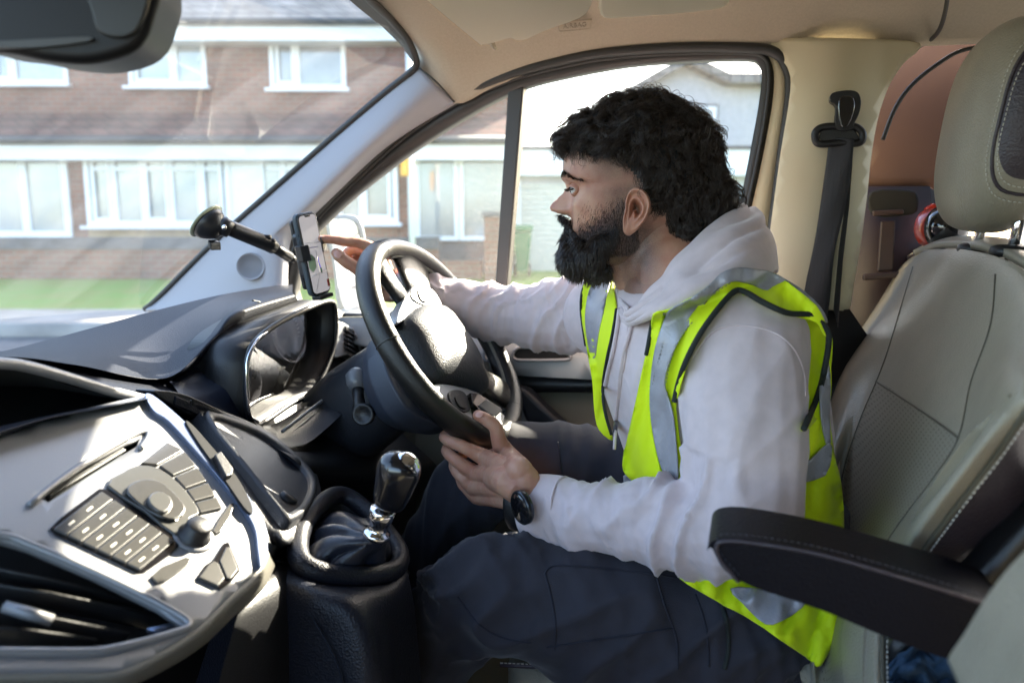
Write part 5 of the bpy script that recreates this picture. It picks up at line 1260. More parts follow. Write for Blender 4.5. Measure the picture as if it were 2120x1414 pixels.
# ---------------- head
YAW = math.radians(16); PIT = math.radians(4)
HF = Vector((-math.cos(YAW)*math.cos(PIT), math.sin(YAW)*math.cos(PIT), -math.sin(PIT)))
HL = Vector((-math.sin(YAW), -math.cos(YAW), 0)); HU = HF.cross(HL); HU = HU if HU.z > 0 else -HU
HS = 1.0
ear_c = PY(1303,450,1.045)           # near ear canal
HO = ear_c - HL*.074 + HU*.048       # head origin: between the ears at eye level
def H(a, b_, c): return HO + HF*(a*1.05 if a > 0 else a) + HL*b_ + HU*c
def HB(px, py, b_):
    d = ray(px, py); t = ((HO+HL*b_-O_).dot(HL))/d.dot(HL); return O_+d*t
def Hc(p):
    q = p-HO; a = q.dot(HF); return (a/1.05 if a > 0 else a), q.dot(HL), q.dot(HU)
prof = [  # c, front, back, width, centre
 (-.118,.050,-.030,.022,.01),(-.112,.074,-.040,.034,.008),(-.100,.090,-.050,.046,.0),(-.088,.094,-.058,.053,-.002),(-.075,.089,-.066,.0585,-.004),(-.062,.092,-.074,.063,-.004),(-.048,.091,-.082,.067,-.004),(-.030,.089,-.090,.071,-.004),(-.012,.089,-.096,.0735,-.006),(.002,.091,-.099,.0745,-.008),(.014,.0985,-.101,.0755,-.010),(.030,.0985,-.102,.0765,-.012),(.050,.094,-.101,.0765,-.012),(.070,.083,-.095,.073,-.012),(.088,.066,-.083,.063,-.012),(.102,.042,-.062,.046,-.012),(.112,.012,-.034,.022,-.012),(.115,-.008,-.016,.005,-.012)]
pr = crom(prof, 9); NT = 160; vs = []
nose = [(.012,.0,.006),(.006,.003,.006),(-.002,.011,.0062),(-.010,.0205,.0072),(-.017,.0295,.0088),(-.022,.0335,.0100),(-.027,.0325,.0112),(-.032,.0225,.012),(-.037,.006,.012),(-.042,.0,.012)]
def nz(c):
    if c > .012 or c < -.042: return 0, .008
    for (c0,h0,w0),(c1,h1,w1) in zip(nose[:-1], nose[1:]):
        if c1 <= c <= c0: t = (c0-c)/(c0-c1); t = t*t*(3-2*t)*.5+t*.5; return h0+(h1-h0)*t, w0+(w1-w0)*t
    return 0, .008
G = lambda x, s: math.exp(-(x/s)**2)
for c, f, bk, w, a0 in pr:
    for k in range(NT):
        th = 2*math.pi*k/NT; ct, s_ = math.cos(th), math.sin(th)
        e = 2/2.35 if ct > 0 else 1.0
        a = a0 + ((f-a0)*abs(ct)**e if ct > 0 else -(a0-bk)*abs(ct)**e)
        b_ = w*math.copysign(abs(s_)**(2/2.15 if ct > 0 else 1), s_)
        if ct > 0:
            h, nw = nz(c); a += h*math.exp(-(abs(b_)/nw)**2.4)
            ab = abs(b_)
            a += .0075*G(ab-.0135,.0055)*G(c+.028,.006)                       # alae
            a -= .0115*G(ab-.031,.0150)*G(c-.000,.0105)                       # socket
            a += .0035*G(ab-.028,.016)*G(c-.016,.007)                         # brow ridge
            a += .0040*G(ab-.046,.014)*G(c+.024,.014)                         # cheekbone
            a -= .0030*G(ab-.050,.016)*G(c+.060,.016)
            a -= .0020*G(ab-.012,.006)*G(c-.004,.009)
            a += .0050*G(ab,.020)*G(c+.058,.0055) + .0055*G(ab,.018)*G(c+.069,.005) - .003*G(ab,.03)*G(c+.0635,.0022)
            a += .0050*G(ab,.018)*G(c+.096,.010)
            a -= .0020*G(ab-.022,.006)*G(c+.045,.010)
        vs.append(H(a, b_, c))
nr = len(pr); fs = [(i*NT+k, i*NT+(k+1)%NT, (i+1)*NT+(k+1)%NT, (i+1)*NT+k) for i in range(nr-1) for k in range(NT)]
fs += [tuple(range(NT))[::-1], tuple((nr-1)*NT+k for k in range(NT))]
bodymb = MB()
bodymb.add(vs, fs)
head_b = BVHTree.FromPolygons([v[:] for v in vs], fs)
# eyelids: shell around the eyeball with a slit looking down
for sgn in (1, -1):
    ec = H(.0735, sgn*.0305, -.001); er = .0122
    vs2 = []; nu, nv = 40, 26
    fwd = (HF*.90+HL*sgn*.46-HU*.12).normalized(); sd_ = fwd.cross(HU).normalized(); upv = sd_.cross(fwd).normalized()
    # almond opening: rings from opening edge back over the ball
    for j in range(nv):
        t = j/(nv-1)
        for k in range(nu):
            a = 2*math.pi*k/nu; ox = .0112*math.cos(a); oy = .0056*math.sin(a) if math.sin(a) > 0 else .0042*math.sin(a)
            oy += -.0006; ex_ = ox*(1+t*1.0); ey_ = oy + (.0145*math.sin(a)-oy)*t**.9
            rr2 = er+.0013+.0006*math.sin(min(1,t*3)*math.pi)
            l = min(.9995, math.hypot(ex_, ey_)/rr2); z_ = math.sqrt(max(0, 1-l*l))*rr2
            vs2.append(ec + sd_*ex_*.92 + upv*ey_ + fwd*(z_*1.0 - .004*t*t))
    fs2 = [(j*nu+k, j*nu+(k+1)%nu, (j+1)*nu+(k+1)%nu, (j+1)*nu+k) for j in range(nv-1) for k in range(nu)]
    bodymb.add(vs2, fs2)
# ear (near side and far side)
eo = [(1301,404),(1306,396),(1316,390),(1330,393),(1342,405),(1348,421),(1345,438),(1338,454),(1326,469),(1313,481),(1302,487),(1293,481),(1291,466),(1292,450),(1296,436),(1297,418)]
eoc = crom(eo, 5, True); exc, eyc = 1315, 436
def earmesh(sgn):
    vs2 = []; n_ = len(eoc); ks = [(1.0,-.006),(1.04,.002),(1.0,.0085),(.93,.0105),(.86,.0085),(.78,.004),(.70,.0035),(.62,.0075),(.54,.0085),(.46,.004),(.36,-.004),(.22,-.009),(.08,-.011)]
    for s, h in ks:
        for (x, y) in eoc:
            dx, dy = x-exc, y-eyc
            lobe = max(0, min(1, (dy-22)/22)); front = max(0, min(1, (-dx-10)/12))
            hh = h*(1-lobe)+ (.006*math.sqrt(max(0,1-min(1,s)**3)) + .001)*lobe
            if s < .95: hh = hh*(1-.5*front)+.004*front
            wob = 1 + (.0 if s > .8 else .10*math.sin(math.atan2(dy,dx)*2+.8))
            p = HB(exc+dx*s*wob, eyc+dy*s, .078); back = (dx*s)/32.0
            q = p + HL*(hh + .0075*max(0, back+.3)**1.0)
            a, b_, c = Hc(q); vs2.append(H(a, b_*sgn, c))
    fs2 = [(j*n_+k, j*n_+(k+1)%n_, (j+1)*n_+(k+1)%n_, (j+1)*n_+k) for j in range(len(ks)-1) for k in range(n_)]
    fs2.append(tuple((len(ks)-1)*n_+k for k in range(n_)))
    if sgn < 0: fs2 = [f[::-1] for f in fs2]
    return vs2, fs2
for sgn in (1, -1): bodymb.add(*earmesh(sgn))
tg = HB(1300,440,.080); bodymb.sphere(tg, HF*.005, HL*.004, HU*.0075)
tg = HB(1311,462,.082); bodymb.sphere(tg, HF*.004, HL*.0035, HU*.004)
# neck
nk = MB(); capsules(nk, [(H(-.022,0,-.03),.058),(H(-.025,0,-.075),.056),(H(-.030,0,-.115),.057),(P3(.232,1.09,-.06),.066),(P3(.24,1.09,-.13),.075)], 6, 28)
capsules(nk, [(H(.035,0,-.098),.030),(H(.010,0,-.115),.035),(H(.0,0,-.14),.035)], 4, 20)
neck_me = remesh(nk, .004, 6)
bodymb.add([v.co for v in neck_me.vertices], [tuple(p.vertices) for p in neck_me.polygons])
# core body inside the clothes (one continuous figure)
core = MB()
capsules(core, [(P3(.235,1.09,-.10),.075),(P3(.26,1.085,-.2),.11),(P3(.30,1.07,-.33),.105),(P3(.35,1.055,-.47),.12)], 5, 24)
capsules(core, [(P3(.235,1.08,-.12),.06),(ShL,.045),(ElL,.036),(WrL,.026),(WrL+Wd*.03,.024)], 4); capsules(core, [(P3(.22,1.1,-.12),.06),(ShR,.045),(ElR,.036),(WrR,.024)], 4)
core_me = remesh(core, .009, 3)
bodymb.add([v.co for v in core_me.vertices], [tuple(p.vertices) for p in core_me.polygons])

# ---------------- left hand on the rim
def rimnear(px, py):
    best = None
    for k in range(720):
        p = WA(k/2); x, y = topx(p); d = (x-px)**2+(y-py)**2
        if best is None or d < best[0]: best = (d, p)
    return best[1]
def topx(p):
    q = p-O_; f = Vector((0, math.cos(PT), -math.sin(PT))); u = Vector((0, math.sin(PT), math.cos(PT))); d = q.dot(f)
    return CX+F*q.x/d, CY-F*q.dot(u)/d
yr = rimnear(975,905).y
hm = MB()
def ch(mb, pts, **k): capsules(mb, [(PY(x,y,d), r) for x,y,d,r in pts], **k)
wy = WrL.y
fing = [
 [(1002,946,yr-.030,.0125),(960,925,yr-.034,.0100),(930,912,yr-.024,.0092),(921,903,yr+.002,.0088),(938,893,yr+.022,.0080),(955,890,yr+.028,.0070)],
 [(984,980,yr-.030,.0122),(950,957,yr-.034,.0100),(932,942,yr-.024,.0092),(925,930,yr+.002,.0088),(938,918,yr+.022,.0080),(955,912,yr+.028,.0070)],
 [(978,1008,yr-.026,.0115),(956,988,yr-.029,.0095),(943,972,yr-.018,.0086),(940,958,yr+.006,.0082),(952,945,yr+.022,.0075),(968,938,yr+.026,.0066)],
 [(986,1030,yr-.020,.0105),(968,1014,yr-.021,.0085),(956,1000,yr-.010,.0078),(954,986,yr+.010,.0074),(966,972,yr+.022,.0068),(980,966,yr+.024,.006)]]
for f_ in fing: ch(hm, f_, n=5, seg=16)
for f_, e_ in zip(fing, ((1078,990),(1082,1005),(1085,1020),(1086,1036))):
    x, y, d, r = f_[0]; ch(hm, [(x,y,d,r), ((x+e_[0])/2, (y+e_[1])/2-3, (d+wy)/2-.006, .0150), (e_[0], e_[1], wy, .018)], n=5, seg=16)
ch(hm, [(1010,985,yr-.010,.017),(1045,995,wy+.012,.020),(1085,1015,wy+.006,.024),(1120,1028,wy,.026)], n=5, seg=20)
ch(hm, [(1075,975,wy+.0,.019),(1052,945,yr-.02,.0165),(1034,915,yr-.026,.0125),(1026,885,yr-.030,.0105),(1006,868,yr-.030,.0098),(990,860,yr-.027,.0085)], n=5, seg=18)
ch(hm, [(1020,945,yr-.02,.012),(1050,965,yr-.012,.018),(1085,995,wy,.022)], n=4, seg=16)
lh = remesh(hm, .0015, 5, .5)
def knuck(p, n):
    d = .0005*N3(p, 120)
    for (x, y) in ((1002,946),(984,980),(978,1008),(986,1030)):
        q = PY(x,y,yr-.038); d += .0016*math.exp(-((p-q).length/.011)**2)
    for f_ in fing:
        q = PY(f_[1][0], f_[1][1], f_[1][2]); d -= .0
    return d
disp(lh, knuck)
bodymb.add([v.co for v in lh.vertices], [tuple(p.vertices) for p in lh.polygons])
# ---------------- right hand pointing at the phone
yt = 1.290
hm = MB()
ch(hm, [(786,522,1.335,.0125),(768,513,1.328,.0115),(742,503,1.318,.0092),(717,501,1.308,.0086),(692,497,1.300,.0076),(668,495,1.293,.0066),(661,494,1.291,.0056)], n=5, seg=16)
ch(hm, [(788,535,1.35,.012),(762,522,1.355,.0108),(735,518,1.352,.009),(718,524,1.345,.0084),(722,538,1.345,.0078),(737,545,1.35,.0068)], n=5, seg=16)
ch(hm, [(792,548,1.362,.011),(768,536,1.37,.0098),(745,532,1.368,.0086),(730,540,1.36,.008),(736,552,1.36,.0072),(750,556,1.362,.0064)], n=5, seg=16)
ch(hm, [(796,560,1.372,.010),(776,552,1.38,.009),(758,550,1.378,.0076),(748,556,1.372,.007),(752,566,1.37,.0062)], n=5, seg=14)
ch(hm, [(784,582,1.335,.0175),(762,572,1.318,.0140),(738,556,1.302,.0112),(716,542,1.296,.0104),(702,530,1.294,.0105),(696,524,1.294,.0088)], n=5, seg=18)
for x, y, d, r in ((786,524,1.338,.0135),(788,537,1.352,.013),(792,550,1.362,.012),(795,562,1.368,.011)):
    ch(hm, [(x,y,d,r),(797,(y+600)/2-4,(d+1.36)/2,.0155),(806,592,1.362,.020)], n=4, seg=16)
ch(hm, [(775,560,1.335,.016),(785,580,1.348,.0185),(800,600,1.36,.022),(822,598,1.365,.024),(845,602,1.368,.024)], n=5, seg=18)
rh = remesh(hm, .0015, 5, .5)
disp(rh, lambda p, n: .0006*N3(p, 110))
bodymb.add([v.co for v in rh.vertices], [tuple(p.vertices) for p in rh.polygons])
body = mk('body', bodymb.v, bodymb.f, M_skin, per)
hull = len(vs)
def mask(p):
    a, b_, c = Hc(p); ab = abs(b_); m = 0
    if c < -.30 or ab > .14 or abs(a) > .2: return 0
    # cropped fade above and before the ear
    if ab > .03:
        g = max(0, min(1, (c+.040)/.05))*max(0, min(1, (.064-a)/.04))*max(0, min(1, (a+.06)/.02))*(.35+.65*max(0, min(1, (c+.0)/.035)))
        m = max(m, .80*g)
        # sideburn and cheek stubble
        m = max(m, .62*max(0, min(1, (.050-a)/.035))*max(0, min(1, (a+.022)/.012))*max(0, min(1, (.01-c)/.02)))
    m = max(m, .75*max(0, min(1, (-.048-c+.25*max(0,.03-abs(a-.03)))/.02))*(1 if a > -.02 else max(0, 1+(a+.02)/.03))*max(0, min(1,(c+.17)/.06)))
    if ab < .035 and a > .05: m = max(m, .6*G(ab,.03)*G(c+.050,.006))
    if ab > .0765 and -.055 < a < .012 and -.09 < c < .015: m = 0
    return m
stub_attr(body.data, mask)
# eyes
M_eyew = mat('eye_white', (.62,.58,.55), .15, coat=1.); M_iris = mat('iris_brown', (.03,.014,.008), .1, coat=1.)
for sgn in (1, -1):
    ec = H(.0742, sgn*.0305, -.001); g = (HF*.90-HU*.10+HL*sgn*.28).normalized()
    e = MB().sphere(ec, .0118, nu=32, nv=20).build('eyeball', M_eyew, body)
    MB().sphere(ec+g*.0066, .0060, nu=24, nv=14).build('iris', M_iris, body)
# nails
def nail(c, n, u, w, l_):
    n = n.normalized(); u = (u-n*u.dot(n)).normalized(); s = n.cross(u)
    return MB().sphere(c, s*w, u*l_, n*.0012, nu=20, nv=10)
tcn_ = PY(699,527,1.284); nail(tcn_, Vector((.1,-1,.45)), PY(694,521,1.294)-PY(712,540,1.297), .0062, .0080).build('thumb_nail', M_nail, body)
nail(PY(992,858,yr-.036), Vector((-.2,-.6,.8)), PY(990,860,yr)-PY(1006,868,yr), .0055, .0068).build('thumb_nail', M_nail, body)
nail(PY(666,490,1.290), Vector((0,-.2,1)), PY(661,494,1.291)-PY(692,497,1.3), .0040, .0055).build('finger_nail', M_nail, body)

# ---------------- hair
def hairline(a):
    P = [(.12,.058),(.093,.056),(.054,.040),(.011,.032),(-.012,.008),(-.032,-.030),(-.043,-.072),(-.07,-.094),(-.13,-.060),(-.16,-.03)]
    for (a0,c0),(a1,c1) in zip(P[:-1], P[1:]):
        if a1 <= a <= a0: return c0+(c1-c0)*(a0-a)/(a0-a1)
    return P[0][1] if a > P[0][0] else P[-1][1]
hb_ = MB()
hb_.sphere(H(-.010,0,.028), HF*.112, HL*.088, HU*.100)
hb_.sphere(H(.026,0,.060), HF*.074, HL*.074, HU*.054)
hb_.sphere(H(.080,.005,.070), HF*.020, HL*.056, HU*.018)
hb_.sphere(H(-.072,0,-.008), HF*.052, HL*.072, HU*.080)
hb_.sphere(H(-.094,0,-.022), HF*.046, HL*.058, HU*.048)
hb_.sphere(H(-.074,0,-.052), HF*.044, HL*.060, HU*.042)
hme = remesh(hb_, .0045, 4)
disp(hme, lambda p, n: .006*N3(p, 38, 2.) + .005*N3(p, 20, 6.))
bm = bmesh.new(); bm.from_mesh(hme)
dl = []
for v in bm.verts:
    a, b_, c = Hc(v.co); hlne = hairline(a) + (.010*noise.noise(Vector((a*60,0,0))))
    if c < hlne: dl.append(v)
bmesh.ops.delete(bm, geom=dl, context='VERTS'); bm.to_mesh(hme); bm.free()
hair = joinmesh('hair', [hme], M_hairbase, body)
hmv = [v.co.copy() for v in hme.vertices]; hmn = [v.normal.copy() for v in hme.vertices]; hbv = bvh(hme)
def strands(name, m, gen, parent, seg=8):
    """gen yields (points, radius)"""
    V_ = []; F_ = []; 
    for pts, rad in gen:
        n = len(pts); b0 = len(V_)
        T0 = (pts[1]-pts[0]).normalized(); ref = Vector((.3,.5,.8)); N = T0.cross(ref).normalized()
        for i in range(n):
            t = (pts[min(i+1,n-1)]-pts[max(i-1,0)]).normalized(); N = (N-t*N.dot(t)).normalized(); B = t.cross(N)
            r = rad*(1-.75*(i/(n-1))**2)
            for k in range(3):
                a = 2.094*k; V_.append(pts[i]+N*(math.cos(a)*r)+B*(math.sin(a)*r))
        for i in range(n-1):
            for k in range(3): k2 = (k+1)%3; F_.append((b0+i*3+k, b0+i*3+k2, b0+(i+1)*3+k2, b0+(i+1)*3+k))
    return mk(name, V_, F_, m, parent)
rng = random.Random(11)
def gen_hair():
    idx = list(range(len(hmv)))
    for lock in range(1500):
        i = rng.choice(idx); p0 = hmv[i]; n0 = hmn[i]; a, b_, c = Hc(p0)
        top_ = max(0, min(1, (c-.05)/.06)); frontal = max(0, min(1, (a-.03)/.05)); backl = max(0, min(1, (-a-.02)/.08))
        flow = -HU*(1-top_*.7) + HF*(frontal*1.1 - backl*.55) + HL*math.copysign(.35, b_ if abs(b_) > .01 else rng.uniform(-1,1))*top_
        flow = (flow - n0*flow.dot(n0)) + Vector((rng.gauss(0,.35), rng.gauss(0,.35), rng.gauss(0,.25)))
        if flow.length < .1: continue
        flow.normalize(); side = n0.cross(flow).normalized()
        L_ = rng.uniform(.022,.050)*(1.15 if top_ > .3 or frontal > .3 else 1); curl = rng.uniform(.003,.0075)*(1.3 if (top_ > .2 or frontal > .2) else .8); turns = rng.uniform(.8,2.2); ph = rng.uniform(0,6.28); lift = rng.uniform(-.1,.30)
        if frontal > .6 and c < .085: lift *= .5
        s_l = rng.random()
        for s in range(17):
            off = side*rng.gauss(0,.0017)+flow*rng.gauss(0,.0025)+n0*rng.uniform(-.002,.001); ph2 = ph+rng.gauss(0,.10); l2 = L_*rng.uniform(.8,1.1); pts = []
            st_ = p0+off-n0*.003; n = 9; fl2 = (flow+side*rng.gauss(0,.12)+n0*rng.gauss(0,.04)).normalized(); am2 = rng.uniform(.6,1.35)
            for k in range(n):
                t = k/(n-1); an = ph2+turns*6.28*t; am = curl*am2*min(1, t*2.2)
                q = st_ + fl2*(l2*t) + n0*(.002+lift*l2*math.sin(t*2.6)*.38 + am*math.sin(an)) + side*(am*math.cos(an)) - HU*(.008*t*t)
                pts.append(q)
            lim = .0065+.012*s_l**3
            for k in range(2, n):
                h_ = hbv.find_nearest(pts[k]); dv = pts[k]-h_[0]; ds = dv.dot(h_[1])
                if ds > lim: pts[k] = pts[k]-h_[1]*((ds-lim)*.8)
                elif ds < .0005: pts[k] = pts[k]+h_[1]*(.0005-ds)
            # keep strands clear of the face
            a1, b1, c1 = Hc(pts[-1])
            if a1 > -.02 and c1 < hairline(a1)-.012: continue
            yield pts, rng.uniform(.00026,.00044)
strands('hair_strands', M_hair, gen_hair(), hair)
def gen_fly():
    for i in range(1400):
        k = rng.randrange(len(hmv)); p0 = hmv[k]; n0 = hmn[k]; a, b_, c = Hc(p0)
        if c < .03 and a > -.05: continue
        side = n0.cross(HF).normalized(); R1 = rng.uniform(.004,.012); pts = []; a0 = rng.uniform(0,6.28); sp_ = rng.uniform(2.,4.6); t1 = Vector((rng.gauss(0,1),rng.gauss(0,1),rng.gauss(0,1))).normalized(); t1 = (t1-n0*t1.dot(n0)).normalized()
        for j in range(11):
            t = j/10; pts.append(p0 + n0*(R1*(math.sin(t*sp_))+.001) + t1*(R1*(1-math.cos(t*sp_))) + side*(t*.004))
        yield pts, .00042
strands('loose_curls', M_hair, gen_fly(), hair)
# fringe wisps over the forehead
def gen_wisp():
    for i in range(70):
        x = rng.uniform(1168,1245); y = rng.uniform(300,322); p = HB(x, y, rng.uniform(.03,.07)) ; a, b_, c = Hc(p)
        h = head_b.find_nearest(p); q = h[0]+h[1]*.0045; pts = []; l_ = rng.uniform(.010,.026); cu = rng.uniform(-1,1)
        for k in range(9):
            t = k/8; r_ = q - HU*(l_*t) + HF*(cu*.010*math.sin(t*3.0)); h2 = head_b.find_nearest(r_); pts.append(h2[0]+h2[1]*(.0045-.002*t))
        yield pts, .00028
strands('fringe_wisps', M_hair, gen_wisp(), hair)
# eyebrows and lashes
def gen_brow():
    for sgn in (1,-1):
        for i in range(430):
            t = rng.random(); bb = .010+.050*t; cc = .0150+.0075*math.sin(min(1,t*1.35)*math.pi*.62)-.013*max(0,t-.5)/.5 + rng.gauss(0,.0030*(1.15-t*.85)); a_ = .12
            h = head_b.ray_cast(H(.14, sgn*bb*1.0, cc), (-HF).normalized())
            if not h[0]: continue
            d = (HL*sgn*.9 - HF*.35 + HU*(.55-.9*t)).normalized(); q = h[0]; 
            yield [q, q+d*.0035+h[1]*.0012, q+d*.007+h[1]*.0010], .00030
strands('eyebrows', M_hair, gen_brow(), body)
def gen_lash():
    for sgn in (1,-1):
        ec = H(.0735, sgn*.0305, -.001); fwd = (HF*.90+HL*sgn*.46-HU*.12).normalized(); sd_ = fwd.cross(HU).normalized(); upv = sd_.cross(fwd).normalized()
        for i in range(60):
            a = rng.uniform(.1,.9)*math.pi; x = .0108*math.cos(a); y = .0054*math.sin(a)-.0006
            q = ec + sd_*x*.92 + upv*y + fwd*math.sqrt(max(0,.0138**2-x*x-y*y))
            d = (fwd*.9 - upv*.25 + sd_*x*40).normalized(); yield [q, q+d*.004-upv*.0008, q+d*.008+upv*.001], .00026
strands('eyelashes', M_hair, gen_lash(), body)
# ---------------- beard
bb_ = MB()
bb_.sphere(H(.078,0,-.098), HF*.040, HL*.046, HU*.036); bb_.sphere(H(.060,0,-.110), HF*.040, HL*.042, HU*.028)
bb_.sphere(H(.086,0,-.078), HF*.026, HL*.032, HU*.026)
for s in (1,-1):
    capsules(bb_, [(H(.060,s*.034,-.098),.024),(H(.040,s*.048,-.080),.0170),(H(.024,s*.056,-.068),.0105),(H(.018,s*.062,-.052),.005)], 5, 14)
    capsules(bb_, [(H(.070,s*.036,-.082),.014),(H(.084,s*.026,-.066),.008)], 4, 12)
    capsules(bb_, [(H(.100,s*.006,-.0455),.0056),(H(.096,s*.012,-.060),.0058),(H(.092,s*.014,-.078),.009)], 4, 12)
    capsules(bb_, [(H(.108,s*.005,-.0385),.0056),(H(.096,s*.018,-.046),.0054),(H(.085,s*.027,-.060),.0050),(H(.082,s*.032,-.080),.008)], 4, 12)
bme = remesh(bb_, .003, 4); disp(bme, lambda p, n: -.0028+ .003*N3(p, 45, 2.)+.002*N3(p,90,3.))
beard = joinmesh('beard', [bme], M_hairbase, body)
bv_ = [v.co.copy() for v in bme.vertices]; bn_ = [v.normal.copy() for v in bme.vertices]
def gen_beard():
    for i in range(11000):
        k = rng.randrange(len(bv_)); p = bv_[k]; n = bn_[k]; a, b_, c = Hc(p)
        must = c > -.066 and a > .075
        d = (-HU*.9 + HF*(.16) - HF*.35*(1 if a < .05 else 0)) if not must else (-HU*.75 + HL*math.copysign(.5, b_)+HF*.15)
        d = (d - n*d.dot(n)*.8 + n*.32 + Vector((rng.gauss(0,.13),rng.gauss(0,.13),rng.gauss(0,.13)))).normalized(); l_ = rng.uniform(.008,.017)*(.55 if must else 1)
        sd2 = n.cross(d); cu = rng.gauss(0,.0012)
        yield [p-n*.001, p+d*l_*.35+n*.0006+sd2*cu, p+d*l_*.7+sd2*cu*1.5, p+d*l_-n*.0004+sd2*cu], rng.uniform(.00025,.0004)
strands('beard_strands', M_hair, gen_beard(), beard)
def gen_stub():
    for i in range(6500):     # short hairs along the cheek edge and jaw
        a = rng.uniform(-.01,.075); c = rng.uniform(-.10,-.02); edge = -.030-.45*max(0,a-.0)  # upper beard edge
        if c > edge + rng.expovariate(1/.008): continue
        h = head_b.ray_cast(H(a,.14,c), -HL)
        if not h[0]: continue
        d = (-HU+HF*.1+h[1]*.4).normalized(); q = h[0]; yield [q, q+d*.0022, q+d*.0045], .00016
strands('beard_stubble', M_hair, gen_stub(), beard)

# ---------------- hood
def hoodpt(px, py, y): return PY(px, py, y)
rim_ = [(1303,642,1.000),(1338,612,.985),(1370,582,.985),(1396,548,.99),(1430,512,1.00),(1470,474,1.02),(1505,442,1.05),(1540,424,1.09),(1520,440,1.17),(1440,480,1.23),(1350,540,1.23),(1290,575,1.18),(1276,590,1.13),(1283,618,1.07)]
inn_ = [(1306,652,1.03),(1340,630,1.02),(1372,600,1.02),(1400,565,1.03),(1435,530,1.04),(1470,500,1.06),(1500,480,1.09),(1525,470,1.11),(1500,480,1.15),(1430,510,1.19),(1360,560,1.19),(1310,595,1.15),(1295,612,1.12),(1294,634,1.07)]
mid_ = [(1300,656,.985),(1345,630,.950),(1385,600,.935),(1420,566,.935),(1465,530,.945),(1512,490,.97),(1548,462,1.01),(1566,442,1.07),(1560,440,1.19),(1460,480,1.28),(1350,540,1.28),(1280,580,1.22),(1266,598,1.15),(1278,632,1.07)]
md2_ = [(1302,666,.980),(1350,645,.925),(1400,620,.905),(1450,592,.90),(1500,560,.905),(1550,520,.93),(1588,498,.98),(1598,500,1.08),(1590,520,1.20),(1480,540,1.29),(1350,580,1.30),(1275,590,1.25),(1262,612,1.16),(1278,646,1.07)]
low_ = [(1306,672,.985),(1356,656,.93),(1412,636,.905),(1470,612,.90),(1530,590,.905),(1585,572,.93),(1606,560,.99),(1606,560,1.08),(1596,570,1.18),(1500,590,1.28),(1360,620,1.29),(1280,610,1.25),(1265,630,1.16),(1284,655,1.07)]
ring_rows = []
for rw in (inn_, rim_, mid_, md2_, low_):
    P = crom([PY(*q) for q in rw], 8, True); ring_rows.append(P)
colsH = [crom([ring_rows[j][i] for j in range(5)], 8) for i in range(len(ring_rows[0]))]
nc, nr_ = len(colsH), len(colsH[0])
vs = [Vector(colsH[i][j]) for j in range(nr_) for i in range(nc)]
fs = [(j*nc+i, j*nc+(i+1)%nc, (j+1)*nc+(i+1)%nc, (j+1)*nc+i) for j in range(nr_-1) for i in range(nc)]
hoodm = bpy.data.meshes.new('hood'); hoodm.from_pydata([v[:] for v in vs], [], fs); hoodm.update(); hoodm.shade_smooth()
hb3 = [0]*len(vs)
for j in range(nr_):
    for i in range(nc):
        t = j/(nr_-1); u = i/nc*14; w = math.sin(min(1,t*1.2)*math.pi)
        rg = max(0, ridge(t*5.5+.5*math.sin(u*.7), u*.16, 2.))**1.6; hb3[j*nc+i] = -.011*w*(rg-.35) + w*.5*(.0075*math.sin(t*17+1.6*math.sin(u*.8)+noise.noise(Vector((u*.5,t*2,0)))*2.5)*(.6+.5*noise.noise(Vector((u*.4,3,0)))) + .007*noise.noise(Vector((u*.9,t*3,5))))
hco = [v.co + v.normal*(-hb3[v.index] if True else 0) for v in hoodm.vertices]
for v, c_ in zip(hoodm.vertices, hco): v.co = c_
hoodo = link('hood', hoodm, M_hood, hoodie); solid(hoodo, .006, 0); subsurf(hoodo, 1)
hood_b = bvh(hoodm)
# drawstrings
def castT(px, py, lift=.004, trees=None, dfl=1.02):
    d = ray(px, py).normalized(); best = None
    for t in (trees or (torso_b2,)):
        h = t.ray_cast(O_, d)
        if h[0] is not None and (best is None or h[3] < best[3]): best = h
    if best is None: return PY(px, py, dfl)
    return best[0] - d*lift
torso_b2 = bvh(torso_me)
# ---------------- trousers
tr = MB()
capsules(tr, [(P3(.36,1.05,-.50),.165),(P3(.33,1.05,-.55),.165)], 3, 28)
kneeL = PY(1010,1222,.955)
capsules(tr, [(P3(.36,.975,-.52),.118),(P3(.27,.935,-.515),.112),(P3(.15,.93,-.500),.100),(P3(.05,.94,-.485),.088),(kneeL,.074),(PY(955,1270,.99),.070),(PY(890,1370,1.03),.066),(PY(840,1500,1.06),.060)], 6, 28)
capsules(tr, [(P3(.34,1.13,-.50),.115),(PY(1290,1030,1.19),.095),(PY(1150,985,1.21),.088),(PY(1040,975,1.225),.080),(PY(985,1000,1.24),.076),(PY(930,1080,1.27),.066),(PY(860,1200,1.31),.060),(PY(800,1330,1.34),.055)], 6, 28)
tme = remesh(tr, .006, 5)
hipL = P3(.30,.935,-.515)
def wr_tr(p, n):
    d = .007*N3(p, 7, 1.) + .0045*N3(p, 16, 3.)
    t, an, r_ = limb(p, hipL, kneeL); ca, sa2 = math.cos(an), math.sin(an)
    k = math.exp(-(((p-kneeL).length)/.10)**2); h_ = math.exp(-(((p-P3(.30,.93,-.45)).length)/.13)**2)
    w = max(0,ridge(t*4+ca*1.2, ca*.8, sa2*.8))**1.7; w2 = max(0,ridge(t*9-sa2*1.5+4, ca*.8+2, sa2*.8))**1.7
    d += (.008+.012*k+.010*h_)*(w-.4) + (.004+.008*k+.004*h_)*(w2-.4)
    return d
disp(tme, wr_tr)
trs = joinmesh('trousers', [tme], M_trs, per)
trb = bvh(tme)
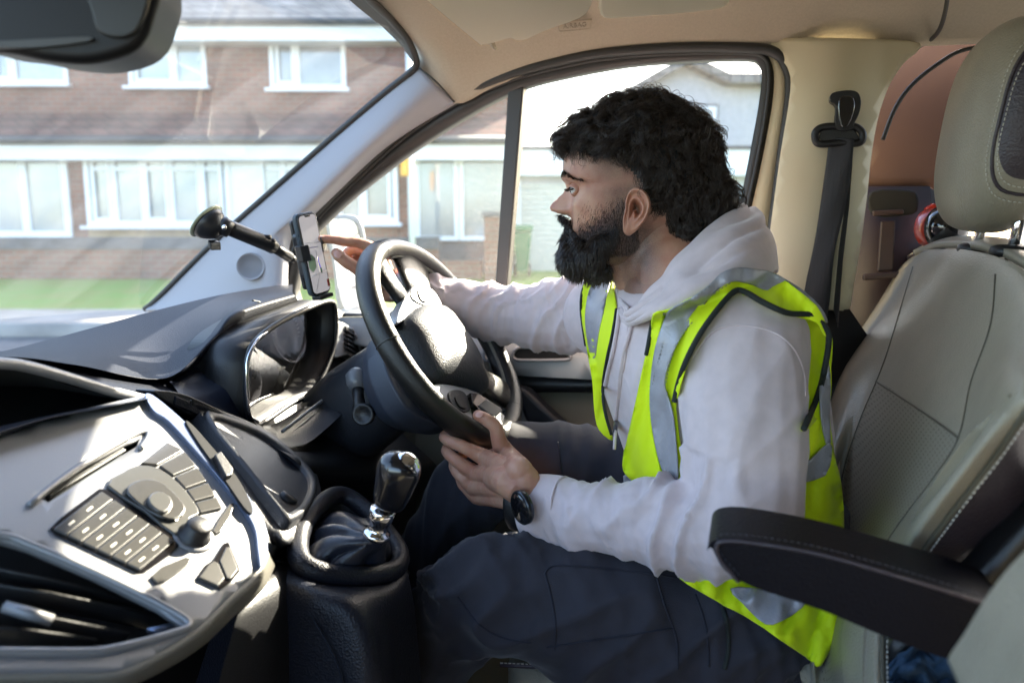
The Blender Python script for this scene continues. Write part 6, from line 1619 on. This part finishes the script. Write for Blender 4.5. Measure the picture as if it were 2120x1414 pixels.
def tline(pts, name='trouser_seam', r=.0014, m=None, lift=.0008):
    return MB().tube([castT(x,y,lift,(trb,)) for x,y in crom(pts,8)], r, 6).build(name, m or mat('seam_dark',(.018,.019,.03),.9), trs)
tline([(1128,1186),(1152,1170),(1250,1176),(1340,1186),(1400,1196)]); tline([(1128,1186),(1140,1230),(1150,1290),(1148,1345)]); tline([(1360,1196),(1375,1250),(1400,1320),(1404,1385)])
tline([(1132,1340),(1230,1325),(1330,1310),(1396,1300)]); tline([(1490,1238),(1505,1290),(1508,1340),(1500,1385)], 'pocket_zip', .003, M_bind); tline([(1440,1230),(1462,1300),(1468,1380)])
tline([(948,1235),(990,1290),(1040,1320),(1100,1330)]); tline([(1155,915),(1160,960),(1165,1000)])
# ---------------- hi-vis vest
def vsheet(name, pts, m, lift, parent, step=9, holes=(), rnd=3, dfl=1.0, wr=1., trees=None, thick=.0016, vfn=None):
    P = crom(pts, rnd, True) if rnd else pts
    V2, Fs = cdt(P, (), step); vs = []
    for (x, y) in V2:
        d = ray(x, y).normalized(); h = None
        for t in (trees or (torso_b2, hood_b)):
            hh = t.ray_cast(O_, d)
            if hh[0] is not None and (h is None or hh[3] < h[3]): h = hh
        y_ = None if h is None else h[0].y
        vs.append([x, y, y_])
    known = [(x, y, q) for x, y, q in vs if q is not None]
    out_ = []
    for x, y, q in vs:
        if q is None:
            ks = sorted(known, key=lambda k: (k[0]-x)**2+(k[1]-y)**2)[:3]; q = sum(k[2] for k in ks)/3 if ks else dfl
        out_.append([x, y, q])
    # relax the depth so that the cloth bridges hollows
    nb = [set() for _ in out_]
    for f in Fs:
        for i in range(3): nb[f[i]].add(f[(i+1)%3]); nb[f[(i+1)%3]].add(f[i])
    dep = [q[2] for q in out_]
    for it in range(6): dep = [(dep[i] + min(dep[i], sum(dep[j] for j in nb[i])/max(1,len(nb[i]))))*.5 for i in range(len(dep))]
    P_ = []
    for (x, y, q), dd in zip(out_, dep):
        f = wr*(.006*(max(0,ridge(x*.020+y*.004, y*.0035, 1.))**1.6-.3) + .003*noise.noise(Vector((x*.05, y*.02, 4.))))
        if vfn: f += vfn(x, y)
        P_.append(PY(x, y, dd - lift + f))
    ff = []
    for f in Fs:
        a, b_, c = P_[f[0]], P_[f[1]], P_[f[2]]; ff.append(f if (b_-a).cross(c-a).dot(O_-a) > 0 else f[::-1])
    o = mk(name, P_, ff, m, parent, True); solid(o, thick, -1)
    return o
vest = vsheet('vest', [(1352,652),(1385,642),(1440,612),(1500,582),(1560,562),(1606,566),(1650,600),(1695,640),(1714,690),(1700,770),(1690,835),(1665,885),(1640,880),(1560,800),(1500,720),(1450,700),(1425,745),(1400,822),(1405,900),(1415,1010),(1340,1012),(1302,990),(1288,962),(1300,900),(1318,820),(1334,745),(1347,700)], M_hiv, .010, per, vfn=lambda x, y: -.008*math.exp(-((x-(1352-(y-650)*.08))/14)**2)*min(1,max(0,(y-660)/80)))
bind = MB()
armh = [(1396,832),(1404,795),(1420,748),(1450,690),(1490,635),(1522,603),(1545,606),(1580,626),(1630,648),(1680,652),(1704,672),(1712,700),(1704,750),(1694,810),(1676,860),(1655,890)]
def castlist(pts, n, lift, trees=None):
    return [castT(x, y, lift, trees or (torso_b2, hood_b)) for x, y in crom(pts, n)]
allb = (torso_b2, hood_b, bvh(left_me))
# strips over the shoulder: yellow outside, grey reflective in the middle
sh_y = vsheet('shoulder_panel', [(1370,795),(1380,740),(1405,690),(1440,640),(1480,598),(1520,572),(1560,560),(1604,570),(1640,592),(1690,632),(1712,676),(1716,700),(1704,690),(1690,668),(1640,652),(1600,640),(1560,616),(1522,604),(1490,636),(1452,692),(1424,748),(1408,795),(1397,833),(1380,815)], M_hiv, .016, vest, 8, trees=allb)
armh = armh[:-5]+[(1690,657),(1710,680),(1716,705),(1708,760),(1696,810),(1678,856),(1664,888)]
ptsA = crom(armh, 8); yA = []
for x, y in ptsA:
    d_ = ray(x, y).normalized(); hs_ = [t.ray_cast(O_, d_)[0] for t in allb]; hs_ = [h_.y for h_ in hs_ if h_ is not None]; yA.append(min(hs_) if hs_ else None)
for i in range(len(yA)):
    if yA[i] is None: yA[i] = yA[i-1] if i else 1.0
for it in range(8): yA = [min(yA[i], (yA[max(0,i-1)]+yA[i]+yA[min(len(yA)-1,i+1)])/3) for i in range(len(yA))]
MB().tube([PY(x, y, q_-.022) for (x, y), q_ in zip(ptsA, yA)], .0035, 8).build('armhole_binding', M_bind, vest)
vsheet('side_flap', [(1690,655),(1712,674),(1724,704),(1720,770),(1708,830),(1690,870),(1668,892),(1660,886),(1680,850),(1696,806),(1706,760),(1712,706),(1704,682)], M_hiv, .014, vest, 7, rnd=2, trees=allb, wr=.3)
ssm = [castT(x,y,.0012,(allb[2],)) for x,y in crom([(1432,742),(1462,700),(1500,676),(1560,676),(1610,692),(1645,724),(1664,770),(1668,820)],8)]
MB().tube(ssm, .0011, 6).build('shoulder_seam', M_hood, hoodie)
vsheet('reflective_strip', [(1385,645),(1430,618),(1470,590),(1492,566),(1530,554),(1590,562),(1650,592),(1698,634),(1714,668),(1690,650),(1640,622),(1590,601),(1545,587),(1513,584),(1478,608),(1440,655),(1408,700),(1388,742),(1376,790),(1385,830),(1394,870),(1400,930),(1404,998),(1384,1000),(1366,960),(1352,900),(1345,840),(1347,780),(1356,720),(1372,670)], M_refl, .026, vest, 8, trees=(torso_b2, hood_b))
stm_ = mat('stitch_grey', (.22,.23,.20), .8)
stitches([castT(x,y,.0285,(torso_b2,hood_b)) for x,y in crom([(1470,592),(1436,618),(1390,655),(1376,700),(1362,750),(1351,800),(1352,880),(1364,945)],8)], 'strip_stitching', vest, .005, .003, .0005, stm_)
stitches([castT(x,y,.0285,(torso_b2,hood_b)) for x,y in crom([(1512,586),(1476,612),(1440,658),(1408,702),(1390,742),(1379,790)],8)], 'strip_stitching', vest, .005, .003, .0005, stm_)
# flap of the front edge turned outwards
vsheet('front_flap', [(1352,655),(1372,650),(1362,700),(1352,760),(1345,820),(1348,880),(1358,940),(1372,1004),(1330,1010),(1302,990),(1290,962),(1302,895),(1320,815),(1336,745),(1347,700)], M_hiv, .021, vest, 8, trees=(torso_b2, hood_b))
MB().tube([castT(x,y,.02) for x,y in crom([(1354,652),(1348,680),(1342,715),(1338,735)],5)], .003, 6).build('front_binding', M_bind, vest)
# far front panel
vsheet('far_panel', [(1262,574),(1240,572),(1212,582),(1203,615),(1204,660),(1214,720),(1226,790),(1230,850),(1240,890),(1268,912),(1262,880),(1250,835),(1248,790),(1256,740),(1266,690),(1276,640),(1270,600)], M_hiv, .008, vest, 7, trees=(torso_b2,))
vsheet('reflective_strip', [(1262,573),(1236,576),(1220,600),(1212,640),(1212,680),(1220,730),(1228,760),(1234,720),(1240,680),(1252,630)], M_refl, .012, vest, 7, trees=(torso_b2,))
MB().tube([castT(x,y,.012) for x,y in crom([(1276,640),(1268,690),(1256,745),(1248,800),(1252,850),(1266,900)],5)], .0022, 6).build('front_binding', M_bind, vest)
MB().tube([castT(x,y,.012,dfl=1.3) for x,y in crom([(1214,578),(1204,610),(1203,650),(1212,715)],5)], .0022, 6).build('armhole_binding', M_bind, vest)
# side and back part
vsheet('back_panel', [(1640,880),(1662,885),(1690,835),(1703,770),(1714,700),(1722,790),(1718,860),(1728,940),(1742,1000),(1748,1090),(1742,1200),(1738,1290),(1700,1378),(1670,1360),(1620,1328),(1560,1285),(1500,1252),(1440,1218),(1404,1182),(1480,1100),(1560,1060),(1600,1010)], M_hiv, .022, vest, 12, wr=2.2, trees=(torso_b2, hood_b, trb), vfn=lambda x, y: .010*math.sin((x*.8+y*.5)*.035)*min(1,max(0,(y-900)/150)))
vsheet('reflective_band', [(1612,1010),(1640,972),(1680,950),(1718,915),(1722,945),(1708,985),(1660,1000),(1616,1018)], M_refl, .034, vest, 8, rnd=2)
vsheet('reflective_strip', [(1700,780),(1714,740),(1720,800),(1718,860),(1720,915),(1712,920),(1700,860)], M_refl, .034, vest, 8, rnd=2)
vsheet('reflective_band', [(1512,1218),(1560,1216),(1640,1232),(1672,1244),(1640,1272),(1600,1292),(1570,1282),(1535,1245)], M_refl, .034, vest, 8, rnd=2, trees=(torso_b2, hood_b, trb), vfn=lambda x, y: .010*math.sin((x*.8+y*.5)*.035)*min(1,max(0,(y-900)/150)))
vsheet('reflective_band', [(1290,985),(1304,990),(1340,1012),(1400,1004),(1412,1000),(1412,1030),(1340,1040),(1300,1030)], M_refl, .012, vest, 8, rnd=2)
# drawstrings over the vest opening
for pts_, e_ in (([(1282,640),(1277,680),(1268,730),(1258,770),(1252,800)], ((1251,790),(1249,806))), ([(1308,668),(1300,700),(1288,740),(1282,790),(1277,840),(1275,872)], ((1275,872),(1274,892)))):
    pp = [castT(x,y,.006) for x,y in crom(pts_, 6)]
    ds = MB().tube(pp, .0028, 10).build('drawstring', M_hood, hoodie)
    MB().tube([castT(*e_[0],.006), castT(*e_[1],.006)], .0031, 10).build('aglet', M_chrome if False else mat('aglet_metal',(.12,.12,.13),.3,metal=.8), ds)
# zip placket and collar front
MB().tube([castT(x,y,.002) for x,y in crom([(1300,668),(1296,720),(1284,800),(1275,880),(1272,930)],5)], .0022, 6).build('front_seam', M_hood, hoodie)

# ---------------- watch
wa = WrL + Wd*.040; wnrm = (Vector((0,0,1))-Wd*Wd.z).normalized(); wb2 = Wd.cross(wnrm)
wat = MB().tube([wa + wnrm*(.034*math.cos(a)) + wb2*(.028*math.sin(a)) for a in [2*math.pi*k/40 for k in range(40)]], [(.010,.0016)]*40, 8, closed=True, flat=Wd).build('watch', M_darkp, per)
wd_ = (-wnrm*.62 - Vector((0,1,0))*.62 - Wd*.0 ).normalized(); 
wc = PY(1080,1050,wy-.040)
wn_ = ((O_-wc).normalized()*.80 + Vector((0,0,-1))*.25 + Wd*.72).normalized()
MB().lathe(wc-wn_*.006, wn_, [(0,.0205),(.002,.0225),(.008,.0225),(.0102,.0205),(.0098,.0180)], 40).build('watch_case', mat('watch_metal',(.05,.055,.065),.25,metal=.8), wat)
MB().lathe(wc+wn_*.0035, wn_, [(0,.0184),(.0006,.0182),(.0008,.001)], 40).build('watch_face', M_gloss, wat)
# ============================================================ PHONE AND HOLDER
# screen corners in the picture
c1, c2, c3, c4 = (611,442),(655,437),(689,606),(645,614)
pa = PY(*c1, 1.268); 
# phone 71 mm x 147 mm, facing the driver and the middle of the cab
d1 = PY(633,440,1.27); d2 = PY(668,610,1.285)
up = (d1-d2).normalized(); plen = (d1-d2).length
q1 = PY(611,442,1.262); q2 = PY(656,438,1.262+.040); sidev = (q2-q1); sidev = (sidev-up*sidev.dot(up)).normalized()
pn = up.cross(sidev); pn = pn if pn.dot(O_-d1) > 0 else -pn
pc = (d1+d2)/2; hw_ = (q2-q1).length/2*.96; hh_ = plen/2
def rrect(w, h, r, n=6):
    P = []
    for cx_, cy_, a0 in ((w-r,h-r,0),(-w+r,h-r,90),(-w+r,-h+r,180),(w-r,-h+r,270)):
        for k in range(n+1): a = math.radians(a0+90*k/n); P.append((cx_+r*math.cos(a), cy_+r*math.sin(a)))
    return P
def pp_(x, y, z=0.): return pc + sidev*x + up*y + pn*z
phone = empty('phone', pp_(0,-hh_,-.006), 'smartphone in a dark case showing a navigation map, clamped in the holder', 'phone')
M_case = mat('phone_case', (.035,.05,.065), .5, bump=.2, bscale=600)
MB().prism([pp_(x,y,-.001) for x,y in rrect(hw_,hh_,.010)], -pn*.011).build('case', M_case, phone, bev=.003)
MB().prism([pp_(x,y,.0005) for x,y in rrect(hw_-.002,hh_-.002,.009)], -pn*.002).build('bezel', M_gloss, phone, bev=.0008)
# map screen
M_scr, nt, out = newmat('map_screen'); L = nt.links
b = nt.nodes.new('ShaderNodeBsdfPrincipled'); L.new(b.outputs[0], out.inputs[0]); b.inputs['Base Color'].default_value = (.15,.145,.15,1); b.inputs['Roughness'].default_value = .05; b.inputs['Coat Weight'].default_value = 1
b.inputs['Emission Color'].default_value = (.75,.72,.75,1); b.inputs['Emission Strength'].default_value = .07
scr = MB().prism([pp_(x,y,.0012) for x,y in rrect(hw_-.0045,hh_-.0045,.007)], -pn*.0008).build('screen', M_scr, phone, smooth=False)
def scrpoly(pts, name, col, em=.05, z=.0015):
    m = mat(name+'_colour', col, .08, coat=1.); bs = m.node_tree.nodes[m['bsdf']]; bs.inputs['Emission Color'].default_value = (*col, 1); bs.inputs['Emission Strength'].default_value = em
    return MB().prism([pp_(x*hw_, y*hh_, z) for x, y in pts], -pn*.0002).build(name, m, scr, smooth=False)
def scrline(pts, name, col, w, z=.0017):
    m = mat(name+'_colour', col, .08, coat=1.); return MB().tube([pp_(x*hw_, y*hh_, z) for x, y in pts], [(.0002, w)]*len(pts), 6, flat=pn).build(name, m, scr)
scrpoly([(-.75,-.05),(-.35,.02),(-.05,-.1),(-.1,-.32),(-.5,-.42),(-.8,-.3)], 'park_area', (.10,.15,.11))
scrline(crom([(-.7,.14),(-.3,.17),(.1,.16),(.4,.15)],4), 'street', (.20,.19,.32), .0008); scrline(crom([(.2,-.08),(.18,-.2),(.24,-.3),(.28,-.42)],4), 'route', (.05,.04,.35), .0012)
scrline([(-.8,-.5),(.8,-.45)], 'side_street', (.5,.5,.5), .0006); scrline([(-.6,-.9),(.1,-.45),(.15,.1)], 'side_street', (.5,.5,.5), .0006); scrline([(-.8,.3),(.8,.25)], 'side_street', (.5,.5,.5), .0006)
scrpoly([(.22,-.34),(.36,-.36),(.34,-.50),(.24,-.48)], 'position_arrow', (.01,.08,.04), .02, .0019); scrpoly([(.62,-.66),(.85,-.66),(.85,-.84),(.62,-.84)], 'red_marker', (.28,.06,.05), .02, .0018)
scrpoly([(-.28,.93),(.28,.93),(.22,.89),(-.22,.89)], 'notch', (.01,.01,.01), 0, .0018)
for yy in (.55,.38): MB().prism([pp_(-hw_-.0012,hh_*yy,-.003), pp_(-hw_-.0012,hh_*(yy-.1),-.003), pp_(-hw_-.0012,hh_*(yy-.1),-.008), pp_(-hw_-.0012,hh_*yy,-.008)], -sidev*-.002).build('side_button', M_case, phone, bev=.0006)
# holder
hol = empty('phone_holder', PY(452,470,1.18), 'black suction mount with telescopic arm and spring clamp holding the phone', 'phone holder')
M_hold = mat('holder_plastic', (.02,.02,.023), .35, bump=.2, bscale=700)
cr = MB(); cr.prism([pp_(x,y,-.0125) for x,y in rrect(hw_*.8,hh_*.55,.008)], -pn*.014); cr.build('cradle', M_hold, hol, bev=.003)
# clamp arms
def clampL(sx, name, y0, y1):
    w = hw_*sx; o1 = .006*sx; P = []
    sec = [(w*.5,-.016),(w+o1*.3,-.016),(w+o1,-.010),(w+o1,.002),(w*.62,.0075),(w*.60,.0045),(w+o1*.2,-.001)]
    a = [pp_(x,hh_*y0,z) for x,z in sec]; return MB().prism(a, up*(hh_*(y1-y0))).build(name, M_hold, hol, bev=.0014)
ca = clampL(-1, 'clamp_arm', -.12, .26); cb = clampL(1.04, 'clamp_arm', .0, .36)
for k in range(7): MB().box(pp_(hw_*1.04+.0052,hh_*(.04+.044*k),-.003), up*.0007, sidev*.0006, pn*.004).build('grip_rib', M_darkp, cb)
MB().prism([pp_(x,y,-.026) for x,y in rrect(hw_*.55,hh_*.85,.006)], -pn*.008).build('back_rail', M_hold, hol, bev=.003)
MB().box(pp_(0.004,-hh_-.004,-.005), sidev*.016, up*.0035, pn*.010).build('foot_rest', M_hold, hol, bev=.0015)
# arm
j0 = PY(600,533,1.31); j1 = PY(556,506,1.27); j2 = PY(470,470,1.20)
mb = MB(); ax = (j0-j1).normalized(); 
MB().tube([j0+ax*.012, j0], [.006,.007], 14).build('ball_joint', M_hold, hol)
MB().tube([j0, j1-ax*.0], [(.0088,.0095)]*2, 14, flat=Zv).build('inner_arm', mat('arm_metal',(.05,.05,.055),.3,metal=.3), hol)
MB().tube([j1+ax*.012, j1, j1.lerp(j2,.9), j2], [(.0118,.0125),(.0128,.013),(.0128,.013),(.0105,.012)], 14, flat=Zv).build('outer_arm', M_hold, hol)
kn2 = PY(549,492,1.262); MB().lathe(kn2-Zv*.006, Zv, [(0,.009),(.004,.0105),(.009,.0105),(.011,.008)], 20).build('lock_knob', M_hold, hol)
MB().lathe(PY(562,498,1.268)-Zv*.005, Zv, [(0,.006),(.004,.0075),(.008,.006)], 18).build('lock_knob', M_hold, hol)
# swivel and suction cup
sc0 = PY(438,468,1.19); sn = (-Rv*.72+Zv*.62-Lv*.1).normalized()
MB().tube([PY(478,477,1.20), PY(462,468,1.195), PY(448,466,1.19)], [.013,.016,.012], 18).build('swivel', M_hold, hol)
MB().lathe(PY(465,471,1.178), Vector((0,-1,0)), [(0,.004),(.004,.0042),(.005,.002)], 16).build('swivel_pin', M_chrome, hol)
MB().lathe(sc0-sn*.012, sn, [(-.006,.010),(0,.017),(.010,.025),(.018,.028),(.021,.027)], 40).build('cup_housing', M_hold, hol)
MB().lathe(sc0+sn*.009, sn, [(0,.029),(.0015,.032),(.003,.0325),(.0035,.027)], 40).build('suction_cup', mat('clear_rubber',(.55,.60,.45),.2,coat=.5), hol)
MB().box(sc0-sn*.012+Vector((-.004,-.004,-.022)), sn*.004, Lv*.012, Zv*.006).build('release_lever', M_hold, hol, bev=.002)
